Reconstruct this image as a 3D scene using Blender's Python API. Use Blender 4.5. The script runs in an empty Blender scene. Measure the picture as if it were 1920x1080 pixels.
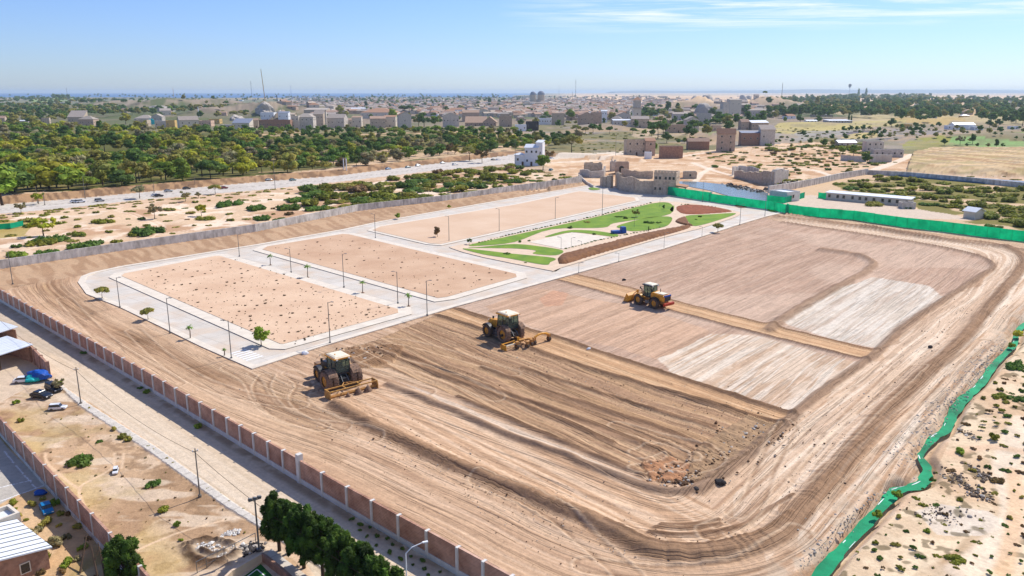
import bpy, math, random
import numpy as np
from mathutils import Vector, Matrix
SC = bpy.context.scene
COL = SC.collection
R = math.radians
# ---------------------------------------------------------------- camera
HC = 36.0; FPX = 1480.0; PIT = math.atan(368/1480.0)
cam_d = bpy.data.cameras.new('camera'); cam = bpy.data.objects.new('camera', cam_d); COL.objects.link(cam)
cam.location = (0, 0, HC); cam.rotation_euler = (math.pi/2 - PIT, 0, 0)
cam_d.sensor_width = 36; cam_d.lens = 36*FPX/1920; cam_d.clip_start = 1; cam_d.clip_end = 60000
SC.camera = cam
# ---------------------------------------------------------------- sky, sun, exposure
SUN_AZ = R(44); SUN_EL = R(47)          # azimuth clockwise from +Y
world = bpy.data.worlds.new('World'); SC.world = world; world.use_nodes = True
nt = world.node_tree; nt.nodes.clear()
def N(t, kind, **kw):
    n = t.nodes.new(kind)
    for k, v in kw.items():
        if k.startswith('_'): setattr(n, k[1:], v)
        else: n.inputs[k.replace('__', ' ')].default_value = v
    return n
sky = N(nt, 'ShaderNodeTexSky', _sky_type='NISHITA', _sun_disc=False, _sun_elevation=SUN_EL, _sun_rotation=SUN_AZ,
        _air_density=1.0, _dust_density=0.25, _ozone_density=2.5, _altitude=100)
tc = N(nt, 'ShaderNodeTexCoord')
sep = N(nt, 'ShaderNodeSeparateXYZ'); nt.links.new(tc.outputs['Generated'], sep.inputs[0])
# cirrus layer: direction projected on a high plane
zc = N(nt, 'ShaderNodeMath', _operation='MAXIMUM'); nt.links.new(sep.outputs['Z'], zc.inputs[0]); zc.inputs[1].default_value = 0.01
dv = N(nt, 'ShaderNodeVectorMath', _operation='DIVIDE')
cz = N(nt, 'ShaderNodeCombineXYZ'); 
for i in range(3): nt.links.new(zc.outputs[0], cz.inputs[i])
nt.links.new(tc.outputs['Generated'], dv.inputs[0]); nt.links.new(cz.outputs[0], dv.inputs[1])
mp = N(nt, 'ShaderNodeMapping'); mp.inputs['Scale'].default_value = (0.42, 0.9, 0); mp.inputs['Location'].default_value = (0.15, 0.35, 0)
mp.inputs['Rotation'].default_value = (0, 0, R(-6))
nt.links.new(dv.outputs[0], mp.inputs['Vector'])
n1 = N(nt, 'ShaderNodeTexNoise', Scale=1.1, Detail=9, Roughness=0.62, Distortion=0.5); nt.links.new(mp.outputs[0], n1.inputs['Vector'])
cr = N(nt, 'ShaderNodeMapRange'); cr.inputs['From Min'].default_value = 0.42; cr.inputs['From Max'].default_value = 0.66
nt.links.new(n1.outputs['Fac'], cr.inputs['Value'])
# clouds only to the right half and high up
mx = N(nt, 'ShaderNodeMapRange'); mx.inputs['From Min'].default_value = -0.02; mx.inputs['From Max'].default_value = 0.14
nt.links.new(sep.outputs['X'], mx.inputs['Value'])
mz = N(nt, 'ShaderNodeMapRange'); mz.inputs['From Min'].default_value = 0.066; mz.inputs['From Max'].default_value = 0.09
nt.links.new(sep.outputs['Z'], mz.inputs['Value'])
m1 = N(nt, 'ShaderNodeMath', _operation='MULTIPLY'); nt.links.new(cr.outputs[0], m1.inputs[0]); nt.links.new(mx.outputs[0], m1.inputs[1])
m2 = N(nt, 'ShaderNodeMath', _operation='MULTIPLY'); nt.links.new(m1.outputs[0], m2.inputs[0]); nt.links.new(mz.outputs[0], m2.inputs[1])
tnt = N(nt, 'ShaderNodeVectorMath', _operation='MULTIPLY'); nt.links.new(sky.outputs[0], tnt.inputs[0]); tnt.inputs[1].default_value = (.60, .74, 1.12)
mixc = N(nt, 'ShaderNodeMix', _data_type='RGBA'); nt.links.new(m2.outputs[0], mixc.inputs['Factor'])
nt.links.new(tnt.outputs[0], mixc.inputs[6]); mixc.inputs[7].default_value = (8.0, 8.3, 8.7, 1)
bg = N(nt, 'ShaderNodeBackground', Strength=0.118); nt.links.new(mixc.outputs[2], bg.inputs[0])
wo = N(nt, 'ShaderNodeOutputWorld'); nt.links.new(bg.outputs[0], wo.inputs[0])
sl = bpy.data.lights.new('sun', 'SUN'); sl.energy = 4.8; sl.angle = R(0.5); sl.color = (1, 0.95, 0.88)
so = bpy.data.objects.new('sun', sl); COL.objects.link(so)
sd = Vector((math.sin(SUN_AZ)*math.cos(SUN_EL), math.cos(SUN_AZ)*math.cos(SUN_EL), math.sin(SUN_EL)))
so.rotation_euler = sd.to_track_quat('Z', 'Y').to_euler(); so.location = (0, 0, 200)
SC.view_settings.view_transform = 'Standard'; SC.view_settings.look = 'None'
SC.view_settings.exposure = 0.2; SC.view_settings.gamma = 1
SC.cycles.volume_bounces = 0; SC.cycles.max_bounces = 5; SC.cycles.transparent_max_bounces = 8
# ---------------------------------------------------------------- helpers: survey of the photograph -> ground
rng = np.random.default_rng(7); random.seed(11)
CP, SP = math.cos(PIT), math.sin(PIT)
def G0(px, py, z=0.0):
    a = (px-960)/FPX; b = (540-py)/FPX
    ry = CP + b*SP; rz = -SP + b*CP
    rz = min(rz, -1e-3)
    t = (z-HC)/rz
    return (a*t, ry*t)
def depth_at(px, py): return math.hypot(0, (lambda p: p[1]*CP + HC*SP)(G0(px, py)))
def W(pts): return np.array([G0(*p) for p in pts])
def smooth(pts, n=6, closed=False):
    P = np.asarray(pts, float); out = []; m = len(P)
    rngi = range(m if closed else m-1)
    for i in rngi:
        if closed: p0, p1, p2, p3 = P[(i-1) % m], P[i], P[(i+1) % m], P[(i+2) % m]
        else: p0, p1, p2, p3 = P[max(i-1, 0)], P[i], P[i+1], P[min(i+2, m-1)]
        for k in range(n):
            t = k/n
            out.append(0.5*((2*p1)+(-p0+p2)*t+(2*p0-5*p1+4*p2-p3)*t*t+(-p0+3*p1-3*p2+p3)*t**3))
    if not closed: out.append(P[-1])
    return np.array(out)
def hsh(x, y, s):
    h = x*np.uint32(374761393) + y*np.uint32(668265263) + np.uint32((s*1442695041) & 0xffffffff)
    h = (h ^ (h >> np.uint32(13)))*np.uint32(1274126177)
    return ((h ^ (h >> np.uint32(16))) & np.uint32(0xffffff)).astype(np.float32)*np.float32(1/16777215.0)
def vn(x, y, s=0):
    x = np.asarray(x, np.float32); y = np.asarray(y, np.float32)
    x, y = np.broadcast_arrays(x, y)
    xf = np.floor(x); yf = np.floor(y); fx = x-xf; fy = y-yf
    xi = xf.astype(np.int32).view(np.uint32); yi = yf.astype(np.int32).view(np.uint32)
    fx = fx*fx*(3-2*fx); fy = fy*fy*(3-2*fy)
    o_ = np.uint32(1); a = hsh(xi, yi, s); b = hsh(xi+o_, yi, s); c = hsh(xi, yi+o_, s); d = hsh(xi+o_, yi+o_, s)
    return (a+(b-a)*fx)*(1-fy)+(c+(d-c)*fx)*fy
def fbm(x, y, o=4, s=0, g=0.5):
    t = 0; a = 1; n = 0
    for i in range(o):
        t = t + a*vn(x*2**i+13.7*i, y*2**i-7.1*i, s+i); n += a; a *= g
    return t/n
def inpoly(x, y, P):
    r = np.zeros(x.shape, bool)
    b = (x >= P[:, 0].min()) & (x <= P[:, 0].max()) & (y >= P[:, 1].min()) & (y <= P[:, 1].max())
    xs = x[b]; ys = y[b]; c = np.zeros(xs.shape, bool); m = len(P)
    for i in range(m):
        x1, y1 = P[i]; x2, y2 = P[(i+1) % m]
        if y1 == y2: continue
        k = ((y1 > ys) != (y2 > ys)) & (xs < (x2-x1)*(ys-y1)/(y2-y1)+x1)
        c ^= k
    r[b] = c
    return r
def pdist(x, y, P, margin=1e9):
    """signed distance to polyline and arc length (inf outside margin)"""
    D = np.full(x.shape, 1e9); S = np.zeros(x.shape)
    b = (x >= P[:, 0].min()-margin) & (x <= P[:, 0].max()+margin) & (y >= P[:, 1].min()-margin) & (y <= P[:, 1].max()+margin)
    xs = x[b]; ys = y[b]; d = np.full(xs.shape, 1e9); sg = np.ones(xs.shape); sl_ = np.zeros(xs.shape); acc = 0
    for i in range(len(P)-1):
        ax, ay = P[i]; vx, vy = P[i+1]-P[i]; L = math.hypot(vx, vy)
        if L < 1e-6: continue
        t = np.clip(((xs-ax)*vx+(ys-ay)*vy)/L/L, 0, 1)
        dx = xs-ax-t*vx; dy = ys-ay-t*vy; dd = np.hypot(dx, dy)
        k = dd < d
        d = np.where(k, dd, d); sg = np.where(k, np.sign(vx*dy-vy*dx), sg); sl_ = np.where(k, acc+t*L, sl_)
        acc += L
    D[b] = d*np.where(sg == 0, 1, sg); S[b] = sl_
    return D, S
def sstep(a, b, x):
    t = np.clip((x-a)/(b-a), 0, 1); return t*t*(3-2*t)
def lin(r, g, b):
    f = lambda c: (c/255/12.92) if c/255 <= 0.04045 else ((c/255+0.055)/1.055)**2.4
    return np.array([f(r), f(g), f(b)])
# ---------------------------------------------------------------- object bookkeeping
def tag(o, label=None, cat=None, group=None, kind=None):
    if label: o['label'] = label
    if cat: o['category'] = cat
    if group: o['group'] = group
    if kind: o['kind'] = kind
    return o
def empty(name, loc, rz=0, label=None, cat=None, group=None):
    o = bpy.data.objects.new(name, None); COL.objects.link(o); o.location = loc; o.rotation_euler = (0, 0, rz)
    o.empty_display_size = 0.5
    return tag(o, label, cat, group)
def addobj(name, me, parent=None, loc=None, rz=0):
    o = bpy.data.objects.new(name, me); COL.objects.link(o)
    if parent: o.parent = parent
    if loc is not None: o.location = loc
    if rz: o.rotation_euler = (0, 0, rz)
    return o
def clone(o, parent=None, loc=None, rz=None, scale=None, label=None, group=None):
    c = o.copy(); COL.objects.link(c)
    if parent: c.parent = parent
    if loc is not None: c.location = loc
    if rz is not None: c.rotation_euler = (0, 0, rz)
    if scale is not None: c.scale = scale if hasattr(scale, '__len__') else (scale,)*3
    if label: c['label'] = label
    if group: c['group'] = group
    for ch in o.children:
        d = ch.copy(); COL.objects.link(d); d.parent = c
        for g in ch.children:
            e = g.copy(); COL.objects.link(e); e.parent = d
    return c
# ---------------------------------------------------------------- materials
MATS = {}
def mat(name, col, rough=0.8, var=0.12, scale=2.0, metal=0.0, bump=0.0, bscale=8, coord='Object', col2=None, spec=0.3, attr=None, objvar=0.0, stretch=(1,1,1)):
    m = bpy.data.materials.new(name); m.use_nodes = True; t = m.node_tree; b = t.nodes['Principled BSDF']
    b.inputs['Roughness'].default_value = rough; b.inputs['Metallic'].default_value = metal
    b.inputs['Specular IOR Level'].default_value = spec
    tcn = t.nodes.new('ShaderNodeTexCoord'); mpn = t.nodes.new('ShaderNodeMapping'); mpn.inputs['Scale'].default_value = stretch
    t.links.new(tcn.outputs[coord], mpn.inputs[0])
    nz = N(t, 'ShaderNodeTexNoise', Scale=scale, Detail=5, Roughness=0.6); t.links.new(mpn.outputs[0], nz.inputs['Vector'])
    mr = N(t, 'ShaderNodeMapRange'); mr.inputs['From Min'].default_value = 0.3; mr.inputs['From Max'].default_value = 0.7
    t.links.new(nz.outputs['Fac'], mr.inputs['Value'])
    mix = N(t, 'ShaderNodeMix', _data_type='RGBA'); t.links.new(mr.outputs[0], mix.inputs['Factor'])
    c = np.array(col[:3]); c2 = np.array(col2[:3]) if col2 is not None else c*(1-2*var)
    c1 = c if col2 is not None else np.minimum(c*(1+var), 1)
    mix.inputs[6].default_value = (*c1, 1); mix.inputs[7].default_value = (*c2, 1)
    out = mix.outputs[2]
    if attr:
        at = t.nodes.new('ShaderNodeAttribute'); at.attribute_name = attr
        mu = N(t, 'ShaderNodeMix', _data_type='RGBA', _blend_type='MULTIPLY', Factor=1.0)
        t.links.new(out, mu.inputs[6]); t.links.new(at.outputs['Color'], mu.inputs[7]); out = mu.outputs[2]
    if objvar:
        oi = t.nodes.new('ShaderNodeObjectInfo')
        hs = t.nodes.new('ShaderNodeHueSaturation'); t.links.new(out, hs.inputs['Color'])
        r1 = N(t, 'ShaderNodeMapRange'); r1.inputs['To Min'].default_value = 1-objvar; r1.inputs['To Max'].default_value = 1+objvar
        t.links.new(oi.outputs['Random'], r1.inputs['Value']); t.links.new(r1.outputs[0], hs.inputs['Value'])
        m7 = N(t, 'ShaderNodeMath', _operation='MULTIPLY'); m7.inputs[1].default_value = 7.31; t.links.new(oi.outputs['Random'], m7.inputs[0])
        m8 = N(t, 'ShaderNodeMath', _operation='FRACT'); t.links.new(m7.outputs[0], m8.inputs[0])
        r2 = N(t, 'ShaderNodeMapRange'); r2.inputs['To Min'].default_value = 0.5-objvar*0.06; r2.inputs['To Max'].default_value = 0.5+objvar*0.06
        t.links.new(m8.outputs[0], r2.inputs['Value']); t.links.new(r2.outputs[0], hs.inputs['Hue'])
        out = hs.outputs[0]
    t.links.new(out, b.inputs['Base Color'])
    if bump:
        nb = N(t, 'ShaderNodeTexNoise', Scale=bscale, Detail=6, Roughness=0.65); t.links.new(mpn.outputs[0], nb.inputs['Vector'])
        bu = N(t, 'ShaderNodeBump', Strength=1.0, Distance=bump); t.links.new(nb.outputs['Fac'], bu.inputs['Height']); t.links.new(bu.outputs[0], b.inputs['Normal'])
    MATS[name] = m
    return m
# ---------------------------------------------------------------- the lie of the land
# (px, py of foot, height, radius x, radius y) hills and spoil heaps; feet surveyed on the flat
HILLS = []
def hill(px, py, h, rx, ry, rough=0.0): 
    x, y = G0(px, py); HILLS.append((x, y, h, rx, ry, rough))
hill(310, 205, 22, 90, 140, .3); hill(235, 200, 15, 130, 160, .3); hill(420, 203, 20, 80, 130, .3); hill(385, 215, 9, 40, 70, .2)
hill(470, 212, 18, 62, 80, .5); hill(505, 214, 17, 40, 50, .6); hill(530, 228, 14, 14, 22, .8); hill(590, 212, 14, 60, 90, .3)
hill(490, 222, 14, 22, 34, .7); hill(330, 225, 7, 45, 40, .4)
hill(1300, 206, 17, 90, 120, .5); hill(1302, 204, 12, 22, 40, .4); hill(1324, 204, 16, 26, 40, .5); hill(1352, 214, 14, 60, 70, .5)
hill(1395, 200, 16, 30, 60, .3); hill(1405, 201, 17, 20, 60, .3); hill(1435, 204, 20, 60, 90, .4); hill(1470, 206, 14, 80, 120, .4)
hill(1400, 228, 5, 60, 50, .3); hill(1340, 232, 6, 60, 50, .2); hill(1250, 215, 5, 90, 90, .2)
hill(1820, 205, 8, 260, 300, .2); hill(1740, 232, 5, 50, 40, .3); hill(1830, 226, 5, 30, 20, .2); hill(1520, 240, 5, 80, 40, .3)
hill(1800, 265, 4, 75, 24, .3); hill(1900, 262, 4, 60, 24, .3)
hill(1430, 262, 4.5, 50, 30, .2); hill(1480, 285, 3.0, 34, 22, .3); hill(1330, 262, 4, 40, 30, .2); hill(1120, 246, 5, 45, 30, .3)
hill(380, 292, 5, 90, 34, .2); hill(120, 300, 6, 80, 40, .2); hill(640, 268, 4.5, 110, 36, .2); hill(220, 262, 5, 120, 40, .2)
hill(860, 262, 3, 60, 30, .2); hill(1240, 325, 2.0, 20, 14, .3)
def terrain(x, y):
    x = np.asarray(x, float); y = np.asarray(y, float)
    z = np.zeros(x.shape)
    for hx, hy, h, rx, ry, ro in HILLS:
        sel = (np.abs(x-hx) < rx*2.2) & (np.abs(y-hy) < ry*2.2)
        if not sel.any(): continue
        xs = x[sel]; ys = y[sel]; q = ((xs-hx)/rx)**2+((ys-hy)/ry)**2
        g = np.exp(-q*1.6)
        if ro > .35: g = g**0.75*(0.75+0.5*np.abs(vn(xs*8/rx+hx, ys*8/ry, 5)-0.5)+.25*vn(xs*3/rx, ys*3/ry+hy, 6))
        z[sel] = z[sel]+h*g
    far = sstep(330, 700, y)
    z = z+far*3.0*(fbm(x/160, y/160, 3, 40)-0.5)*2
    # sandy scrub field: low dunes
    d = inside_soft(x, y)
    z = z + d*1.4*(fbm(x/17, y/17, 3, 61)-0.45)
    # right bank terrace slope (sandy hill at the right edge) and far mountains
    return z
SCRUB = W([(-200, 400), (0, 405), (250, 388), (480, 365), (805, 328), (960, 312), (1080, 330), (900, 356), (672, 392), (480, 420), (250, 450), (-200, 478)])
RIGHTB = W([(2100, 560), (1935, 610), (1880, 690), (1810, 770), (1765, 860), (1725, 925), (1620, 1020), (1545, 1110), (1500, 1200), (2500, 1300)])
def inside_soft(x, y):
    m = np.zeros(x.shape)
    for P, dd in ((SCRUB, 8.0), (RIGHTB, 3.5)):
        if x.size > 5000:
            ins = inpoly(x, y, P)
            if ins.any():
                d, _ = pdist(x[ins], y[ins], np.vstack([P, P[:1]])); m[ins] = np.maximum(m[ins], sstep(0.5, dd, np.abs(d)))
        else:
            ins = inpoly(np.atleast_1d(x), np.atleast_1d(y), P)
            if ins.any():
                d, _ = pdist(np.atleast_1d(x), np.atleast_1d(y), np.vstack([P, P[:1]]))
                m = np.maximum(m, (ins*sstep(0.5, dd, np.abs(d))).reshape(x.shape))
    return m
def tz(x, y):
    z = 0.0
    for hx, hy, h, rx, ry, ro in HILLS:
        if abs(x-hx) < rx*2.2 and abs(y-hy) < ry*2.2:
            g = math.exp(-(((x-hx)/rx)**2+((y-hy)/ry)**2)*1.6)
            if ro > .35: g = g**0.75*(0.75+0.5*abs(float(vn(x*8/rx+hx, y*8/ry, 5))-0.5)+.25*float(vn(x*3/rx, y*3/ry+hy, 6)))
            z += h*g
    if y > 330: z += float(sstep(330, 700, y))*3.0*(float(fbm(x/160, y/160, 3, 40))-0.5)*2
    if any(P[:, 0].min() < x < P[:, 0].max() and P[:, 1].min() < y < P[:, 1].max() for P in (SCRUB, RIGHTB)):
        d = float(inside_soft(np.array([x]), np.array([y]))[0])
        if d: z += d*1.4*(float(fbm(x/17, y/17, 3, 61))-0.45)
    return z
def G(px, py):
    """photo point -> point on the terrain"""
    z = 0.0
    for k in range(3):
        x, y = G0(px, py, z); z = 0.5*z+0.5*tz(x, y) if k else tz(x, y)
    z = tz(x, y)
    return Vector((x, y, z))
def dep(p): return p[1]*CP+(HC-p[2])*SP
def mpp(p): return dep(p)/FPX          # metres per photo pixel at a point

# ---- surveyed outlines (photo pixels, 1920 wide)
P_SITE = [(0, 560), (0, 541), (146, 515), (170, 512), (225, 500), (480, 459), (640, 431), (805, 399), (960, 372), (1085, 345), (1150, 350), (1235, 362), (1440, 392), (1600, 412), (1750, 436), (1920, 453), (2060, 475), (2080, 540), (1935, 600), (1880, 680), (1808, 752), (1765, 815), (1722, 850), (1730, 900), (1660, 925), (1600, 995), (1520, 1085), (1430, 1190), (1100, 1190), (945, 1075), (860, 1027), (748, 968), (647, 913), (562, 862), (430, 782), (269, 698), (137, 629)]
P_ROAD = [(146, 530), (152, 519), (170, 512), (225, 500), (480, 459), (640, 431), (705, 417), (805, 399), (960, 372), (1100, 348), (1160, 349), (1240, 364), (1345, 381), (1440, 393), (1478, 397), (1435, 407), (1385, 422), (1245, 467), (1085, 512), (960, 547), (850, 577), (792, 595), (605, 650), (473, 693), (375, 650), (300, 613), (225, 577), (162, 552)]
INNER = smooth(W([(729, 722), (859, 775), (969, 823), (1060, 854), (1100, 872), (1205, 912), (1262, 923), (1317, 914), (1351, 890), (1420, 842), (1490, 779), (1512, 757), (1580, 707), (1647, 660), (1690, 617), (1765, 565), (1838, 518), (1862, 497), (1815, 475), (1665, 447), (1465, 417)]), 5)
OUTER = smooth(W([(628, 761), (718, 809), (814, 855), (913, 897), (1017, 939), (1080, 966), (1150, 1000), (1217, 1033), (1275, 1040), (1338, 1041), (1400, 1030), (1460, 1005), (1500, 965), (1546, 905), (1602, 845), (1651, 782), (1692, 740), (1750, 690), (1790, 654), (1826, 613), (1870, 560), (1912, 508), (1922, 487), (1895, 468), (1840, 457), (1727, 445), (1615, 427), (1455, 407)]), 5)
RING = smooth(W([(60, 520), (135, 512), (140, 535), (215, 585), (300, 625), (460, 705), (600, 760), (729, 800), (859, 850), (1000, 905), (1100, 950), (1200, 985), (1290, 995), (1370, 975), (1430, 920), (1500, 850), (1600, 760), (1700, 670), (1790, 600), (1890, 500), (1850, 465), (1665, 437), (1465, 412)]), 5)
STREAM_PX = [(1985, 560), (1950, 588), (1918, 607), (1906, 625), (1902, 642), (1866, 678), (1839, 716), (1808, 743), (1788, 770), (1774, 801), (1752, 815), (1732, 840), (1727, 851), (1739, 872), (1734, 896), (1714, 907), (1680, 914), (1665, 932), (1636, 963), (1602, 999), (1568, 1035), (1535, 1075), (1505, 1115), (1470, 1170), (1440, 1230)]
STREAM_W = [10, 10, 9, 9, 10, 14, 19, 22, 22, 20, 16, 12, 9, 20, 27, 26, 24, 26, 24, 25, 28, 30, 32, 34, 36]
STREAM = smooth(W(STREAM_PX), 6)
HWY_T = [(-60, 388), (0, 384), (160, 371), (275, 360), (480, 342), (630, 330), (780, 311), (955, 291), (1010, 293), (1100, 297)]
HWY_B = [(1100, 303), (960, 306), (805, 321), (642, 340), (480, 357), (475, 357), (250, 376), (125, 390), (0, 401), (-60, 408)]
ZONES = ['ground', 'access_road', 'highway', 'haul_road', 'sea', 'pavement', 'court_floor', 'hillside']
def build_ground():
    # graded grid: rows follow distance, columns fan out
    rows_px = np.concatenate([np.linspace(1250, 1085, 60)[:-1], np.linspace(1085, 640, 370)[:-1], np.linspace(640, 250, 350)[:-1], np.linspace(250, 177, 90)[:-1], np.array([177, 176, 175.3, 174.7])])
    dist = np.array([G0(960, p)[1] for p in rows_px])
    tin = np.linspace(-0.70, 0.70, 960); e = np.linspace(0, 1, 26)[1:]**1.5
    tcol = np.concatenate([(-0.70-0.75*e)[::-1], tin, 0.70+0.75*e])
    T, D = np.meshgrid(tcol, dist)
    X = T*(D*CP+HC*SP); Y = D.copy()
    nr, nc = X.shape
    x = X.ravel().astype(np.float32); y = Y.ravel().astype(np.float32); n = x.size
    z = terrain(x, y)
    # ---- frames
    e1 = np.array(G0(1640, 668))-np.array(G0(1062, 520)); e1 /= np.linalg.norm(e1); n1_ = np.array([-e1[1], e1[0]])
    e2 = np.array(G0(1435, 407))-np.array(G0(605, 650)); e2 /= np.linalg.norm(e2); n2_ = np.array([-e2[1], e2[0]])
    wx = (fbm(x/9, y/9, 3, 3)-.5)*2; wy = (fbm(x/9, y/9, 3, 9)-.5)*2        # warp, metres scale
    lx = x+wx*1.2; ly = y+wy*1.2
    def zone(px, warp=1.0, sm=0):
        P = W(px)
        if sm: P = smooth(P, sm, True)
        return inpoly(x+wx*warp, y+wy*warp, P)
    C = np.zeros((n, 3), np.float32); zid = np.zeros(n, int)
    def paint(m, c, a=1.0):
        if isinstance(m, np.ndarray) and m.dtype == bool: m = m.astype(float)
        w = np.clip(m*a, 0, 1)[:, None]; C[:] = C*(1-w)+np.asarray(c)*w
    big = fbm(x/60, y/60, 4, 20); med = fbm(x/14, y/14, 4, 21); sml = fbm(x/3, y/3, 4, 22); fine = fbm(x/0.8, y/0.8, 3, 23)
    # ---- general land
    sand = lin(214, 182, 150); sandp = lin(232, 208, 180); brown = lin(160, 126, 96); dk = lin(120, 92, 68); grey = lin(150, 138, 122); olive = lin(112, 110, 62); dry = lin(186, 160, 104)
    C[:] = sand; paint(sstep(.4, .62, med), lin(196, 164, 130)); paint(sstep(.55, .7, sml), sandp, .6)
    far = sstep(330, 480, y)
    paint(far, grey*1.05); paint(far*sstep(.42, .6, med), lin(176, 150, 118)); paint(far*sstep(.45, .62, big), olive, .75)
    vf = sstep(700, 1100, y); paint(vf, lin(142, 126, 108)); s2 = fbm(x/90, y/200, 4, 31)
    paint(vf*sstep(.45, .6, s2), lin(96, 104, 66), .9)
    # left half is green country; right plain is dry
    az = x/np.maximum(y, 1)
    lf = sstep(-.22, -.34, az)*sstep(600, 800, y); paint(lf, lin(92, 100, 58), .55)
    paint(sstep(1.5, 6, z)*sstep(500, 700, y)*sstep(.40, .56, fbm(x/28, y/60, 4, 34)), lin(158, 140, 120), .85); paint(sstep(1.5, 6, z)*sstep(500, 700, y)*sstep(.54, .66, fbm(x/40, y/90, 4, 35)), lin(112, 100, 88), .7)
    fs2 = fbm(x/500+3, y/900, 4, 33)
    v3 = sstep(2000, 2800, y); paint(v3, lin(120, 122, 96)); paint(v3*sstep(.45, .6, fs2), lin(170, 150, 120), .7)
    rp = sstep(.02, .10, az)*sstep(1500, 1900, y); paint(rp, lin(222, 190, 152)); paint(rp*sstep(.5, .65, fs2), lin(190, 160, 128), .8)
    rr = sstep(.40, .44, az)*sstep(850, 1000, y)*sstep(1500, 1300, y); paint(rr, lin(196, 176, 130), .8)
    paint(sstep(9000, 9300, y)*sstep(11000, 10500, y)*sstep(.12, .16, az), lin(120, 126, 104), .7)
    sea = (y > 4800+1500*fbm(x/1500, y*0, 3, 70)) & (az < 0.02+.02*np.sin(y/1500)); 
    paint(sea, lin(70, 110, 150)); zid[sea] = 4; z[y > 3500] = 0
    paint(zone([(1670, 222), (1780, 218), (1812, 228), (1770, 236), (1680, 233)], 2), dry)      # not much: pale field behind
    # named patches of the middle distance
    for p, c in (([(60, 186), (130, 183), (140, 188), (70, 192)], lin(140, 160, 90)), ([(1860, 192), (1960, 190), (1960, 197), (1840, 198)], lin(160, 170, 105)),
                 ([(1790, 197), (1830, 196), (1828, 215), (1795, 212)], lin(212, 176, 128)), ([(1565, 200), (1600, 198), (1590, 213), (1560, 212)], lin(205, 178, 135)),
                 ([(1780, 266), (1960, 270), (1960, 277), (1785, 273)], lin(134, 166, 96)), ([(1900, 247), (1960, 244), (1960, 255), (1890, 253)], lin(130, 175, 70)),
                 ([(1450, 242), (1560, 232), (1660, 228), (1700, 232), (1650, 240), (1520, 252), (1455, 262)], lin(186, 170, 110)),
                 ([(1512, 262), (1528, 253), (1556, 249), (1556, 260)], lin(104, 96, 96)), ([(1578, 256), (1590, 247), (1640, 246), (1628, 252), (1600, 253)], lin(104, 96, 98)), ([(1640, 246), (1750, 243), (1752, 254), (1650, 254)], lin(146, 138, 134)), ([(1575, 262), (1680, 262), (1690, 266), (1580, 267)], lin(120, 118, 120)),
                 ([(1440, 276), (1500, 268), (1530, 274), (1500, 284), (1440, 284)], lin(104, 112, 52)), ([(1500, 288), (1560, 276), (1620, 280), (1600, 296), (1520, 302)], lin(110, 116, 56)), ([(1700, 268), (1780, 266), (1760, 276), (1700, 278)], lin(150, 148, 70)), ([(1640, 305), (1700, 296), (1740, 300), (1690, 312)], lin(150, 140, 80)), ([(1290, 262), (1345, 264), (1330, 272), (1290, 270)], lin(190, 160, 126)), ([(1200, 246), (1290, 250), (1290, 262), (1190, 258)], lin(186, 164, 134)),
                 ([(1590, 255), (1640, 250), (1640, 262), (1580, 262)], lin(190, 170, 110)),
                 ([(1320, 252), (1345, 251), (1345, 262), (1318, 262)], lin(120, 150, 62)), ([(440, 244), (482, 242), (484, 247), (440, 249)], lin(110, 140, 50)),
                 ([(1450, 265), (1500, 250), (1600, 246), (1560, 258), (1470, 274)], lin(158, 152, 142))):
        paint(zone(p, 1.5, 4)*(.45+.55*sstep(.42, .56, fbm(x/18, y/18, 3, 38))), c)
    # forest floor
    fo = zone([(-150, 250), (200, 243), (480, 247), (960, 250), (1050, 262), (1000, 282), (780, 306), (480, 338), (160, 366), (-150, 380)], 3)
    paint(fo, lin(128, 116, 70)); paint(fo*sstep(.35, .5, med), lin(88, 92, 44), .85); paint(fo*(az > -.32)*sstep(.56, .66, fbm(x/20, y/20, 3, 77)), lin(205, 172, 134), .85); paint(fo*zone([(640, 320), (700, 300), (800, 285), (960, 272), (960, 284), (890, 298), (780, 304), (660, 322)], 2), lin(212, 180, 144), .8)
    # bank above the highway
    bd, bs = pdist(x, y, W(HWY_T), 30); bank = (bd > 0.5) & (bd < 7+4*vn(bs/9, bs*0, 4)); z += np.where(np.abs(bd) < 60, 1.8*sstep(1, 6, bd)*sstep(45, 12, bd), 0)
    paint(bank, lin(176, 140, 104)); paint(bank*sstep(.45, .6, vn(bs/1.1, bd/5, 8)), lin(112, 86, 66), .7)
    # scrub field between highway and grey wall
    sc = inpoly(x, y, SCRUB); paint(sc, lin(216, 186, 152)); paint(sc*sstep(.42, .6, med), lin(190, 152, 118)); paint(sc*sstep(.56, .68, fbm(x/6, y/6, 4, 71)), lin(236, 214, 188), .9)
    g = zone([(-60, 415), (60, 412), (62, 440), (0, 446), (-60, 450)], 3); paint(g, lin(170, 150, 80), .8)
    for pts in ([(330, 415), (400, 398), (430, 400), (395, 425), (300, 440)], [(220, 395), (300, 420), (280, 445)], [(380, 392), (420, 380), (520, 365)]):
        d, s = pdist(x, y, smooth(W(pts), 5), 5); paint(np.exp(-(np.abs(d)-.8)**2/.12)*.7, lin(240, 216, 190)); 
    # highway
    hw = inpoly(x, y, W(HWY_T+HWY_B)); paint(hw, lin(205, 196, 184)); paint(hw*sstep(.45, .6, sml), lin(190, 180, 168), .6); zid[hw] = 2; z[hw] *= .0
    hw2 = zone([(1035, 296), (1060, 288), (1175, 283), (1178, 288), (1110, 299), (1060, 300)], .3) | zone([(1010, 300), (1100, 299), (1200, 312), (1180, 322), (1060, 312), (1010, 306)], .3)
    paint(hw2, lin(216, 200, 178)); zid[hw2] = 2
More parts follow.
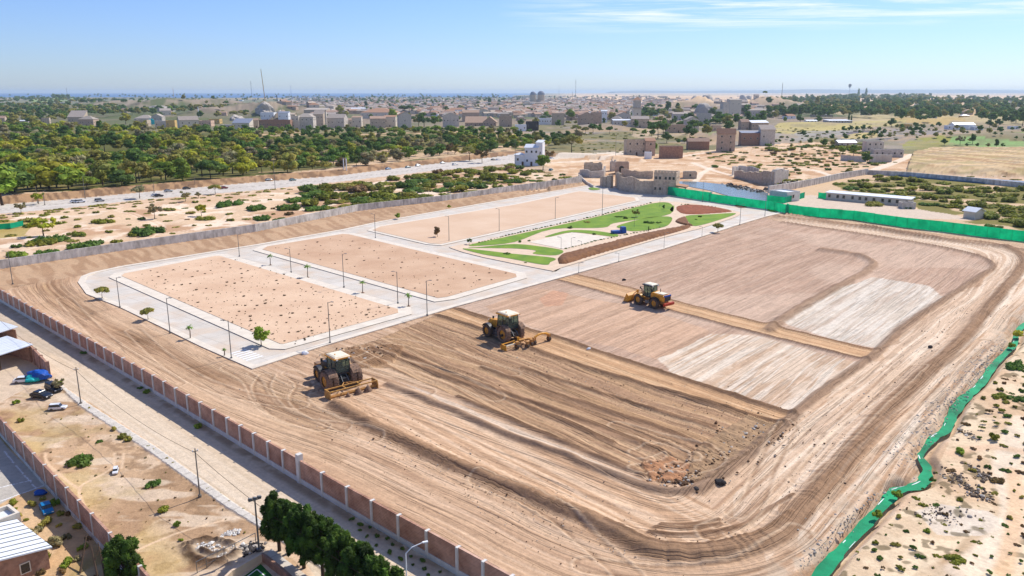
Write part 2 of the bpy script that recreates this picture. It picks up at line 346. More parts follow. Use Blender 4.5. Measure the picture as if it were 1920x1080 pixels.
    mid_, _ = pdist(x, y, W([(0, 393), (200, 374), (480, 349), (640, 335), (800, 316), (955, 298)]), 3); paint(np.abs(mid_) < 0.35, lin(150, 140, 126), .7)
    # middle right: ruins, sandy slopes
    rs = zone([(1010, 300), (1170, 292), (1300, 285), (1460, 270), (1580, 268), (1640, 285), (1760, 290), (1700, 320), (1630, 318), (1480, 360), (1300, 342), (1100, 342), (1040, 320)], 2)
    paint(rs, lin(210, 176, 140)); paint(rs*sstep(.45, .6, med), lin(190, 150, 112)); paint(rs*sstep(.55, .66, fbm(x/5, y/5, 3, 12)), lin(226, 200, 168), .8)
    for pts, wd in (([(1260, 296), (1330, 286), (1420, 278), (1500, 276)], 1.6), ([(1300, 345), (1318, 325), (1345, 312), (1400, 325)], 1.2), ([(1300, 305), (1345, 322), (1400, 335)], 1.5), ([(1640, 318), (1690, 300), (1712, 288)], 2.2), ([(1460, 315), (1520, 318), (1560, 330)], 1.5), ([(1010, 306), (1120, 300), (1170, 290)], 2.0)):
        d, s = pdist(x, y, smooth(W(pts), 5), 10); paint(sstep(wd+.6, wd-.3, np.abs(d)), lin(232, 214, 190), .85)
    hs_ = zone([(1700, 322), (1712, 295), (1750, 284), (1960, 284), (1960, 334), (1780, 328)], 1); paint(hs_, lin(214, 184, 140)); zid[hs_] = 7
    u = fbm((x*.95+y*.3)/4.5, (x*.3-y*.95)/26, 3, 15); paint(hs_*sstep(.46, .58, u), lin(172, 138, 98), .9); paint(hs_*sstep(.5, .35, fbm(x/30, y/4, 3, 17)), lin(150, 140, 120), .5); paint(hs_*sstep(.5, .6, fbm(x/9, y/5, 3, 16)), lin(176, 158, 104), .6); z += np.where(hs_, (u-.5)*1.2, 0)
    z += np.where(hs_, 3.5*sstep(0, 26, pdist(x, y, W([(1640, 322), (1780, 331), (1960, 338)]), 80)[0]), 0)
    # scrub basin on the right
    sb = zone([(1440, 384), (1500, 352), (1625, 322), (1790, 338), (1960, 350), (2200, 370), (2200, 500), (1920, 450), (1700, 425)], 0)
    paint(sb, lin(206, 176, 140)); sbd = zone([(1560, 345), (1700, 325), (1900, 345), (2200, 360), (2200, 480), (1960, 440), (1800, 415), (1720, 390), (1650, 370), (1575, 362)], 3)
    paint(sbd*sstep(.40, .5, fbm(x/11, y/11, 3, 81)), lin(112, 108, 42), .9); paint(zone([(1450, 384), (1520, 365), (1700, 388), (1840, 412), (1780, 412), (1600, 404)], 1.5), lin(208, 188, 166))
    # ---- the building site
    site = inpoly(x, y, W(P_SITE)); zs = site.copy()
    U = (x*n1_[0]+y*n1_[1]); V = x*e1[0]+y*e1[1]
    U2 = x*n2_[0]+y*n2_[1]; V2 = x*e2[0]+y*e2[1]
    Dr, Sr = pdist(x, y, RING)
    def streak(u, v, fu, fv, s, o=3):
        q = (fbm(x/25, y/25, 2, s+50)-.5)*3.0
        return fbm((u+q)*fu, v*fv, o, s)
    base = lin(198, 164, 132)
    paint(site, base)
    def soft_(wd, P):
        ins = inpoly(x, y, P); w = np.zeros(n, np.float32); d, _ = pdist(x[ins], y[ins], np.vstack([P, P[:1]])); w[ins] = sstep(0, wd, np.abs(d)+wx[ins]*wd*.35); return w
    sA = streak(Dr, Sr, .9, .022, 101, 4); sB = streak(Dr, Sr, 2.6, .05, 102, 3); sC = streak(Dr, Sr, .25, .012, 103, 2)
    outside = site & (Dr > -1e8)
    paint(site*sstep(.42, .66, sA), lin(184, 150, 120), .65); paint(site*sstep(.56, .72, sB), lin(164, 130, 102), .55); paint(site*sstep(.48, .34, sB), lin(216, 186, 156), .55)
    paint(site*sstep(.5, .7, sC), lin(206, 176, 144), .5)
    # left brown land between wall and estate road
    lb = soft_(9,  W([(-40, 545), (0, 541), (100, 518), (160, 514), (150, 535), (225, 580), (375, 655), (473, 695), (560, 700), (640, 735), (700, 800), (640, 870), (560, 855), (430, 775), (269, 690), (137, 622), (0, 535)]))
    paint(lb, lin(158, 122, 88), .7); paint(lb*sstep(.52, .64, sB), lin(128, 96, 68), .65); paint(lb*sstep(.45, .36, sB), lin(194, 158, 116), .85)
    paint(lb*sstep(.55, .7, med), lin(124, 94, 66), .5)
    # haul road on the right, pale and streaky
    hr = inpoly(x, y, np.vstack([INNER[60:], OUTER[::-1][:75]])) if False else None
    Di, Si = pdist(x, y, INNER); Do, So = pdist(x, y, OUTER)
    ringpoly = np.vstack([INNER[45:], OUTER[::-1][:-50]])
    hm = inpoly(x+wx*3.5, y+wy*3.5, ringpoly) & site & (Do < 1e8)
    hs2 = np.zeros(n, np.float32); hs2[hm] = sstep(0, 7, np.abs(pdist(x[hm], y[hm], np.vstack([ringpoly, ringpoly[:1]]))[0])+2)
    paint(hs2, lin(222, 196, 168), .75); paint(hs2*sstep(.48, .62, sA), lin(200, 166, 134), .6); paint(hs2*sstep(.5, .38, sB), lin(236, 216, 190), .75)
    zid[hm] = 3
    om = site & inpoly(x, y, W([(1470, 1200), (1500, 985), (1546, 920), (1651, 795), (1760, 695), (1835, 615), (1880, 560), (1925, 500), (2080, 500), (2080, 560), (1935, 605), (1820, 745), (1760, 820), (1720, 850), (1725, 905), (1650, 935), (1500, 1110)]))
    paint(om, lin(222, 194, 164), .7); paint(om*sstep(.52, .60, sB), lin(178, 140, 106), .75); paint(om*sstep(.5, .36, sA), lin(238, 220, 196), .8)
    # stony margin of the stream
    Ds, Ss = pdist(x, y, STREAM, 30)
    stz = (Ds < 0) if False else np.abs(Ds) < 9
    paint(stz*site*sstep(4.5, 2, np.abs(Ds))*sstep(.35, .6, fbm(x/1.2, y/1.2, 3, 90)), lin(192, 174, 150), .6)
    # right bank: sand with terraces
    rb = inpoly(x, y, RIGHTB); paint(rb, lin(228, 204, 170)); paint(rb*sstep(.45, .62, med), lin(212, 180, 144)); paint(rb*sstep(.52, .66, fbm(x/2.4, y/2.4, 4, 95)), lin(196, 166, 132), .5)
    con = np.sin((z*7+fbm(x/12, y/12, 3, 96)*9+x*.25)*2.0); lowr = sstep(67, 52, y)*rb
    paint(lowr*sstep(.5, .95, con), lin(160, 126, 90), .75); z += np.where(lowr > 0, .12*con*lowr, 0)
    paint(.6*rb*zone([(1715, 960), (1760, 945), (1860, 960), (1900, 985), (1840, 1005), (1760, 1000)], .4), lin(222, 214, 202), .8)
    paint(rb*sstep(.66, .72, fbm(x/1.1, y/1.1, 2, 97)), lin(96, 84, 56), .7)
    for pts, wd, c in (([(1920, 790), (1885, 870), (1905, 960), (1860, 1030), (1800, 1080)], 1.0, lin(236, 216, 190)), ([(1900, 880), (1905, 960), (1880, 1080)], .5, lin(222, 182, 140)), ([(1780, 850), (1850, 840), (1920, 850)], .5, lin(220, 184, 150))):
        d, s = pdist(x, y, smooth(W(pts), 5), 8); paint(rb*sstep(wd+.5, wd-.2, np.abs(d)), c, .7)
    # interior of the ring: upper fields (grain runs with the estate road)
    inner_area = inpoly(x, y, np.vstack([W([(470, 693), (620, 650), (850, 577), (1085, 512), (1245, 467), (1435, 408)]), INNER[::-1], W([(729, 722), (600, 740)])]))
    st2 = streak(U2, V2, .8, .03, 111, 4); st2f = streak(U2, V2, 3.0, .07, 112, 3)
    up = inner_area & inpoly(x, y, W([(815, 580), (1085, 505), (1250, 460), (1450, 398), (1900, 460), (1880, 520), (1650, 672), (1490, 790), (1040, 635), (850, 577)]))
    paint(up, lin(188, 156, 132)); paint(up*sstep(.44, .6, st2), lin(172, 142, 118), .55); paint(up*sstep(.5, .38, st2f), lin(208, 180, 156), .4); paint(up*sstep(.5, .62, fbm(x/22, y/22, 3, 113)), lin(206, 178, 154), .6)
    pale1 = inner_area & zone([(1465, 605), (1560, 545), (1640, 520), (1740, 535), (1770, 560), (1700, 612), (1650, 655), (1560, 635)], .5)
    paint(pale1, lin(208, 192, 172)); paint(pale1*sstep(.45, .6, streak(U2, V2, 2.4, .10, 114, 4)), lin(188, 164, 142), .55); paint(pale1*sstep(.5, .4, st2f), lin(226, 216, 200), .6)
    pale2 = inner_area & zone([(1330, 625), (1420, 632), (1540, 660), (1620, 682), (1600, 700), (1500, 775), (1400, 742), (1260, 700), (1240, 672)], 1.2)
    q = fbm(x/5+wx, y/5+wy, 4, 115)*.5+.5*streak(U2, V2, 1.6, .05, 116, 4); paint(pale2, lin(214, 190, 164)); paint(pale2*sstep(.44, .54, q), lin(190, 158, 128), .75); paint(pale2*sstep(.5, .36, st2f), lin(228, 214, 194), .7)
    pink = inner_area & zone([(900, 575), (1000, 540), (1180, 570), (1330, 620), (1240, 675), (1060, 630), (960, 600)], 1.5)
    paint(pink, lin(206, 170, 140), .8); paint(pink*sstep(.48, .6, st2), lin(178, 144, 116), .5)
    redp = zone([(1010, 560), (1040, 545), (1070, 550), (1050, 572), (1020, 575)], .8); paint(redp, lin(206, 156, 124), .7)
    # ploughed brown field (grain runs with the strips)
    pl = inner_area & inpoly(x, y, W([(600, 665), (700, 640), (815, 592), (930, 625), (1100, 690), (1300, 748), (1475, 797), (1440, 835), (1340, 905), (1235, 906), (1205, 890), (1000, 806), (860, 745), (730, 690), (640, 690)]))
    pw = (fbm(x/26, y/26, 3, 120)-.5)*5; r1 = fbm((U+pw)*1.7, V*.022, 4, 121); r2 = fbm((U+pw)*4.6, V*.04, 3, 122)
    paint(pl, lin(168, 134, 104)); paint(pl*sstep(.46, .62, r1), lin(142, 110, 82), .7); paint(pl*sstep(.5, .38, r2), lin(200, 166, 130), .85); paint(pl*sstep(.6, .72, fbm((U+pw)*.4, V*.02, 3, 123)), lin(186, 150, 112), .6)
    z += np.where(pl, (r1-.5)*.2+(r2-.5)*.22+(fbm((U+pw*.6)*7, V*.2, 2, 124)-.5)*.12, 0)
    # rough heap end
    rg = inner_area & (zone([(1200, 870), (1260, 860), (1300, 880), (1280, 905), (1220, 905)], .6)); paint(rg, lin(180, 132, 96)); z += np.where(rg, .5*fbm(x/1.0, y/1.0, 3, 130), 0)
    rg2 = inner_area & zone([(1300, 850), (1400, 780), (1470, 800), (1340, 905), (1290, 905)], .6); paint(rg2, lin(168, 138, 106), .8); z += np.where(rg2, .35*(fbm(x/.7, y/.7, 3, 131)), 0)
    hp = zone([(640, 660), (690, 645), (760, 650), (740, 680), (680, 690)], .8); paint(hp*inner_area, lin(140, 106, 76), .8); z += np.where(hp, .45*fbm(x/1.3, y/1.3, 3, 132), 0)
    # smooth strips
    ss = inner_area.copy(); ss = inpoly(x+wx*1.5, y+wy*1.5, W([(715, 722), (625, 752), (720, 805), (1017, 935), (1150, 990), (1290, 1020), (1400, 1000), (1330, 925), (1262, 930), (1205, 918), (1060, 858), (859, 780)]))
    q3 = fbm((U+pw*.3)*2.2, V*.02, 3, 141); paint(ss, lin(208, 172, 138), .85); paint(ss*sstep(.52, .62, q3), lin(178, 142, 110), .7); paint(ss*sstep(.45, .35, q3), lin(226, 196, 164), .6)
    gl = .7*inpoly(x+wx*.5, y+wy*.5, W([(740, 712), (870, 762), (1000, 815), (1110, 862), (1205, 905), (1160, 900), (1060, 846), (969, 815), (859, 768)])); paint(gl, lin(212, 196, 176), .8)
    for a, b in ((((1062, 520), (1172, 562), (1255, 575), (1415, 620), (1640, 668)), 11), (((840, 583), (925, 618), (1030, 650), (1250, 715), (1482, 787)), 10)):
        pass
    st1 = inpoly(x, y, W([(1082, 515), (1180, 540), (1270, 566), (1450, 612), (1651, 660), (1629, 677), (1415, 624), (1255, 582), (1172, 560), (1042, 524)]))
    st2z = inpoly(x, y, W([(850, 577), (930, 603), (1040, 632), (1110, 656), (1300, 718), (1490, 779), (1470, 797), (1300, 748), (1100, 690), (1000, 655), (915, 622), (815, 590)]))
    for m_, sd_ in ((st1, 151), (st2z, 152)):
        q = fbm(U*2.4, V*.03, 3, sd_); paint(m_, lin(204, 164, 124)); paint(m_*sstep(.48, .6, q), lin(182, 142, 104), .7); paint(m_*sstep(.45, .35, q), lin(222, 188, 148), .6); z[m_] = np.where(True, z[m_]*.2, 0)
    # fine relief of all worked soil
    worked = site & ~st1 & ~st2z
    z += np.where(worked, (sA-.5)*.16+(sB-.5)*.14+(fine-.5)*.05, 0)*np.where(up | pale1 | pale2, .35, 1)
    z += np.where(up, (st2-.5)*.12+(st2f-.5)*.09, 0)
    # berms and ridges
    def berm(P, h, w_near, w_far, c, cw, amp=.3, margin=6, seed=1):
        d, s = pdist(x, y, P, margin); k = np.abs(d) < margin
        hh = h*(1-amp+2*amp*fbm(s/2.5, s*0, 2, seed)); dd = d+(fbm(s/2.2, s*0, 3, seed+3)-.5)*.5*min(w_far, 1.0)
        prof = np.where(dd > 0, np.exp(-(dd/w_far)**2), np.exp(-(dd/w_near)**2))
        z[:] = z+np.where(k, hh*prof, 0)
        paint(k*sstep(cw, cw*.45, np.abs(dd)), c, .85)
        return d, s
    darks = lin(134, 102, 76)
    for pts, h, wn in (([(1082, 515), (1180, 540), (1270, 566), (1450, 612), (1651, 660)], .24, .35), ([(1042, 524), (1172, 560), (1255, 582), (1415, 624), (1629, 677)], .3, .4),
                   ([(850, 577), (930, 603), (1040, 632), (1110, 656), (1300, 718), (1490, 779)], .42, .5), ([(815, 590), (915, 622), (1000, 655), (1100, 690), (1300, 748), (1470, 797)], .42, .5),
                   ([(905, 690), (1060, 745), (1230, 800), (1330, 840)], .3, .5), ([(860, 745), (1000, 806), (1205, 893)], .35, .45), ([(750, 660), (900, 720), (1100, 790), (1250, 850)], .3, .4),
                   ([(700, 655), (850, 712), (1010, 770), (1150, 830)], .3, .4), ([(980, 690), (1150, 745), (1340, 800)], .28, .4),
                   ([(1138, 984), (1180, 1005), (1225, 1020), (1280, 1026), (1350, 1022), (1420, 1005), (1480, 965)], .3, .3),
                   ([(1230, 990), (1290, 992), (1350, 984)], .25, .3), ([(1240, 985), (1300, 983), (1347, 975)], .25, .3), ([(1220, 1000), (1300, 1003), (1390, 988), (1450, 950), (1485, 930)], .25, .3)):
        berm(smooth(W(pts), 4), h, wn, wn, darks, wn*1.3, seed=int(pts[0][0]), margin=4)
    berm(INNER, .45, .5, .7, lin(150, 122, 98), .95, .25, seed=5)
    d, s = berm(OUTER, .66, .75, 1.2, lin(146, 114, 86), 1.5, .2, seed=9)
    z += np.where(np.abs(d) < 2.2, (vn(s/.35, d/3, 19)-.5)*.16, 0)
    d, s = pdist(x, y, smooth(W([(1560, 640), (1480, 700)]), 2), 3)
    # loops where the machines have turned
    for pts in ([(480, 700), (520, 725), (560, 735), (600, 722), (640, 690), (700, 668)], [(430, 690), (470, 712), (500, 760), (560, 790), (640, 800)], [(500, 705), (490, 730), (520, 770), (600, 800)], [(545, 700), (570, 720), (560, 750), (600, 780), (700, 820)], [(640, 680), (700, 700), (800, 735)],
                [(660, 655), (740, 640), (860, 668), (960, 700)], [(690, 650), (720, 670), (820, 700), (930, 745)], [(1200, 850), (1240, 840), (1270, 850), (1260, 872), (1200, 880)], [(1160, 800), (1250, 825), (1330, 850), (1330, 875), (1270, 880)], [(250, 620), (330, 690), (430, 735), (560, 760)], [(120, 560), (200, 640), (330, 720)],
                [(1100, 1060), (1250, 1075), (1400, 1060), (1500, 1000)], [(1560, 960), (1660, 850), (1760, 740), (1850, 640)], [(1500, 900), (1600, 800), (1720, 690)], [(1380, 960), (1450, 900), (1540, 800), (1660, 690)], [(900, 900), (1020, 950), (1100, 1010), (1180, 1080)], [(1480, 800), (1440, 870), (1400, 960), (1330, 1000)]):
        Pc = smooth(W(pts), 5); d, s = pdist(x, y, Pc, 3); a = np.exp(-((np.abs(d)-.85)/.2)**2)*(.55+.45*(fbm(s/1.5, s*0, 2, 55) > .4)); a = a*(np.abs(d) < 2.5)*site; paint(a, lin(148, 116, 88), .6); z -= a*.05
        a2 = np.exp(-((np.abs(d)-1.2)/.15)**2)*(np.abs(d) < 2.5)*site; paint(a2, lin(224, 196, 164), .45); z += a2*.04
    # ridge across upper fields
    berm(smooth(W([(1440, 620), (1500, 580), (1560, 545), (1625, 510), (1636, 492), (1600, 478), (1540, 470)]), 5), .7, .8, 1.2, lin(158, 128, 102), 1.3, .3, seed=33)
    berm(smooth(W([(1477, 402), (1620, 427), (1760, 450), (1925, 470)]), 4), .5, .7, .7, lin(150, 120, 96), 1.0, seed=36)
    # wall foot of the estate bank (below grey wall)
    gb = inpoly(x, y, W([(-60, 530), (0, 514), (212, 481), (480, 442), (672, 402), (960, 364), (1100, 345), (960, 374), (640, 433), (225, 502), (150, 516), (0, 545), (-60, 560)]))
    paint(gb, lin(188, 156, 124)); paint(gb*sstep(.45, .6, vn((x+y)/1.2, (x-y)/6, 44)), lin(160, 126, 96), .7)
    dgb, _ = pdist(x, y, W([(0, 514), (212, 481), (480, 442), (672, 402), (960, 364)]), 14); z += np.where(gb, 1.1*sstep(-9, -3.0, dgb), 0)
    # ---- outside the brick wall: dirt road, pavement, waste plot
    ar = inpoly(x, y, W([(-300, 480), (0, 560), (125, 636), (253, 712), (430, 820), (564, 902), (750, 1012), (960, 1120), (1160, 1240), (700, 1240), (560, 1035), (520, 990), (430, 938), (295, 838), (165, 752), (103, 714), (95, 690), (60, 660), (0, 610), (-300, 520)]))
    wl = W([(0, 564), (125, 638), (253, 714), (430, 822), (564, 904), (750, 1014), (960, 1124)]); dw, sw = pdist(x, y, wl, 40)
    paint(ar, lin(214, 194, 168)); aw = fbm(dw*1.1+wx*.3, sw*.03, 4, 160); paint(ar*sstep(.45, .6, aw), lin(200, 178, 150), .5); paint(ar*sstep(.5, .35, fbm(dw*3, sw*.05, 3, 161)), lin(224, 206, 182), .5)
    paint(ar*sstep(-1.6, -.6, dw)*sstep(.3, .6, fbm(x/1.5, y/1.5, 3, 162)), lin(150, 124, 96), .7); zid[ar] = 1
    paint(ar*inpoly(x, y, W([(-10, 560), (150, 660), (160, 690), (0, 620)])), lin(176, 160, 142), .5)
    pv = inpoly(x, y, W([(101, 717), (115, 722), (165, 757), (295, 840), (438, 943), (530, 1003), (700, 1120), (680, 1120), (512, 1006), (418, 948), (280, 848), (152, 764)])); paint(pv, lin(206, 198, 186)); zid[pv] = 5; z += np.where(pv, .12, 0)
    jt, js = pdist(x, y, W([(101, 717), (165, 757), (295, 840), (438, 943), (530, 1003)]), 6); paint(pv & (np.abs((js/1.6) % 1-.5) > .46), lin(150, 140, 128), .6)
    wp = inpoly(x, y, W([(0, 720), (95, 705), (152, 766), (280, 850), (418, 950), (512, 1008), (560, 1060), (430, 1240), (330, 1180), (240, 1070), (139, 960), (0, 800), (-300, 560), (-100, 640)]))
    paint(wp, lin(194, 162, 128)); paint(wp*sstep(.42, .58, med), lin(168, 136, 104), .8); paint(wp*sstep(.5, .62, sml), lin(214, 190, 162), .6); paint(wp*sstep(.56, .66, fbm(x/1.3, y/1.3, 4, 172)), lin(140, 112, 84), .6); paint(wp*sstep(.56, .64, fbm(x/7, y/2.2, 4, 173)), lin(222, 202, 176), .6); z += np.where(wp, .18*(fbm(x/1.5, y/1.5, 4, 174)-.5), 0); paint(wp*sstep(.58, .70, fbm(x/5, y/5, 4, 171)), lin(172, 150, 100), .4)
    d2, s2_ = pdist(x, y, W([(0, 790), (56, 842), (139, 928), (226, 1026), (278, 1078)]), 20); paint(wp*sstep(5, 1.5, d2)*sstep(.4, .6, sml), lin(190, 162, 108), .7)
    for pts in ([(215, 850), (212, 875), (190, 890), (150, 915), (158, 950)], [(232, 850), (228, 878)], [(85, 850), (90, 870), (130, 905), (150, 918)], [(260, 1030), (330, 1000), (420, 975)]):
        d, s = pdist(x, y, smooth(W(pts), 5), 4); paint(sstep(.22, .08, np.abs(np.abs(d)-.0)), lin(222, 192, 158), .8)
    for pts, w_ in (([(350, 1022), (362, 1045), (392, 1056), (425, 1052), (442, 1038)], .45), ([(368, 1018), (395, 1012), (436, 1022)], .35), ([(378, 1034), (398, 1042), (420, 1036)], .3)):
        d, s = pdist(x, y, smooth(W(pts), 5), 5); a = np.exp(-(d/w_)**2); a = a*sstep(.25, .5, fbm(x/.7, y/.7, 3, 177)+.12); z += a*(.35+.5*(fine-.4)); paint(a, lin(84, 64, 48), .95)
    # lower-left plot outside the second wall
    ll = inpoly(x, y, W([(-100, 640), (0, 813), (90, 914), (213, 1052), (300, 1160), (200, 1260), (-500, 1260), (-600, 700)]))
    paint(ll, lin(200, 164, 122)); paint(ll*sstep(.48, .6, med), lin(150, 132, 78), .8); paint(ll*sstep(.5, .62, sml), lin(216, 186, 148), .5)
    ct = inpoly(x, y, W([(-200, 700), (0, 822), (20, 846), (88, 912), (40, 925), (0, 945), (-200, 1010)])); paint(ct, lin(186, 178, 166)); zid[ct] = 6
    for a, b in (((8, 846), (26, 868)), ((30, 873), (44, 888)), ((46, 892), (59, 904)), ((0, 914), (60, 900)), ((0, 940), (88, 908)), ((60, 908), (68, 915))):
        d, s = pdist(x, y, W([a, b]), 2); paint(np.abs(d) < .06, lin(235, 235, 235))
    yd = inpoly(x, y, W([(-200, 640), (0, 672), (40, 668), (104, 716), (95, 722), (50, 728), (0, 755), (-200, 800)])); paint(yd, lin(206, 184, 158)); zid[yd] = 5
    # stream channel and flat pads
    wloc = np.interp(Ss, np.linspace(0, Ss.max(), len(STREAM_W)), [w*.5*mp_ for w, mp_ in zip(STREAM_W, [dep((*G0(*p), 0))/FPX for p in STREAM_PX])])
    k = np.abs(Ds) < 12; z = np.where(k, z*sstep(2, 7, np.abs(Ds))-.9*sstep(wloc+.9, wloc-.2, np.abs(Ds)), z)
    bk = (Ds < 0) & (Ds > -wloc-1.8) & (Ds < -wloc-.2)
    rdP = W(P_ROAD); ri = inpoly(x, y, rdP); dro, _ = pdist(x, y, np.vstack([rdP, rdP[:1]]), 12)
    z = np.where(ri, np.minimum(z*0-.12, z*0-.12), z*sstep(0, 2.0, np.abs(dro))); z[ri & (np.abs(dro) > .6)] = -.45
    C *= (0.90+.22*fine)[:, None]
    FL = np.zeros((n, 3), np.float32); FL[:, 0] = np.where(np.abs(Dr) < 1e8, Dr, 0)+pw*.3; FL[:, 1] = Sr
    FL[up | pale1 | pale2, 0] = U2[up | pale1 | pale2]; FL[up | pale1 | pale2, 1] = V2[up | pale1 | pale2]
    for k_ in (pl, st1, st2z): FL[k_, 0] = (U+pw*.6*pl)[k_]; FL[k_, 1] = V[k_]
    FL[ar, 0] = dw[ar]; FL[ar, 1] = sw[ar]; FL[:, 2] = np.where(ar, .16, np.where(site, 1.0, 0)); FL[hw | pv | ct | yd, 2] = 0
    # ---- meshes per zone
    idx = np.arange(n).reshape(nr, nc)
    q = np.stack([idx[:-1, :-1], idx[:-1, 1:], idx[1:, 1:], idx[1:, :-1]], -1).reshape(-1, 4)
    fz = zid[q[:, 0]]
    co = np.stack([x, y, z], -1)
    for zi, nm in enumerate(ZONES):
        sel = q[fz == zi]
        if not len(sel): continue
        us, inv = np.unique(sel.ravel(), return_inverse=True)
        me = bpy.data.meshes.new(nm); me.vertices.add(len(us)); me.vertices.foreach_set('co', co[us].astype(np.float32).ravel())
        me.loops.add(inv.size); me.loops.foreach_set('vertex_index', inv.astype(np.int32))
        me.polygons.add(len(sel)); me.polygons.foreach_set('loop_start', (np.arange(len(sel))*4).astype(np.int32))
        me.polygons.foreach_set('use_smooth', np.ones(len(sel), bool))
        fa = me.attributes.new('Flow', 'FLOAT_VECTOR', 'POINT'); fa.data.foreach_set('vector', FL[us].ravel())
        ca = me.color_attributes.new('Col', 'FLOAT_COLOR', 'POINT'); cc = np.ones((len(us), 4), np.float32); cc[:, :3] = np.clip(C[us], 0, .9); ca.data.foreach_set('color', cc.ravel())
        me.update(); me.validate()
        me.materials.append(M_WATERFAR if nm == 'sea' else M_SOIL)
        o = addobj(nm, me); tag(o, kind='structure')
def soil_mat():
    m = bpy.data.materials.new('soil'); m.use_nodes = True; t = m.node_tree; b = t.nodes['Principled BSDF']
    b.inputs['Roughness'].default_value = .95; b.inputs['Specular IOR Level'].default_value = .1
    at = t.nodes.new('ShaderNodeAttribute'); at.attribute_name = 'Col'
    ge = t.nodes.new('ShaderNodeNewGeometry')
    nz = N(t, 'ShaderNodeTexNoise', Scale=2.6, Detail=6, Roughness=.7); t.links.new(ge.outputs['Position'], nz.inputs['Vector'])
    mr = N(t, 'ShaderNodeMapRange'); mr.inputs['From Min'].default_value = .3; mr.inputs['From Max'].default_value = .7; mr.inputs['To Min'].default_value = .84; mr.inputs['To Max'].default_value = 1.14
    t.links.new(nz.outputs['Fac'], mr.inputs['Value'])
    fl = t.nodes.new('ShaderNodeAttribute'); fl.attribute_name = 'Flow'; sx = t.nodes.new('ShaderNodeSeparateXYZ'); t.links.new(fl.outputs['Vector'], sx.inputs[0])
    def mth(op, a, b_=None, c_=None):
        q = t.nodes.new('ShaderNodeMath'); q.operation = op
        for i_, v_ in enumerate((a, b_, c_)):
            if v_ is None: continue
            if isinstance(v_, (int, float)): q.inputs[i_].default_value = v_
            else: t.links.new(v_, q.inputs[i_])
        return q.outputs[0]
    def fnoise(su, sv, det, off=0.0):
        c = t.nodes.new('ShaderNodeCombineXYZ'); t.links.new(mth('MULTIPLY', sx.outputs[0], su), c.inputs[0]); t.links.new(mth('MULTIPLY', sx.outputs[1], sv), c.inputs[1]); c.inputs[2].default_value = off
        q = N(t, 'ShaderNodeTexNoise', Scale=1.0, Detail=det, Roughness=.6); t.links.new(c.outputs[0], q.inputs['Vector']); return q.outputs['Fac']
    g1 = fnoise(5.0, .35, 4); g2 = fnoise(.55, .012, 2, 3.3); g3 = fnoise(1.1, .02, 2, 9.1)
    # grain, and thin parallel wheel tracks along the direction of work
    def lines(g, w): return mth('SUBTRACT', 1.0, mth('MINIMUM', 1.0, mth('DIVIDE', mth('ABSOLUTE', mth('SUBTRACT', mth('FRACT', mth('MULTIPLY', g, 7.0)), .5)), w)))
    ln = mth('MULTIPLY', mth('MAXIMUM', lines(g2, .10), lines(g3, .07)), mth('GREATER_THAN', fnoise(.3, .05, 2, 5.0), .44))
    gr = mth('MULTIPLY', mth('SUBTRACT', g1, .5), .5)
    fk = mth('ADD', 1.0, mth('MULTIPLY', mth('SUBTRACT', gr, mth('MULTIPLY', ln, .13)), sx.outputs[2]))
    hgt = mth('ADD', nz.outputs['Fac'], mth('MULTIPLY', mth('SUBTRACT', gr, mth('MULTIPLY', ln, .8)), sx.outputs[2]))
    mm = mth('MULTIPLY', mr.outputs[0], fk)
    mu = N(t, 'ShaderNodeVectorMath', _operation='SCALE'); t.links.new(at.outputs['Color'], mu.inputs[0]); t.links.new(mm, mu.inputs['Scale'])
    gm = N(t, 'ShaderNodeVectorMath', _operation='MULTIPLY'); t.links.new(mu.outputs[0], gm.inputs[0]); gm.inputs[1].default_value = (SOILK, SOILK, SOILK)
    t.links.new(gm.outputs[0], b.inputs['Base Color'])
    bu = N(t, 'ShaderNodeBump', Strength=.9, Distance=.09); t.links.new(hgt, bu.inputs['Height']); t.links.new(bu.outputs[0], b.inputs['Normal'])
    return m
SOILK = 0.90
M_SOIL = soil_mat()
M_WATERFAR = mat('sea_water', lin(60, 105, 150), rough=.5, var=.1, scale=.002)
build_ground()
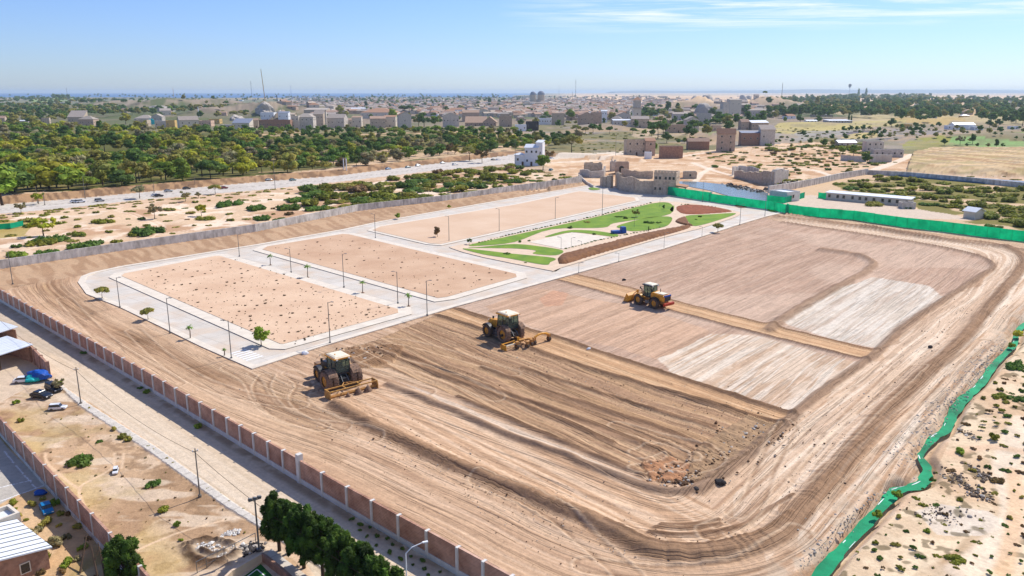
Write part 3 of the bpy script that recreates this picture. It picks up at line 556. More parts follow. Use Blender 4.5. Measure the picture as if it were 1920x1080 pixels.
# ---------------------------------------------------------------- mesh collector
class MB:
    def __init__(s): s.v = []; s.f = []; s.m = []; s.mats = []
    def mi(s, m):
        m = MATS[m] if isinstance(m, str) else m
        if m not in s.mats: s.mats.append(m)
        return s.mats.index(m)
    def add(s, vs, fs, m):
        k = len(s.v); s.v += [tuple(a) for a in vs]; i = s.mi(m)
        for f in fs: s.f.append(tuple(a+k for a in f)); s.m.append(i)
    def box(s, c, d, m, rz=0, ry=0, rx=0, taper=1.0):
        M = Matrix.Translation(c) @ Matrix.Rotation(rz, 4, 'Z') @ Matrix.Rotation(ry, 4, 'Y') @ Matrix.Rotation(rx, 4, 'X')
        vs = []
        for z in (-1, 1):
            t = taper if z > 0 else 1
            for x, y in ((-1, -1), (1, -1), (1, 1), (-1, 1)): vs.append(M @ Vector((x*d[0]/2*t, y*d[1]/2*t, z*d[2]/2)))
        s.add(vs, [(3, 2, 1, 0), (4, 5, 6, 7), (0, 1, 5, 4), (1, 2, 6, 5), (2, 3, 7, 6), (3, 0, 4, 7)], m)
    def bar(s, a, b, r, m, n=6, r2=None):
        a = Vector(a); b = Vector(b); r2 = r if r2 is None else r2
        q = (b-a).to_track_quat('Z', 'Y'); L = (b-a).length; vs = []
        for z, rr in ((0, r), (L, r2)):
            for i in range(n): t = 2*math.pi*i/n; vs.append(a+q @ Vector((rr*math.cos(t), rr*math.sin(t), z)))
        fs = [(i, (i+1) % n, n+(i+1) % n, n+i) for i in range(n)]+[tuple(range(n))[::-1], tuple(range(n, 2*n))]
        s.add(vs, fs, m)
    def lathe(s, c, prof, m, axis='Z', n=20, cap=True):
        c = Vector(c); vs = []; A = {'Z': Matrix.Identity(3), 'Y': Matrix.Rotation(R(-90), 3, 'X'), 'X': Matrix.Rotation(R(90), 3, 'Y')}[axis]
        for r, h in prof:
            for i in range(n): t = 2*math.pi*i/n; vs.append(c+A @ Vector((r*math.cos(t), r*math.sin(t), h)))
        fs = []
        for j in range(len(prof)-1):
            for i in range(n): fs.append((j*n+i, j*n+(i+1) % n, (j+1)*n+(i+1) % n, (j+1)*n+i))
        if cap: fs += [tuple(range(n))[::-1], tuple(range((len(prof)-1)*n, len(prof)*n))]
        s.add(vs, fs, m)
    def prism(s, pts, z0, z1, m, mtop=None):
        """vertical prism on a polygon of xy (or xyz-free) points"""
        pts = [tuple(p) for p in pts]
        area = sum(pts[i][0]*pts[(i+1) % len(pts)][1]-pts[(i+1) % len(pts)][0]*pts[i][1] for i in range(len(pts)))
        if area < 0: pts = pts[::-1]
        n = len(pts); vs = [(x, y, z0) for x, y in pts]+[(x, y, z1) for x, y in pts]
        s.add(vs, [(i, (i+1) % n, n+(i+1) % n, n+i) for i in range(n)], m)
        s.add(vs[n:], [tuple(range(n))], mtop or m)
    def extr(s, prof, y0, y1, m, M=None):
        """profile in xz extruded along y"""
        n = len(prof); vs = [(x, y0, z) for x, z in prof]+[(x, y1, z) for x, z in prof]
        if M is not None: vs = [M @ Vector(v) for v in vs]
        s.add(vs, [(i, (i+1) % n, n+(i+1) % n, n+i) for i in range(n)]+[tuple(range(n))[::-1], tuple(range(n, 2*n))], m)
    def build(s, name, parent=None, smooth_=False, bevel=0, loc=None, rz=0):
        me = bpy.data.meshes.new(name); me.from_pydata(s.v, [], s.f)
        for m in s.mats: me.materials.append(m)
        me.polygons.foreach_set('material_index', s.m); 
        import bmesh
        bm = bmesh.new(); bm.from_mesh(me); bmesh.ops.recalc_face_normals(bm, faces=bm.faces)
        if bevel:
            bmesh.ops.remove_doubles(bm, verts=bm.verts, dist=1e-4)
            bmesh.ops.bevel(bm, geom=[e for e in bm.edges if len(e.link_faces) == 2 and e.calc_face_angle(0) > .6], offset=bevel, segments=1, affect='EDGES')
        bmesh.ops.triangulate(bm, faces=[f for f in bm.faces if len(f.verts) > 4])
        bm.to_mesh(me); bm.free()
        if smooth_: me.polygons.foreach_set('use_smooth', np.ones(len(me.polygons), bool))
        me.update()
        return addobj(name, me, parent, loc, rz)
# ---------------------------------------------------------------- materials
mat('concrete', lin(212, 204, 192)*.9, .9, .06, .35, bump=.01, bscale=3)
mat('pave', lin(222, 210, 192)*.92, .9, .07, .6)
mat('kerb', lin(196, 186, 170)*.8, .9, .1, 1.5)
mat('lot_sand', lin(226, 194, 162)*.88, .95, .09, .12, bump=.1, bscale=1.2, col2=lin(208, 172, 140)*.88)
mat('lot_sand2', lin(214, 180, 148)*.88, .95, .1, .1, bump=.1, bscale=1.2, col2=lin(192, 154, 122)*.88)
mat('lot_pale', lin(224, 194, 164)*.84, .95, .06, .08, bump=.03, bscale=1.0, col2=lin(212, 178, 146)*.84)
mat('lawn', lin(130, 156, 44)*.88, .95, .2, .25, bump=.05, bscale=6, col2=lin(92, 130, 34)*.88)
mat('path_sand', lin(226, 200, 172)*.85, .95, .07, .5)
mat('red_soil', lin(150, 84, 54)*.9, .95, .18, .8, bump=.2, bscale=1.5)
mat('slope_soil', lin(150, 104, 66)*.85, .95, .2, .9, bump=.35, bscale=.9, col2=lin(104, 66, 42)*.85)
mat('grey_wall', lin(232, 226, 216)*.98, .95, .12, .8, bump=.02, bscale=4, col2=lin(166, 158, 148)*.85, stretch=(1, 1, .4))
mat('brick', lin(200, 158, 136)*.9, .95, .18, .7, bump=.03, bscale=9, col2=lin(150, 108, 88)*.9)
mat('brick_dark', lin(172, 132, 110)*.9, .95, .2, 1.5, bump=.03, bscale=6)
mat('white_conc', lin(226, 222, 214)*.85, .9, .08, 1.2)
mat('stone', lin(216, 198, 174)*.9, .95, .14, 1.2, bump=.06, bscale=3, col2=lin(168, 148, 128)*.9)
mat('stone_grey', lin(206, 196, 184)*.9, .95, .14, 1.0, bump=.08, bscale=2.5)
mat('stone_pink', lin(196, 170, 148)*.9, .95, .14, 1.0, bump=.06, bscale=2.5)
mat('plaster', lin(214, 202, 184)*.95, .9, .06, .6)
mat('plaster_pink', lin(208, 176, 152)*.95, .9, .08, .6)
mat('plaster_yellow', lin(224, 186, 116)*.8, .9, .08, .6)
mat('white', lin(236, 238, 240)*.88, .7, .03, 1)
mat('roof_grey', lin(168, 156, 144), .95, .14, 1.5, bump=.05, bscale=5, objvar=.12)
mat('roof_brown', lin(172, 144, 122), .95, .14, 1.5, bump=.05, bscale=5, objvar=.12)
mat('roof_slate', lin(128, 134, 150)*1.0, .7, .1, 1.5)
mat('roof_tile', lin(180, 138, 110)*.85, .95, .12, 2, bump=.03, bscale=8)
mat('sheet_white', lin(232, 236, 240)*.85, .45, .04, .5, metal=.0)
mat('window_dark', lin(46, 50, 56)*.6, .25, .1, 1, spec=.6)
mat('door_wood', lin(96, 72, 56), .8, .15, 3)
mat('mesh_green', lin(48, 226, 180), .6, .12, .4, col2=lin(22, 190, 148))
mat('metal_grey', lin(150, 152, 152)*.6, .5, .1, 3, metal=.6)
mat('pole_conc', lin(150, 144, 134)*.6, .9, .1, 3)
mat('wood_dark', lin(84, 62, 46), .9, .2, 3)
mat('tarp_cyan', lin(40, 200, 200)*.8, .6, .12, .8)
mat('tarp_blue', lin(24, 92, 190)*.8, .45, .15, .8)
mat('rock', lin(196, 186, 174)*.85, .95, .25, 1.5, bump=.05, bscale=6)
mat('rock_dark', lin(86, 80, 78)*.6, .95, .25, 1.5, bump=.05, bscale=6)
mat('soil_clod', lin(120, 90, 64)*.7, .95, .25, 2)
mat('turf', lin(38, 110, 40)*.8, .95, .15, .8)
mat('paint_white', lin(240, 240, 240)*.85, .8, .03, 3)
mat('blue_paint', lin(28, 84, 170)*.8, .35, .06, 3)
def water_mat(name, c, c2, rough, scale):
    m = mat(name, c, rough, .1, scale, col2=c2, bump=.05, bscale=1.4, spec=.12 if name == 'green_water' else .5, coord='Object')
water_mat('green_water', lin(0, 182, 122)*.85, lin(0, 108, 70)*.7, .7, .22)
water_mat('grey_water', lin(128, 136, 128)*.7, lin(100, 118, 112)*.7, .18, .3)
water_mat('blue_water', lin(70, 120, 160)*.7, lin(56, 100, 140)*.7, .2, .2)
def wpoly(px): return [tuple(p) for p in W(px)]
def inset(P, d):
    P = np.array(P); n = len(P); area = sum(P[i][0]*P[(i+1) % n][1]-P[(i+1) % n][0]*P[i][1] for i in range(n)); sg = 1 if area > 0 else -1
    out = []
    for i in range(n):
        a = P[i]-P[i-1]; b = P[(i+1) % n]-P[i]; a = a/(np.linalg.norm(a)+1e-9); b = b/(np.linalg.norm(b)+1e-9)
        na = np.array([-a[1], a[0]])*sg; nb = np.array([-b[1], b[0]])*sg; h = na+nb; h = h/(np.linalg.norm(h)+1e-9); k = max(.5, h @ na)
        out.append(P[i]+h*d/k)
    return np.array(out)
def sheet(name, px, z0, z1, m, mt=None, kind='structure', edge=None, world=False):
    P = px if world else W(px)
    b = MB(); b.prism(P, z0, z1, m, mt); o = b.build(name); tag(o, kind=kind); return o
def rim(name, P, w, z0, z1, m):
    """closed kerb ring"""
    A = np.array(P); B = inset(P, w); b = MB(); n = len(A)
    for i in range(n):
        j = (i+1) % n; b.add([(*A[i], z0), (*A[j], z0), (*B[j], z0), (*B[i], z0), (*A[i], z1), (*A[j], z1), (*B[j], z1), (*B[i], z1)], [(4, 5, 6, 7), (0, 1, 5, 4), (2, 3, 7, 6)], m)
    return tag(b.build(name), kind='structure')
# ---------------------------------------------------------------- estate roads, blocks and park
rp = W(P_ROAD)
sheet('road', rp, -.35, .0, 'kerb', 'concrete', world=True)
rim('pavement', rp, 1.1, -.3, .13, 'pave')
B1 = [(204, 521), (214, 513), (398, 478), (425, 477), (770, 578), (772, 590), (535, 656), (505, 655)]
B2 = [(474, 470), (488, 462), (640, 437), (664, 438), (985, 513), (988, 522), (852, 562), (815, 567)]
B3 = [(688, 433), (706, 425), (960, 384), (1085, 358), (1196, 371), (1200, 377), (960, 432), (828, 461), (800, 459)]
for P_, lm, ins in ((B1, 'lot_sand', 2.2), (B2, 'lot_sand2', 2.0), (B3, 'lot_pale', 1.3)):
    Pw = W(P_)
    sheet('pavement', Pw, -.1, .13, 'kerb', 'pave', world=True)
    sheet('bare_lot', inset(Pw, ins), .1, .18, 'kerb', lm, world=True)
def lot_relief(): pass
PK = [(848, 467), (856, 461), (955, 442), (1135, 401), (1222, 379), (1262, 379), (1330, 386), (1378, 396), (1388, 402), (1372, 410), (1310, 430), (1240, 447), (1052, 503), (1043, 509), (1020, 506), (905, 483)]
PKw = smooth(W(PK), 2, True)
sheet('park_path', PKw, -.1, .14, 'kerb', 'path_sand', world=True)
GR = [[(882, 460), (960, 443), (1135, 404), (1225, 382), (1258, 383), (1257, 402), (1200, 412), (1150, 420), (1130, 428), (1035, 431), (965, 455), (900, 462)],
      [(880, 466), (905, 464), (962, 459), (1010, 463), (1055, 471), (1042, 480), (1000, 477), (1004, 471), (960, 467)],
      [(868, 467), (960, 477), (1038, 485), (1032, 493), (1020, 498), (955, 486), (905, 478)],
      [(1024, 444), (1066, 433), (1115, 434), (1158, 441), (1150, 445), (1110, 440), (1070, 437), (1032, 445)],
      [(1157, 425), (1185, 416), (1222, 408), (1258, 408), (1256, 420), (1240, 428), (1190, 435), (1165, 430)],
      [(1286, 406), (1330, 403), (1380, 401), (1350, 413), (1305, 425), (1292, 418)],
      [(1256, 394), (1264, 386), (1262, 398)]]
for g in GR:
    o = sheet('grass', smooth(W(g), 4, True), .1, .2, 'kerb', 'lawn', world=True, kind='structure')
sheet('sports_pad', [(992, 455), (1072, 437), (1143, 446), (1056, 468)], .1, .19, 'kerb', 'pave')
sheet('grass', smooth(W([(1103, 354), (1112, 352), (1126, 355), (1112, 357)]), 4, True), 0, .15, 'kerb', 'lawn', world=True)
sheet('grass', smooth(W([(1377, 386), (1388, 385), (1401, 389), (1388, 390)]), 4, True), 0, .15, 'kerb', 'slope_soil', world=True)
sheet('grass', smooth(W([(1438, 394), (1445, 393), (1461, 396), (1448, 398)]), 4, True), 0, .15, 'kerb', 'lawn', world=True)
def mound(name, px, h, m, label=None, cat=None, res=26, z0=.14, flat=.25, kind='structure', seed=0):
    P = smooth(W(px), 4, True); x0, y0 = P.min(0); x1, y1 = P.max(0)
    xs = np.linspace(x0, x1, res*2); ys = np.linspace(y0, y1, res); X, Y = np.meshgrid(xs, ys); x = X.ravel(); y = Y.ravel()
    ins = inpoly(x, y, P); d, _ = pdist(x, y, np.vstack([P, P[:1]])); d = np.abs(d)*ins
    z = z0-.05+h*np.clip(d/max(d.max()*flat, .01), 0, 1)**.8*(.8+.4*fbm(x/2, y/2, 3, seed)); z = np.where(ins, z, z0-.3)
    idx = np.arange(x.size).reshape(X.shape); q = np.stack([idx[:-1, :-1], idx[:-1, 1:], idx[1:, 1:], idx[1:, :-1]], -1).reshape(-1, 4)
    q = q[ins[q].any(1)]; me = bpy.data.meshes.new(name); me.from_pydata(np.stack([x, y, z], -1).tolist(), [], q.tolist()); me.materials.append(MATS[m])
    me.polygons.foreach_set('use_smooth', np.ones(len(me.polygons), bool)); o = addobj(name, me); tag(o, label, cat, kind=None if label else kind); return o
mound('soil_bank', [(1270, 387), (1300, 385), (1345, 390), (1374, 397), (1340, 401), (1290, 403), (1270, 397)], .45, 'red_soil', 'mound of dark red soil beside the park lawn', 'soil mound', seed=3)
mound('soil_bank', [(1046, 493), (1052, 481), (1110, 466), (1200, 443), (1285, 426), (1291, 429), (1230, 447), (1120, 478), (1060, 496)], .8, 'slope_soil', 'long brown earth bank along the front edge of the park', 'soil bank', res=34, seed=4)
mound('soil_bank', [(1266, 415), (1285, 408), (1292, 420), (1300, 425), (1275, 421)], .5, 'slope_soil', 'small patch of bare brown soil between two park lawns', 'soil mound', seed=5)
# road markings: zebra and stop lines near the lower corner of block 1
mk = MB()
for i in range(6):
    a = G0(447+i*6, 659+i*2.5); mk.box((a[0], a[1], .004), (.35, 2.6, .008), 'paint_white', R(-40))
tag(mk.build('road_marking'), kind='structure')
# ---------------------------------------------------------------- water
def ribbon(name, P, ws, z, m, kind='structure'):
    n = len(P); t = np.gradient(P, axis=0); t /= np.linalg.norm(t, axis=1)[:, None]; nn = np.stack([-t[:, 1], t[:, 0]], 1); vs = []; ks = (-1, -.5, 0, .5, 1)
    for i in range(n):
        for k in ks:
            jit = 1+(vn(i*.7, 0*i, 8)-.5)*.5*abs(k); vs.append((*(P[i]+nn[i]*ws[i]*k*jit), z))
    fs = [(i*5+j, i*5+j+1, (i+1)*5+j+1, (i+1)*5+j) for i in range(n-1) for j in range(4)]
    b = MB(); b.add(vs, fs, m); return tag(b.build(name), kind=kind)
mps = [dep((*G0(*p), 0))/FPX for p in STREAM_PX]
wsv = np.interp(np.linspace(0, 1, len(STREAM)), np.linspace(0, 1, len(STREAM_W)), [w*.5*m*.66 for w, m in zip(STREAM_W, mps)])
ribbon('stream_water', STREAM, wsv+.12, -.35, 'green_water')
foam = MB()
for k in range(16):
    i = int(rng.integers(4, len(STREAM)-8)); sgn = -1 if rng.random() < .85 else 1
    t = STREAM[i+1]-STREAM[i]; t = t/np.linalg.norm(t); nn = np.array([-t[1], t[0]]); c = STREAM[i]+nn*sgn*wsv[i]*rng.uniform(.75, 1.0)
    L = rng.uniform(.3, 1.2); w = rng.uniform(.02, .06); pts = [c+t*L*math.cos(a)+nn*w*math.sin(a)*rng.uniform(.6, 1.3) for a in np.linspace(0, 6.28, 9)[:-1]]
    foam.add([(*p, -.345) for p in pts], [tuple(range(8))], 'white')
tag(foam.build('water_foam'), kind='stuff')
sheet('pond_water', smooth(W([(1262, 342), (1300, 341), (1345, 345), (1400, 352), (1440, 363), (1434, 380), (1380, 372), (1332, 358), (1300, 352)]), 2, True), -.2, .16, 'grey_water', world=True)
sheet('canal_water', W([(1640, 326), (1700, 325), (1800, 333), (1960, 345), (2100, 352), (2100, 362), (1960, 354), (1800, 341), (1700, 332)]), -.1, .5, 'blue_water', world=True)
# ---------------------------------------------------------------- walls and fences
def wall_run(px, h, t, m, name, label, cat, cap=None, post=None, postm='white_conc', base=None, z0=-.3, partname='wall_panel', postw=.3, postd=.12, jit=0, follow=True, basem='white_conc', capm=None, tall=()):
    P = [Vector((*G0(*p), 0)) for p in px]
    if follow: P = [Vector((p.x, p.y, tz(p.x, p.y) if p.y > 330 else 0)) for p in P]
    root = empty(name, P[0], 0, label, cat); Mi = Matrix.Translation(-P[0])
    b = MB(); bb = MB(); cb = MB(); pts = []
    tot = sum((P[i+1]-P[i]).length for i in range(len(P)-1))
    for i in range(len(P)-1):
        a = Mi @ P[i]; c = Mi @ P[i+1]; d = c-a; L = d.length; rz = math.atan2(d.y, d.x); n = max(1, round(L/(post or 6)))
        for k in range(n):
            p0 = a+d*(k/n); p1 = a+d*((k+1)/n); mid = (p0+p1)/2; hh = h+jit*(rng.random()-.5)
            b.box((mid.x, mid.y, mid.z+(hh+z0)/2), (L/n+.01, t, hh-z0), m, rz)
            if base: bb.box((mid.x, mid.y, mid.z+(base+z0)/2), (L/n+.02, t+.14, base-z0), basem, rz)
            if cap: cb.box((mid.x, mid.y, mid.z+hh+cap/2), (L/n+.02, t+.1, cap), capm or basem, rz)
            pts.append((p0, rz))
    pts.append((Mi @ P[-1], rz))
    b.build(partname, root)
    if base: bb.build('plinth', root)
    if cap: cb.build('coping', root)
    if post:
        tl_ = [min(range(len(pts)), key=lambda j: (Vector(pts[j][0])+P[0]-Vector((*G0(*t_), 0))).length) for t_ in tall]
        for k, (p, rz) in enumerate(pts[:100]):
            q = MB(); big = k in tl_; w = postw*(2.0 if big else 1); q.box((0, 0, (h+z0)/2+(.35 if big else .03)), (w, t+postd*2*(1.4 if big else 1), h-z0+(.45 if big else .06)), postm); o = q.build('post', root, loc=p, rz=rz)
    return root
WALLB = [(-330, 385), (-200, 456), (0, 564), (125, 638), (253, 714), (430, 822), (564, 904), (654, 958), (750, 1014), (860, 1077), (960, 1134), (1060, 1190)]
wall_run(WALLB, 2.35, .2, 'brick', 'brick_wall', 'long red brick wall with white posts and plinth beside the dirt road', 'wall', post=3.1, base=.5, postw=.24, jit=.1, tall=((562, 900),))
wall_run([(-120, 700), (0, 813), (90, 914), (179, 1010), (213, 1048), (300, 1150), (380, 1260)], 2.3, .2, 'brick', 'brick_wall', 'dark brick wall between the waste plot and the sunken yard, bottom left', 'wall', post=3.2, base=.4, postm='grey_wall', basem='grey_wall', postw=.22, postd=.05)
wall_run([(-160, 546), (0, 514), (212, 481), (480, 441), (672, 401), (830, 383), (960, 363), (1060, 349), (1090, 343)], 2.9, .25, 'grey_wall', 'concrete_wall', 'long weathered grey concrete wall between the scrub and the estate', 'wall', post=9, postm='grey_wall', postw=.3, postd=.03, partname='wall_panel')
wall_run([(1085, 331), (1100, 345), (1112, 352)], 1.0, .3, 'grey_wall', 'concrete_wall', 'short low end of the grey wall sloping down to the turning circle', 'wall')
def green_fence(px, h, label, n=3.0):
    return wall_run(px, h, .012, 'mesh_green', 'mesh_fence', label, 'fence', post=n, postm='mesh_green', postw=.07, postd=.04, partname='netting', z0=-.05, jit=.12)
green_fence([(1252, 366), (1332, 378)], 3.1, 'straight green mesh fence panel between the stone gatehouse and the concrete post')
green_fence([(1332.5, 378), (1380, 385), (1440, 393), (1475, 400), (1535, 407), (1600, 412), (1700, 427), (1765, 434), (1850, 445), (1920, 453), (2010, 466), (2100, 480)], 2.7, 'long bright green mesh fence along the far edge of the building site')
wall_run([(1475, 399), (1478, 401)], 2.9, .3, 'mesh_green', 'fence_pier', 'green padded pier where the mesh fence bends', 'pier')
green_fence([(1534, 371), (1556, 374)], 2.0, 'short green mesh fence at the end of the long white shed')
wall_run([(1332, 377), (1333.5, 377.3)], 3.3, .5, 'grey_wall', 'fence_pier', 'grey concrete post at the end of the straight green fence panel', 'post')
green_fence([(-12, 431), (20, 428), (44, 423)], 1.4, 'green mesh screen in the scrub at the left edge')
wall_run([(1440, 362), (1480, 356), (1530, 346), (1575, 336), (1626, 327)], 2.6, .5, 'grey_wall', 'retaining_wall', 'grey block retaining wall climbing behind the white pump house', 'wall')
wall_run([(1626, 327), (1700, 331), (1790, 339), (1920, 352), (2080, 366)], 2.0, .5, 'grey_wall', 'retaining_wall', 'blue-grey canal wall behind the dense scrub', 'wall')
wall_run([(1576, 301), (1600, 303), (1624, 304)], 3.0, .4, 'stone_grey', 'stone_wall', 'dark stone yard wall left of the concrete frame house', 'wall')
wall_run([(92, 709), (58, 672)], 2.2, .25, 'brick', 'brick_wall', 'short brick wall between the open shed and the dirt road', 'wall', post=3, postm='brick_dark', postw=.3)
# stream-side and court fences
sheet('sports_turf', W([(425, 1105), (489, 1058), (528, 1098), (620, 1200), (480, 1200)]), -.1, .03, 'kerb', 'turf', world=True)
lm = MB()
for a, c in (((455, 1088), (482, 1068)), ((482, 1068), (510, 1092)), ((510, 1092), (560, 1140))):
    p = Vector((*G0(*a), .035)); q = Vector((*G0(*c), .035)); d = q-p; lm.box(((p+q)/2), (d.length, .09, .006), 'paint_white', math.atan2(d.y, d.x))
tag(lm.build('court_line'), kind='structure')
sheet('pavement', W([(500, 1041), (509, 1031), (600, 1100), (700, 1190), (660, 1190), (560, 1095)]), -.1, .12, 'kerb', 'concrete', world=True)
wall_run([(380, 1140), (435, 1085), (492, 1052)], .7, .2, 'path_sand', 'court_wall', 'low tan kerb wall on the left of the green pitch', 'wall', z0=-.2)
wall_run([(493, 1052), (530, 1080), (570, 1118), (650, 1190)], .7, .2, 'brick_dark', 'court_wall', 'low brick wall on the right of the green pitch', 'wall', z0=-.2)
fn = [(370, 1075), (388, 1066), (442, 1040), (480, 1020)]
rt = empty('wire_fence', (*G0(*fn[0]), 0), 0, 'thin silver rail fence beside the muddy hollow', 'fence'); o0 = Vector((*G0(*fn[0]), 0)); b = MB()
for i in range(len(fn)-1):
    p = Vector((*G0(*fn[i]), 0))-o0; q = Vector((*G0(*fn[i+1]), 0))-o0
    b.bar(p+Vector((0, 0, 1.0)), q+Vector((0, 0, 1.0)), .03, 'metal_grey'); b.bar(p+Vector((0, 0, .4)), q+Vector((0, 0, .4)), .015, 'metal_grey')
b.build('rail', rt)
for f in fn:
    b = MB(); b.bar((0, 0, -.1), (0, 0, 1.02), .035, 'metal_grey'); b.build('post', rt, loc=Vector((*G0(*f), 0))-o0)

# netting lets light through
t = MATS['mesh_green'].node_tree; b_ = t.nodes['Principled BSDF']; tr = t.nodes.new('ShaderNodeBsdfTranslucent'); ms = t.nodes.new('ShaderNodeMixShader'); ms.inputs[0].default_value = .62
src = b_.inputs['Base Color'].links[0].from_socket; t.links.new(src, tr.inputs[0]); t.links.new(b_.outputs[0], ms.inputs[1]); t.links.new(tr.outputs[0], ms.inputs[2])
t.links.new(ms.outputs[0], [n_ for n_ in t.nodes if n_.type == 'OUTPUT_MATERIAL'][0].inputs['Surface'])

# cast slabs and drifted sand on the estate roads
t = MATS['concrete'].node_tree; b_ = t.nodes['Principled BSDF']; src = b_.inputs['Base Color'].links[0].from_socket
ge = t.nodes.new('ShaderNodeNewGeometry'); mp_ = t.nodes.new('ShaderNodeMapping'); mp_.inputs['Rotation'].default_value = (0, 0, -math.atan2(*(lambda a, c: (c[1]-a[1], c[0]-a[0]))(G0(605, 650), G0(1435, 407)))); t.links.new(ge.outputs['Position'], mp_.inputs[0])
br = t.nodes.new('ShaderNodeTexBrick'); br.offset = 0; br.inputs['Scale'].default_value = 1; br.inputs['Brick Width'].default_value = 3.6; br.inputs['Row Height'].default_value = 3.6; br.inputs['Mortar Size'].default_value = .035
br.inputs['Color1'].default_value = (1, 1, 1, 1); br.inputs['Color2'].default_value = (.93, .92, .9, 1); br.inputs['Mortar'].default_value = (.62, .58, .54, 1); t.links.new(mp_.outputs[0], br.inputs['Vector'])
mu = N(t, 'ShaderNodeMix', _data_type='RGBA', _blend_type='MULTIPLY', Factor=1.0); t.links.new(src, mu.inputs[6]); t.links.new(br.outputs['Color'], mu.inputs[7])
n_ = N(t, 'ShaderNodeTexNoise', Scale=.16, Detail=7, Roughness=.65); t.links.new(ge.outputs['Position'], n_.inputs['Vector']); r_ = N(t, 'ShaderNodeMapRange'); r_.inputs['From Min'].default_value = .46; r_.inputs['From Max'].default_value = .72; r_.inputs['To Max'].default_value = .75; t.links.new(n_.outputs['Fac'], r_.inputs['Value'])
m2_ = N(t, 'ShaderNodeMix', _data_type='RGBA'); t.links.new(r_.outputs[0], m2_.inputs['Factor']); t.links.new(mu.outputs[2], m2_.inputs[6]); m2_.inputs[7].default_value = (*lin(212, 184, 154)*.85, 1); t.links.new(m2_.outputs[2], b_.inputs['Base Color'])

# brick courses on the long walls
t = MATS['brick'].node_tree; b_ = t.nodes['Principled BSDF']; src = b_.inputs['Base Color'].links[0].from_socket
ge = t.nodes.new('ShaderNodeNewGeometry'); sp_ = t.nodes.new('ShaderNodeSeparateXYZ'); t.links.new(ge.outputs['Position'], sp_.inputs[0])
mx_ = N(t, 'ShaderNodeMath', _operation='MULTIPLY'); mx_.inputs[1].default_value = .69; t.links.new(sp_.outputs[0], mx_.inputs[0])
my_ = N(t, 'ShaderNodeMath', _operation='MULTIPLY_ADD'); my_.inputs[1].default_value = -.73; t.links.new(sp_.outputs[1], my_.inputs[0]); t.links.new(mx_.outputs[0], my_.inputs[2])
cb_ = t.nodes.new('ShaderNodeCombineXYZ'); t.links.new(my_.outputs[0], cb_.inputs[0]); t.links.new(sp_.outputs[2], cb_.inputs[1])
br = t.nodes.new('ShaderNodeTexBrick'); br.inputs['Scale'].default_value = 1; br.inputs['Brick Width'].default_value = .34; br.inputs['Row Height'].default_value = .15; br.inputs['Mortar Size'].default_value = .018
br.inputs['Color1'].default_value = (1.05, 1, .96, 1); br.inputs['Color2'].default_value = (.78, .76, .74, 1); br.inputs['Mortar'].default_value = (1.3, 1.45, 1.5, 1); t.links.new(cb_.outputs[0], br.inputs['Vector'])
mu = N(t, 'ShaderNodeMix', _data_type='RGBA', _blend_type='MULTIPLY', Factor=1.0); t.links.new(src, mu.inputs[6]); t.links.new(br.outputs['Color'], mu.inputs[7]); t.links.new(mu.outputs[2], b_.inputs['Base Color'])
# ---------------------------------------------------------------- earth-moving machines and cars
mat('mach_yellow', lin(244, 172, 40)*.95, .5, .12, 2.5, col2=lin(190, 128, 50)*.8, spec=.4)
mat('mach_dusty', lin(206, 150, 84)*.85, .7, .18, 3)
mat('mach_worn', lin(222, 168, 82)*.9, .8, .2, 3, col2=lin(150, 112, 74)*.9)
mat('mach_dark', lin(44, 46, 52)*.8, .5, .15, 3, spec=.4)
mat('mach_cream', lin(236, 226, 200)*.9, .5, .05, 2)
mat('tyre', lin(78, 68, 62)*.9, .95, .2, 4, bump=.02, bscale=14, col2=lin(120, 98, 80)*.7)
mat('tyre_mud', lin(168, 134, 110)*.85, .95, .25, 5, col2=lin(84, 70, 60)*.85)
m_ = mat('cab_glass', lin(120, 140, 132)*.6, .08, .05, 1, spec=.7)
_t = m_.node_tree; _x = _t.nodes.new('ShaderNodeBsdfTransparent'); _m = _t.nodes.new('ShaderNodeMixShader'); _m.inputs[0].default_value = .72; _x.inputs[0].default_value = (.8, .9, .85, 1)
_t.links.new(_t.nodes['Principled BSDF'].outputs[0], _m.inputs[1]); _t.links.new(_x.outputs[0], _m.inputs[2]); _t.links.new(_m.outputs[0], [q for q in _t.nodes if q.type == 'OUTPUT_MATERIAL'][0].inputs['Surface'])
mat('rust', lin(150, 92, 58)*.8, .9, .2, 4)
mat('car_glass', lin(36, 44, 54)*.6, .12, .05, 1, spec=.7)
mat('red_paint', lin(196, 66, 34)*.8, .5, .08, 2)
mat('skin', lin(170, 120, 92)*.8, .7, .04, 3); mat('cloth_blue', lin(30, 96, 200)*.8, .9, .1, 5); mat('hair', lin(40, 32, 28)*.6, .9, .1, 5)
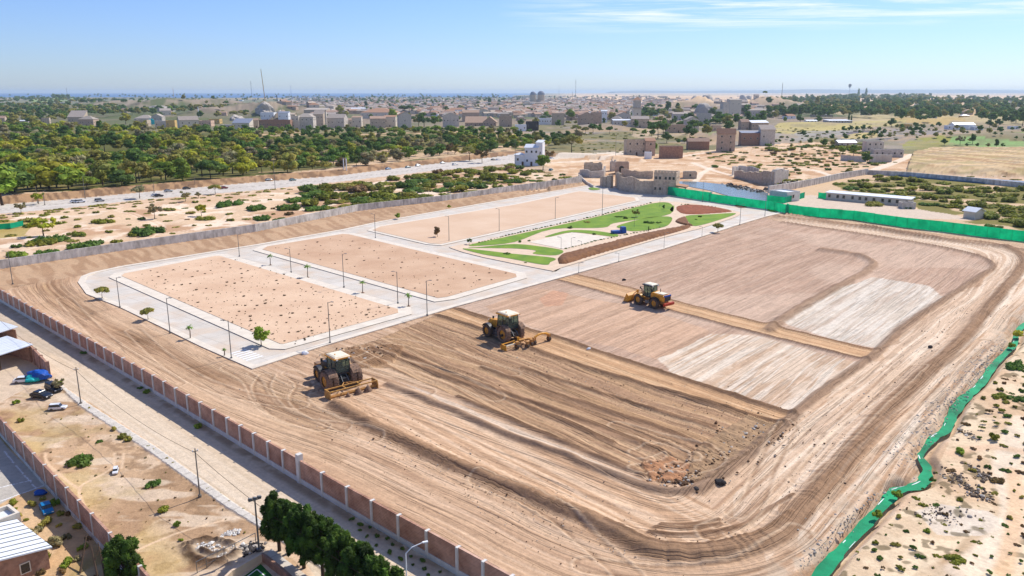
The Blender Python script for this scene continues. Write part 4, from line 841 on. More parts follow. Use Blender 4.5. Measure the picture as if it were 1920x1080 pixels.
def wheel(parent, c, r, w, hubm='mach_yellow', tyrem='tyre', lugs=18, side=1):
    b = MB(); b.lathe((0, -w/2, 0), [(r*.56, .0), (r*.92, .0), (r*.99, w*.12), (r*.99, w*.88), (r*.92, w), (r*.56, w)], tyrem, 'Y', 28, cap=False)
    for i in range(lugs):
        a = 2*math.pi*i/lugs
        for s in (-1, 1):
            aa = a+(math.pi/lugs if s > 0 else 0); b.box((math.cos(aa)*r*1.0, s*w*.22, math.sin(aa)*r*1.0), (r*.07, w*.5, r*.11), tyrem, 0, -aa, 0)
    o = b.build('wheel', parent, loc=c)
    h = MB(); h.lathe((0, -w*.3, 0), [(r*.57, 0), (r*.57, w*.6)], hubm, 'Y', 22)
    for s in (-1, 1): h.lathe((0, s*w*.30-(.06 if s < 0 else 0), 0), [(r*.2, 0), (r*.16, .06)], 'mach_dusty', 'Y', 12)
    for i in range(6):
        a = i*math.pi/3; h.box((math.cos(a)*r*.36, side*w*.31, math.sin(a)*r*.36), (.07, .04, .07), 'mach_dusty')
    h.build('rim', o)
    return o
def cab(root, x0, x1, w, z0, z1, roofm, rim='mach_yellow', over=.18):
    fr = MB(); xs = (x0, (x0+x1)/2-.05, x1)
    for x in xs:
        for s in (-1, 1): fr.bar((x, s*w/2, z0), (x+(.08 if x == x0 else (-.08 if x == x1 else 0)), s*(w/2-.06), z1), .055, 'mach_dark', 5)
    for s in (-1, 1): fr.box(((x0+x1)/2, s*w/2, z0+.03), (x1-x0, .1, .12), 'mach_dark')
    for x in (x0, x1): fr.box((x, 0, z0+.03), (.1, w, .12), 'mach_dark')
    fr.box(((x0+x1)/2, 0, z0-.06), (x1-x0, w-.1, .1), 'mach_dark')
    fr.build('cab_frame', root)
    g = MB(); t = .02
    for s in (-1, 1): g.box(((x0+x1)/2, s*(w/2-.05), (z0+z1)/2), (x1-x0-.12, t, z1-z0-.1), 'cab_glass')
    for x in (x0+.03, x1-.03): g.box((x, 0, (z0+z1)/2), (t, w-.2, z1-z0-.1), 'cab_glass')
    g.build('cab_glass', root)
    s_ = MB(); s_.box(((x0+x1)/2-.2, 0, z0+.35), (.5, .5, .14), 'mach_dark'); s_.box(((x0+x1)/2-.42, 0, z0+.7), (.12, .5, .7), 'mach_dark'); s_.build('seat', root)
    r = MB(); L = x1-x0+over*2; Wd = w+over*1.4
    r.box(((x0+x1)/2, 0, z1+.07), (L, Wd, .15), rim); r.box(((x0+x1)/2, 0, z1+.19), (L*.97, Wd*.95, .10), roofm, taper=.9); r.box(((x0+x1)/2, 0, z1+.265), (L*.8, Wd*.78, .05), roofm, taper=.85)
    r.build('cab_roof', root, bevel=.02)
    for s in (-1, 1):
        m = MB(); m.bar((x1, s*w/2, z1-.25), (x1+.2, s*(w/2+.42), z1-.3), .02, 'mach_dark', 5); m.box((x1+.2, s*(w/2+.46), z1-.4), (.05, .24, .34), 'mach_dark'); m.build('mirror', root)
    for s in (-.5, .5):
        for xx in (x0-over-.03, x1+over+.03): l = MB(); l.box((xx, s*w*.8, z1+.02), (.08, .18, .12), 'white'); l.build('work_light', root)
def fender(root, x, y, z, r, w, m, a0=20, a1=150):
    b = MB(); n = 8; vs = []
    for i in range(n+1):
        a = R(a0+(a1-a0)*i/n)
        for rr in (r, r+.05):
            for s in (-.5, .5): vs.append((x+math.cos(a)*rr, y+s*w, z+math.sin(a)*rr))
    fs = []
    for i in range(n):
        k = 4*i; fs += [(k+2, k+3, k+7, k+6), (k, k+4, k+5, k+1), (k, k+2, k+6, k+4), (k+1, k+5, k+7, k+3)]
    fs += [(0, 1, 3, 2), (4*n, 4*n+2, 4*n+3, 4*n+1)]
    b.add(vs, fs, m); b.build('mudguard', root)
def person_seated(loc, rz, shirt='cloth_blue'):
    import bmesh
    J = [(0, 0, .0), (0, 0, .22), (.02, 0, .46), (.03, 0, .56), (.05, 0, .70), (.0, .19, .44), (.08, .25, .2), (.32, .2, .14), (.40, .17, .15), (.0, -.19, .44), (.08, -.25, .2), (.32, -.2, .14), (.40, -.17, .15),
         (.02, .1, -.02), (.42, .13, .0), (.46, .13, -.4), (.6, .13, -.44), (.02, -.1, -.02), (.42, -.13, .0), (.46, -.13, -.4), (.6, -.13, -.44)]
    E = [(0, 1), (1, 2), (2, 3), (3, 4), (2, 5), (5, 6), (6, 7), (7, 8), (2, 9), (9, 10), (10, 11), (11, 12), (0, 13), (13, 14), (14, 15), (15, 16), (0, 17), (17, 18), (18, 19), (19, 20)]
    rad = [.15, .15, .16, .055, .09, .07, .05, .04, .03, .07, .05, .04, .03, .09, .075, .055, .04, .09, .075, .055, .04]
    me = bpy.data.meshes.new('person'); me.from_pydata(J, E, []); o = addobj('person', me, None, loc, rz)
    sk = o.modifiers.new('skin', 'SKIN'); me.skin_vertices[0] if me.skin_vertices else None
    for i, v in enumerate(me.skin_vertices[0].data): v.radius = (rad[i], rad[i])
    me.skin_vertices[0].data[0].use_root = True
    o.modifiers.new('sub', 'SUBSURF').levels = 1
    dg = bpy.context.evaluated_depsgraph_get(); me2 = bpy.data.meshes.new_from_object(o.evaluated_get(dg)); o.modifiers.clear(); o.data = me2
    me2.materials.clear()
    for k in ('skin', shirt, 'mach_dark'): me2.materials.append(MATS[k])
    for p in me2.polygons:
        c = p.center; p.material_index = 0 if c.z > .53 or (c.x > .2 and c.z > .08) else (1 if c.z > .02 and c.x < .25 else 2); p.use_smooth = True
    h = MB(); h.lathe((.04, 0, .70), [(.098, -.02), (.10, .04), (.07, .09), (.02, .11)], 'hair', 'Z', 12); h.build('hair', o, smooth_=True)
    return o
def tractor(loc, rz, dual, hoodm, label, weight=False, fend='tyre_mud', sc=1.0):
    t = empty('farm_tractor', loc, rz, label, 'tractor'); t.scale = (sc,)*3
    c = MB(); c.box((.9, 0, .95), (4.6, .55, .5), 'mach_dark'); c.box((2.6, 0, .8), (1.2, .8, .45), 'mach_dark'); c.box((-.6, 0, .95), (1.2, 1.3, .6), 'mach_dark')
    c.bar((2.55, -1.2, .75), (2.55, 1.2, .75), .13, 'mach_dark', 8); c.bar((-.6, -1.6, .95), (-.6, 1.6, .95), .16, 'mach_dark', 8)
    for s in (-1, 1): c.box((.95, s*.75, .75), (1.3, .55, .55), 'mach_dark')
    c.box((-1.5, 0, .7), (.8, .12, .12), 'mach_dusty'); c.build('chassis', t, bevel=.02)
    hd = MB(); hd.extr([(.75, 1.2), (3.25, 1.1), (3.3, 1.75), (3.05, 2.02), (.75, 2.25)], -.42, .42, hoodm); hd.build('bonnet', t, bevel=.06)
    gr = MB(); gr.box((3.31, 0, 1.45), (.04, .6, .55), 'mach_dark')
    for i in range(4): gr.box((3.335, 0, 1.25+i*.13), (.02, .55, .03), 'metal_grey')
    gr.build('grille', t)
    for s in (-1, 1):
        l = MB(); l.box((3.32, s*.26, 1.84), (.06, .18, .1), 'white'); l.build('headlight', t)
    cab(t, -1.0, .9, 1.7, 1.65, 3.2, 'mach_cream')
    for s in (-1, 1): h_ = MB(); h_.bar((-1.6, s*.35, .9), (-1.0, s*.3, 1.5), .05, 'metal_grey', 6); h_.build('hydraulic_ram', t)
    h_ = MB(); h_.box((1.6, .44, 1.5), (1.3, .04, .12), 'mach_yellow'); h_.box((1.6, -.44, 1.5), (1.3, .04, .12), 'mach_yellow'); h_.build('bonnet_stripe', t)
    h_ = MB(); h_.bar((-.2, .4, 3.4), (-.2, .4, 3.6), .06, 'mach_yellow', 8); h_.build('beacon', t)
    e = MB(); e.bar((1.0, -.55, 1.7), (1.0, -.58, 3.0), .06, 'metal_grey', 8); e.bar((1.0, -.58, 3.0), (.9, -.58, 3.15), .05, 'metal_grey', 8); e.build('exhaust', t)
    st = MB()
    for i in range(3): st.box((.75, 1.05, .55+i*.35), (.4, .35, .04), 'metal_grey')
    st.bar((.55, 1.2, .5), (.55, .95, 1.6), .02, 'metal_grey', 5); st.bar((.95, 1.2, .5), (.95, .95, 1.6), .02, 'metal_grey', 5); st.build('step', t)
    for s in (-1, 1):
        wheel(t, (2.55, s*1.05, .78), .78, .5, side=s); wheel(t, (-.6, s*1.05, 1.0), 1.0, .58, side=s, tyrem='tyre_mud')
        if dual: wheel(t, (-.6, s*1.72, 1.0), 1.0, .55, side=s, tyrem='tyre_mud')
        fender(t, -.6, s*(1.35 if dual else 1.1), 1.0, 1.12, 1.0 if dual else .7, fend); fender(t, 2.55, s*1.05, .78, .9, .5, 'mach_dark', 30, 150)
    if weight:
        w = MB(); w.box((4.0, 0, .95), (.8, 1.3, .95), 'mach_dusty'); w.box((4.0, 0, 1.47), (.84, 1.34, .1), 'tyre_mud'); w.box((3.5, 0, .9), (.4, .3, .2), 'mach_dark'); w.build('front_weight', t, bevel=.03)
    else:
        w = MB()
        for i in range(7): w.box((3.6, -.36+i*.12, .95), (.35, .09, .45), 'mach_dark')
        w.build('front_weight', t)
    return t
def cone_pile(loc, r, h, label):
    b = MB(); n = 14; vs = [(math.cos(2*math.pi*i/n)*r*random.uniform(.85, 1.1), math.sin(2*math.pi*i/n)*r*random.uniform(.8, 1.1), -.1) for i in range(n)]
    vs += [(math.cos(2*math.pi*i/n)*r*.5*random.uniform(.85, 1.1), math.sin(2*math.pi*i/n)*r*.5, h*.5) for i in range(n)]+[(0, 0, h)]
    b.add(vs, [(i, (i+1) % n, n+(i+1) % n, n+i) for i in range(n)]+[(n+i, n+(i+1) % n, 2*n) for i in range(n)], 'tyre_mud')
    o = b.build('soil_pile', None, smooth_=True, loc=loc); return tag(o, label, 'soil pile', 'cones of soil under the box blade')
E1 = np.array(G0(1640, 668))-np.array(G0(1062, 520)); E1 /= np.linalg.norm(E1); HEAD = math.atan2(-E1[1], -E1[0])
def hd_pt(c, fx, fy, z=0): 
    h = HEAD; return (c[0]+math.cos(h)*fx-math.sin(h)*fy, c[1]+math.sin(h)*fx+math.cos(h)*fy, z)
# tractor 1 with box blade
c1 = G0(636, 722)
tractor((*c1, .0), HEAD, True, 'mach_dark', 'tractor with dark bonnet and double rear wheels towing the open box blade', weight=True, sc=1.2)
person_seated(hd_pt(c1, -.2, 0, 2.45), HEAD)
tag(bpy.data.objects['person'], 'driver in a blue shirt seated inside the dark-bonneted tractor', 'person')
bb = empty('box_blade', hd_pt(c1, -3.5, 0, 0), HEAD, 'long yellow open box blade behind the double-wheeled tractor', 'box blade')
f = MB()
for x in (.75, -.35):
    f.box((x, 0, .95), (.13, 6.4, .13), 'mach_worn')
for y in (-3.2, -1.0, 1.0, 3.2): f.box((.2, y, .95), (1.2, .1, .12), 'mach_worn')
f.bar((.75, 0, .95), (1.9, 0, .85), .09, 'mach_dusty'); f.bar((.75, 1.0, .95), (1.9, .1, .9), .06, 'mach_dusty'); f.bar((.75, -1.0, .95), (1.9, -.1, .9), .06, 'mach_dusty')
f.build('frame', bb)
for s in (-1, 1):
    e = MB(); e.extr([(-.6, 0), (.85, 0), (.95, .5), (.85, 1.05), (-.45, 1.05), (-.6, .6)], s*3.24-.05, s*3.24+.05, 'mach_worn'); e.build('end_plate', bb)
e = MB(); e.extr([(-.05, .02), (.05, .0), (-.02, .2), (.04, .38), (-.02, .38), (-.12, .2)], -3.18, 3.18, 'mach_dusty'); e.build('blade', bb)
for y in (-1.6, -.4, .9): cone_pile(hd_pt(c1, -4.2, y*1.1, 0), .62 if y != .9 else .4, .95 if y != .9 else .6, 'small cone of soil under the yellow box blade')
# tractor 2 with harrow
c2 = G0(952, 637)
tractor((*c2, .0), HEAD, False, 'mach_yellow', 'tractor with yellow bonnet and cream cab roof towing the wide wheeled grader bar', sc=1.25)
hr_ = empty('land_grader', hd_pt(c2, -3.3, 0, 0), HEAD, 'wide yellow grader bar with small black wheels behind the yellow-bonneted tractor', 'land grader')
f = MB(); f.bar((2.0, 0, .9), (-.3, 0, .9), .12, 'mach_dusty'); f.box((-.3, 0, .85), (.3, 1.6, .3), 'mach_dusty'); f.bar((.3, 0, .9), (-.6, 2.2, .8), .08, 'mach_yellow'); f.bar((.3, 0, .9), (-.6, -2.2, .8), .08, 'mach_yellow')
f.box((-.2, .9, 1.1), (.12, .35, .7), 'mach_yellow'); f.bar((-.3, 0, .85), (-1.7, .5, .8), .1, 'mach_dusty'); f.build('drawbar', hr_)
f = MB()
f.bar((.25, 1.2, .85), (.25, 3.6, .75), .08, 'mach_yellow'); f.bar((-.75, 1.2, .85), (-.75, 3.6, .75), .08, 'mach_cream'); f.bar((.25, 3.6, .75), (-.75, 3.6, .75), .08, 'mach_yellow')
f.extr([(-.9, .05), (.35, .05), (.5, .5), (.2, .9), (-.8, .75)], 3.6, 3.7, 'mach_yellow'); f.build('side_frame', hr_)
prev = None; a_ = MB()
for i in range(7):
    a = R(180*i/6); p = Vector((-1.0, -2.9+math.cos(a)*-1.5, .75+math.sin(a)*.7)); 
    if prev: a_.bar(prev, p, .16, 'mach_yellow', 8)
    prev = p
a_.bar((-.3, -.6, .85), (-1.0, -1.5, .85), .12, 'mach_dusty'); a_.build('arched_arm', hr_)
for (x, y) in ((-1.0, -4.4), (-1.0, -1.5), (-1.7, .4), (-.9, 1.7), (-1.3, -.7)):
    w_ = MB(); w_.box((x, y, .85), (.4, .42, .5), 'mach_dusty'); w_.bar((x, y, .8), (x, y, .4), .07, 'mach_dark'); w_.build('gear_block', hr_)
    wheel(hr_, (x, y, .36), .36, .42, hubm='mach_dark', lugs=10)
# wheel loader
c3 = G0(1220, 573)
ld = empty('wheel_loader', (*c3, 0), HEAD, 'yellow wheel loader with its bucket lowered, alone on the upper field strip', 'wheel loader'); ld.scale = (1.12,)*3
b = MB(); b.box((-1.4, 0, 1.1), (3.2, 1.1, .5), 'mach_dusty'); b.box((1.5, 0, 1.0), (1.9, .95, .6), 'mach_yellow'); b.bar((1.6, -1.1, .85), (1.6, 1.1, .85), .16, 'mach_dark', 8); b.bar((-1.6, -1.1, .85), (-1.6, 1.1, .85), .16, 'mach_dark', 8); b.box((0, .8, .8), (.9, .35, .5), 'metal_grey'); b.box((0, -.8, .8), (.9, .35, .5), 'metal_grey'); b.build('chassis', ld, bevel=.03)
b = MB(); b.extr([(-3.2, 1.35), (-.75, 1.35), (-.55, 1.75), (-.7, 2.45), (-3.05, 2.25), (-3.25, 2.0)], -.85, .85, 'mach_yellow'); o = b.build('engine_cover', ld, bevel=.06)
b = MB(); b.box((-1.9, 0, 2.38), (1.9, 1.2, .08), 'mach_cream'); b.build('engine_lid', ld)
b = MB(); b.box((-3.255, 0, 1.7), (.05, 1.3, .6), 'mach_dark'); b.build('radiator_grille', ld)
b = MB(); b.box((-3.2, 0, 2.17), (.2, 1.5, .25), 'blue_paint'); b.build('rear_panel', ld)
b = MB(); b.box((-3.5, 0, .98), (.35, 2.3, .42), 'red_paint'); b.build('counterweight', ld, bevel=.03)
cab(ld, -.6, .95, 1.5, 1.6, 3.25, 'mach_cream', rim='mach_dark')
b = MB(); b.bar((-1.5, -.4, 2.4), (-1.5, -.4, 2.95), .06, 'mach_dark', 8); b.build('exhaust', ld)
b = MB(); b.bar((1.25, .5, 1.3), (1.35, .55, 2.3), .05, 'mach_dark', 6); b.bar((1.35, .55, 2.3), (1.5, .55, 2.6), .09, 'mach_dark', 8); b.build('air_intake', ld)
for s in (-1, 1):
    for x in (1.6, -1.6): wheel(ld, (x, s*1.0, .85), .85, .55, side=s)
    fender(ld, -1.6, s*1.0, .85, .97, .6, 'mach_dark', 25, 150); fender(ld, 1.6, s*1.0, .85, .97, .5, 'mach_yellow', 60, 150)
    b = MB(); b.extr([(1.2, 1.75), (1.5, 1.95), (2.6, 1.5), (3.5, .65), (3.3, .45), (2.4, 1.1)], s*.42-.07, s*.42+.07, 'mach_yellow'); b.build('lift_arm', ld)
b = MB(); b.bar((1.3, 0, 1.6), (2.6, 0, 1.6), .09, 'metal_grey', 8); b.extr([(2.45, 1.0), (2.75, 1.0), (2.9, 2.0), (2.65, 2.05)], -.12, .12, 'mach_yellow'); b.bar((2.75, 0, 1.9), (3.55, 0, 1.2), .07, 'mach_yellow', 8); b.build('tilt_linkage', ld)
bu = MB(); prof = [(3.45, .9), (3.35, .45), (3.6, .08), (4.6, .03), (4.6, .10), (3.72, .2), (3.5, .5), (3.6, 1.0), (3.95, 1.35), (3.9, 1.42), (3.5, 1.1)]
bu.extr(prof, -1.3, 1.3, 'mach_yellow')
for s in (-1, 1): bu.extr([(3.45, .4), (3.7, .1), (4.5, .06), (4.2, .7), (3.9, 1.38), (3.5, 1.0)], s*1.3-.03, s*1.3+.03, 'mach_yellow')
bu.build('bucket', ld)
# ---------------------------------------------------------------- cars
def car_proto(name, body, suv=False):
    t = bpy.data.objects.new(name, None); COL.objects.link(t)
    h = 1.6 if suv else 1.42
    b = MB(); b.extr([(-2.1, .3), (2.1, .3), (2.15, .62), (2.0, .82), (1.0, .95), (-1.0, .95), (-1.95, .98), (-2.15, .7)], -.85, .85, body); b.build('body', t, bevel=.07)
    g = MB(); prof = [(1.0, .94), (.35, h-.06), (-1.1, h-.06), (-1.75, .96)] if not suv else [(.95, .94), (.5, h-.06), (-1.8, h-.06), (-2.0, .96)]
    M4 = Matrix.Identity(4); g.extr(prof, -.76, .76, 'car_glass'); g.build('windows', t, bevel=.03)
    r = MB(); x0, x1 = prof[2][0], prof[1][0]; r.box(((x0+x1)/2, 0, h-.02), (x1-x0+.1, 1.4, .09), body); r.build('roof', t, bevel=.03)
    for x in (1.3, -1.3):
        for s in (-1, 1):
            w = MB(); w.lathe((0, -.1, 0), [(.33, 0), (.33, .2)], 'tyre', 'Y', 14); w.lathe((0, -.12 if s < 0 else .1, 0), [(.18, 0), (.18, .02)], 'metal_grey', 'Y', 10); w.build('wheel', t, loc=(x, s*.8, .33))
    for s in (-1, 1):
        l = MB(); l.box((2.08, s*.6, .66), (.12, .32, .14), 'white'); l.build('headlight', t)
    return t
CARP = {}
def place_car(kind, px, py, rz, label, body, name='parked_car', suv=False, group=None, sc=1.0):
    k = (body, suv)
    p = G(px, py)
    if k not in CARP: o = CARP[k] = car_proto(name, body, suv)
    else: o = clone(CARP[k])
    o.location = (p.x, p.y, p.z+.02); o.rotation_euler = (0, 0, rz); o.scale = (sc,)*3
    tag(o, label, 'car')
    if group: o['group'] = group
    elif 'group' in o: del o['group']
    return o
mat('car_white', lin(232, 234, 238)*.85, .3, .02, 1, spec=.5); mat('car_silver', lin(176, 184, 192)*.7, .3, .03, 1, metal=.4, spec=.5); mat('car_black', lin(34, 38, 46)*.7, .25, .05, 1, spec=.5)
mat('car_teal', lin(96, 150, 160)*.7, .3, .03, 1); mat('car_blue', lin(30, 130, 190)*.75, .3, .03, 1); mat('car_red', lin(150, 50, 56)*.7, .3, .03, 1)
hwd = math.atan2(*(lambda a, b: (b[1]-a[1], b[0]-a[0]))(G0(160, 381), G0(480, 350)))
hwg = 'cars on the highway'
for px, py, b, s, l in ((141, 380, 'car_white', False, 'white car, left one of the two side by side on the highway'), (151, 380, 'car_white', True, 'white off-roader just right of another white car on the highway'), (187, 378, 'car_silver', True, 'pale off-roader parked by the highway verge hedge'),
    (162, 367, 'car_white', True, 'white van-like car at the far edge of the highway under a lamp post'), (292, 368, 'car_white', False, 'white car beside a dark car on the highway'), (298, 369, 'car_black', False, 'dark car overlapping a white car on the highway'),
    (316, 360, 'car_silver', False, 'silver car alone in the far lane of the highway'), (350, 355, 'car_black', False, 'black car in the far lane of the highway'), (420, 354, 'car_red', False, 'dark red car on the highway'),
    (504, 339, 'car_silver', False, 'silver car on the highway near a thin lamp post, left of the twin posts'), (549, 339, 'car_teal', False, 'teal car on the highway, left of the twin posts'), (728, 318, 'car_blue', False, 'blue car at the far verge of the highway'),
    (765, 315, 'car_teal', False, 'teal car crossing the highway verge'), (784, 312, 'car_silver', True, 'grey off-roader with a dark windscreen on the far verge'), (830, 307, 'car_silver', False, 'silver car on the upper end of the highway'), (853, 310, 'car_white', True, 'white pickup-like car on the upper end of the highway'),
    (925, 301, 'car_black', False, 'black car near the end of the highway, left of the white house'), (934, 301, 'car_white', False, 'white car near the end of the highway, left of the white house'),
    (976, 313, 'car_silver', False, 'silver car parked at the porch of the white house'), (1034, 298, 'car_white', False, 'white car parked right behind the white house'), (1033, 320, 'car_teal', False, 'light teal car parked right of the green tree by the white house'), (900, 273, 'car_silver', True, 'grey off-roader parked on the sand among the trees')):
    place_car('car', px, py, hwd+(0 if px < 960 else rng.uniform(-.5, .5)), l, b, 'car', s, sc=.72)
place_car('car', 101, 733, R(-35), 'dark blue car parked above another dark car on the waste plot', 'car_black', suv=True, sc=.62)
place_car('car', 78, 746, R(-18), 'black car with a pale windscreen on the waste plot', 'car_black', sc=.62)
place_car('car', 45, 717, R(15), 'white vehicle next to the blue tarpaulin in the yard', 'car_white', sc=.55)
place_car('car', 109, 768, R(10), 'small white van standing alone on the waste plot', 'car_white', suv=True, sc=.45)
place_car('car', 88, 959, R(-50), 'small bright blue car in the shade of the sunken yard', 'car_blue', sc=.5)
place_car('car', 217, 886, R(-70), 'tiny white car by the bend of the dirt tracks', 'car_white', suv=True, sc=.28)
def lump(name, loc, r, m, label, cat, seed=0, n=3, group=None, flat=.7, rough=.35):
    import bmesh
    bm = bmesh.new(); bmesh.ops.create_icosphere(bm, subdivisions=n, radius=1)
    co = np.array([v.co[:] for v in bm.verts]); d = 1+(fbm(co[:, 0]*1.6+seed*3.1, co[:, 1]*1.6+co[:, 2]*2.3, 3, seed)-.5)*2*rough
    for v, k in zip(bm.verts, d): v.co = Vector((v.co.x*k*r[0], v.co.y*k*r[1], max(v.co.z*k, -.3)*r[2]))
    me = bpy.data.meshes.new(name); bm.to_mesh(me); bm.free(); me.materials.append(MATS[m])
    o = addobj(name, me, None, loc); return tag(o, label, cat, group)
p = G0(75, 713); lump('tarpaulin', (*p, .6), (1.5, .9, .9), 'tarp_blue', 'bright blue tarpaulin heap against the short brick wall', 'tarpaulin', 3)
p = G0(62, 716); lump('tarpaulin', (*p, .35), (1.0, .8, .6), 'tarp_cyan', 'small teal tarpaulin bundle beside the blue heap', 'tarpaulin', 4)
p = G0(76, 928); lump('tarpaulin', (*p, .2), (.6, .4, .3), 'blue_paint', 'small blue bag in the dark shade below the court', 'bag', 4)
p = G0(1168, 438); b = MB(); b.box((0, 0, .9), (1.4, 1.6, 1.6), 'blue_paint', taper=.8); b.box((-2.0, 0, .45), (2.4, 1.5, .7), 'blue_paint'); o = b.build('playground_house', None, bevel=.05, loc=(*p, .15), rz=.3); tag(o, 'small blue play structure at the corner of the park path', 'play structure')
for px, py, r in ((1351, 907, .55), (1303, 920, .4), (1345, 905, .35), (1104, 656, .35), (775, 842, .3), (1450, 812, .4), (1170, 526, .4), (572, 664, .5), (1131, 527, .2), (1744, 652, .35)):
    p = G0(px, py); lump('boulder', (*p, .1), (r*1.0, r*.8, r*.8), 'rock_dark' if px not in (572, 1104) else 'white', {1351: 'largest dark boulder at the lower corner of the ring track', 1303: 'dark stone left of the largest boulder at the ring track corner', 1345: 'smaller dark stone touching the largest ring track boulder', 775: 'small dark stone on the long berm behind the box blade', 1450: 'dark stone at the right end of the ploughed field', 1170: 'dark stone beyond the wheel loader, upper field', 1131: 'tiny dark stone left of the one beyond the loader', 1744: 'lone dark stone on the haul road near the stream', 572: 'white block at the tip of the estate road', 1104: 'pale stone on the berm right of the grader'}.get(px, 'dark boulder lying on the graded site'), 'boulder', px, 2, group=None)
# ---------------------------------------------------------------- buildings
def window(root, p, w, h, rz, frame='plaster'):
    """dark opening with a frame that stands proud and a recessed pane"""
    b = MB(); t = .09
    for sx in (-1, 1): b.box((sx*(w/2), 0, 0), (t, .14, h+t), frame)
    for sz in (-1, 1): b.box((0, 0, sz*h/2), (w-t, .14, t), frame)
    o = b.build('window', root, loc=p, rz=rz)
    g = MB(); g.box((0, 0, 0), (w-t, .05, h-t), 'window_dark'); g.build('pane', o)
    return o
def rect_roof(b, w, d, z, kind, h, m, over=.35):
    W2, D2 = w/2+over, d/2+over; th = .16
    if kind == 'flat':
        pass
    elif kind == 'gable':      # ridge along x
        for z0 in (0, 1):
            pass
        b.add([(-W2, -D2, z), (W2, -D2, z), (W2, 0, z+h), (-W2, 0, z+h), (-W2, D2, z), (W2, D2, z), (-W2, -D2, z+th), (W2, -D2, z+th), (W2, 0, z+h+th), (-W2, 0, z+h+th), (-W2, D2, z+th), (W2, D2, z+th)],
              [(0, 1, 2, 3), (3, 2, 5, 4), (6, 9, 8, 7), (9, 10, 11, 8), (0, 6, 7, 1), (4, 5, 11, 10), (0, 3, 9, 6), (3, 4, 10, 9), (1, 7, 8, 2), (2, 8, 11, 5)], m)
    elif kind == 'gabley':     # ridge along y
        b.add([(-W2, -D2, z), (-W2, D2, z), (0, D2, z+h), (0, -D2, z+h), (W2, -D2, z), (W2, D2, z), (-W2, -D2, z+th), (-W2, D2, z+th), (0, D2, z+h+th), (0, -D2, z+h+th), (W2, -D2, z+th), (W2, D2, z+th)],
              [(0, 1, 2, 3), (3, 2, 5, 4), (6, 9, 8, 7), (9, 10, 11, 8), (0, 6, 7, 1), (4, 5, 11, 10), (0, 3, 9, 6), (3, 4, 10, 9), (1, 7, 8, 2), (2, 8, 11, 5)], m)
    elif kind == 'hip':
        r = max(0, (W2-D2)) if W2 > D2 else 0
        b.add([(-W2, -D2, z), (W2, -D2, z), (W2, D2, z), (-W2, D2, z), (-r, 0, z+h), (r+.01, 0, z+h)], [(0, 1, 5, 4), (1, 2, 5), (2, 3, 4, 5), (3, 0, 4), (3, 2, 1, 0)], m)
    elif kind == 'shed':
        b.add([(-W2, -D2, z), (W2, -D2, z), (W2, D2, z+h), (-W2, D2, z+h), (-W2, -D2, z+th), (W2, -D2, z+th), (W2, D2, z+h+th), (-W2, D2, z+h+th)], [(0, 3, 2, 1), (4, 5, 6, 7), (0, 1, 5, 4), (1, 2, 6, 5), (2, 3, 7, 6), (3, 0, 4, 7)], m)
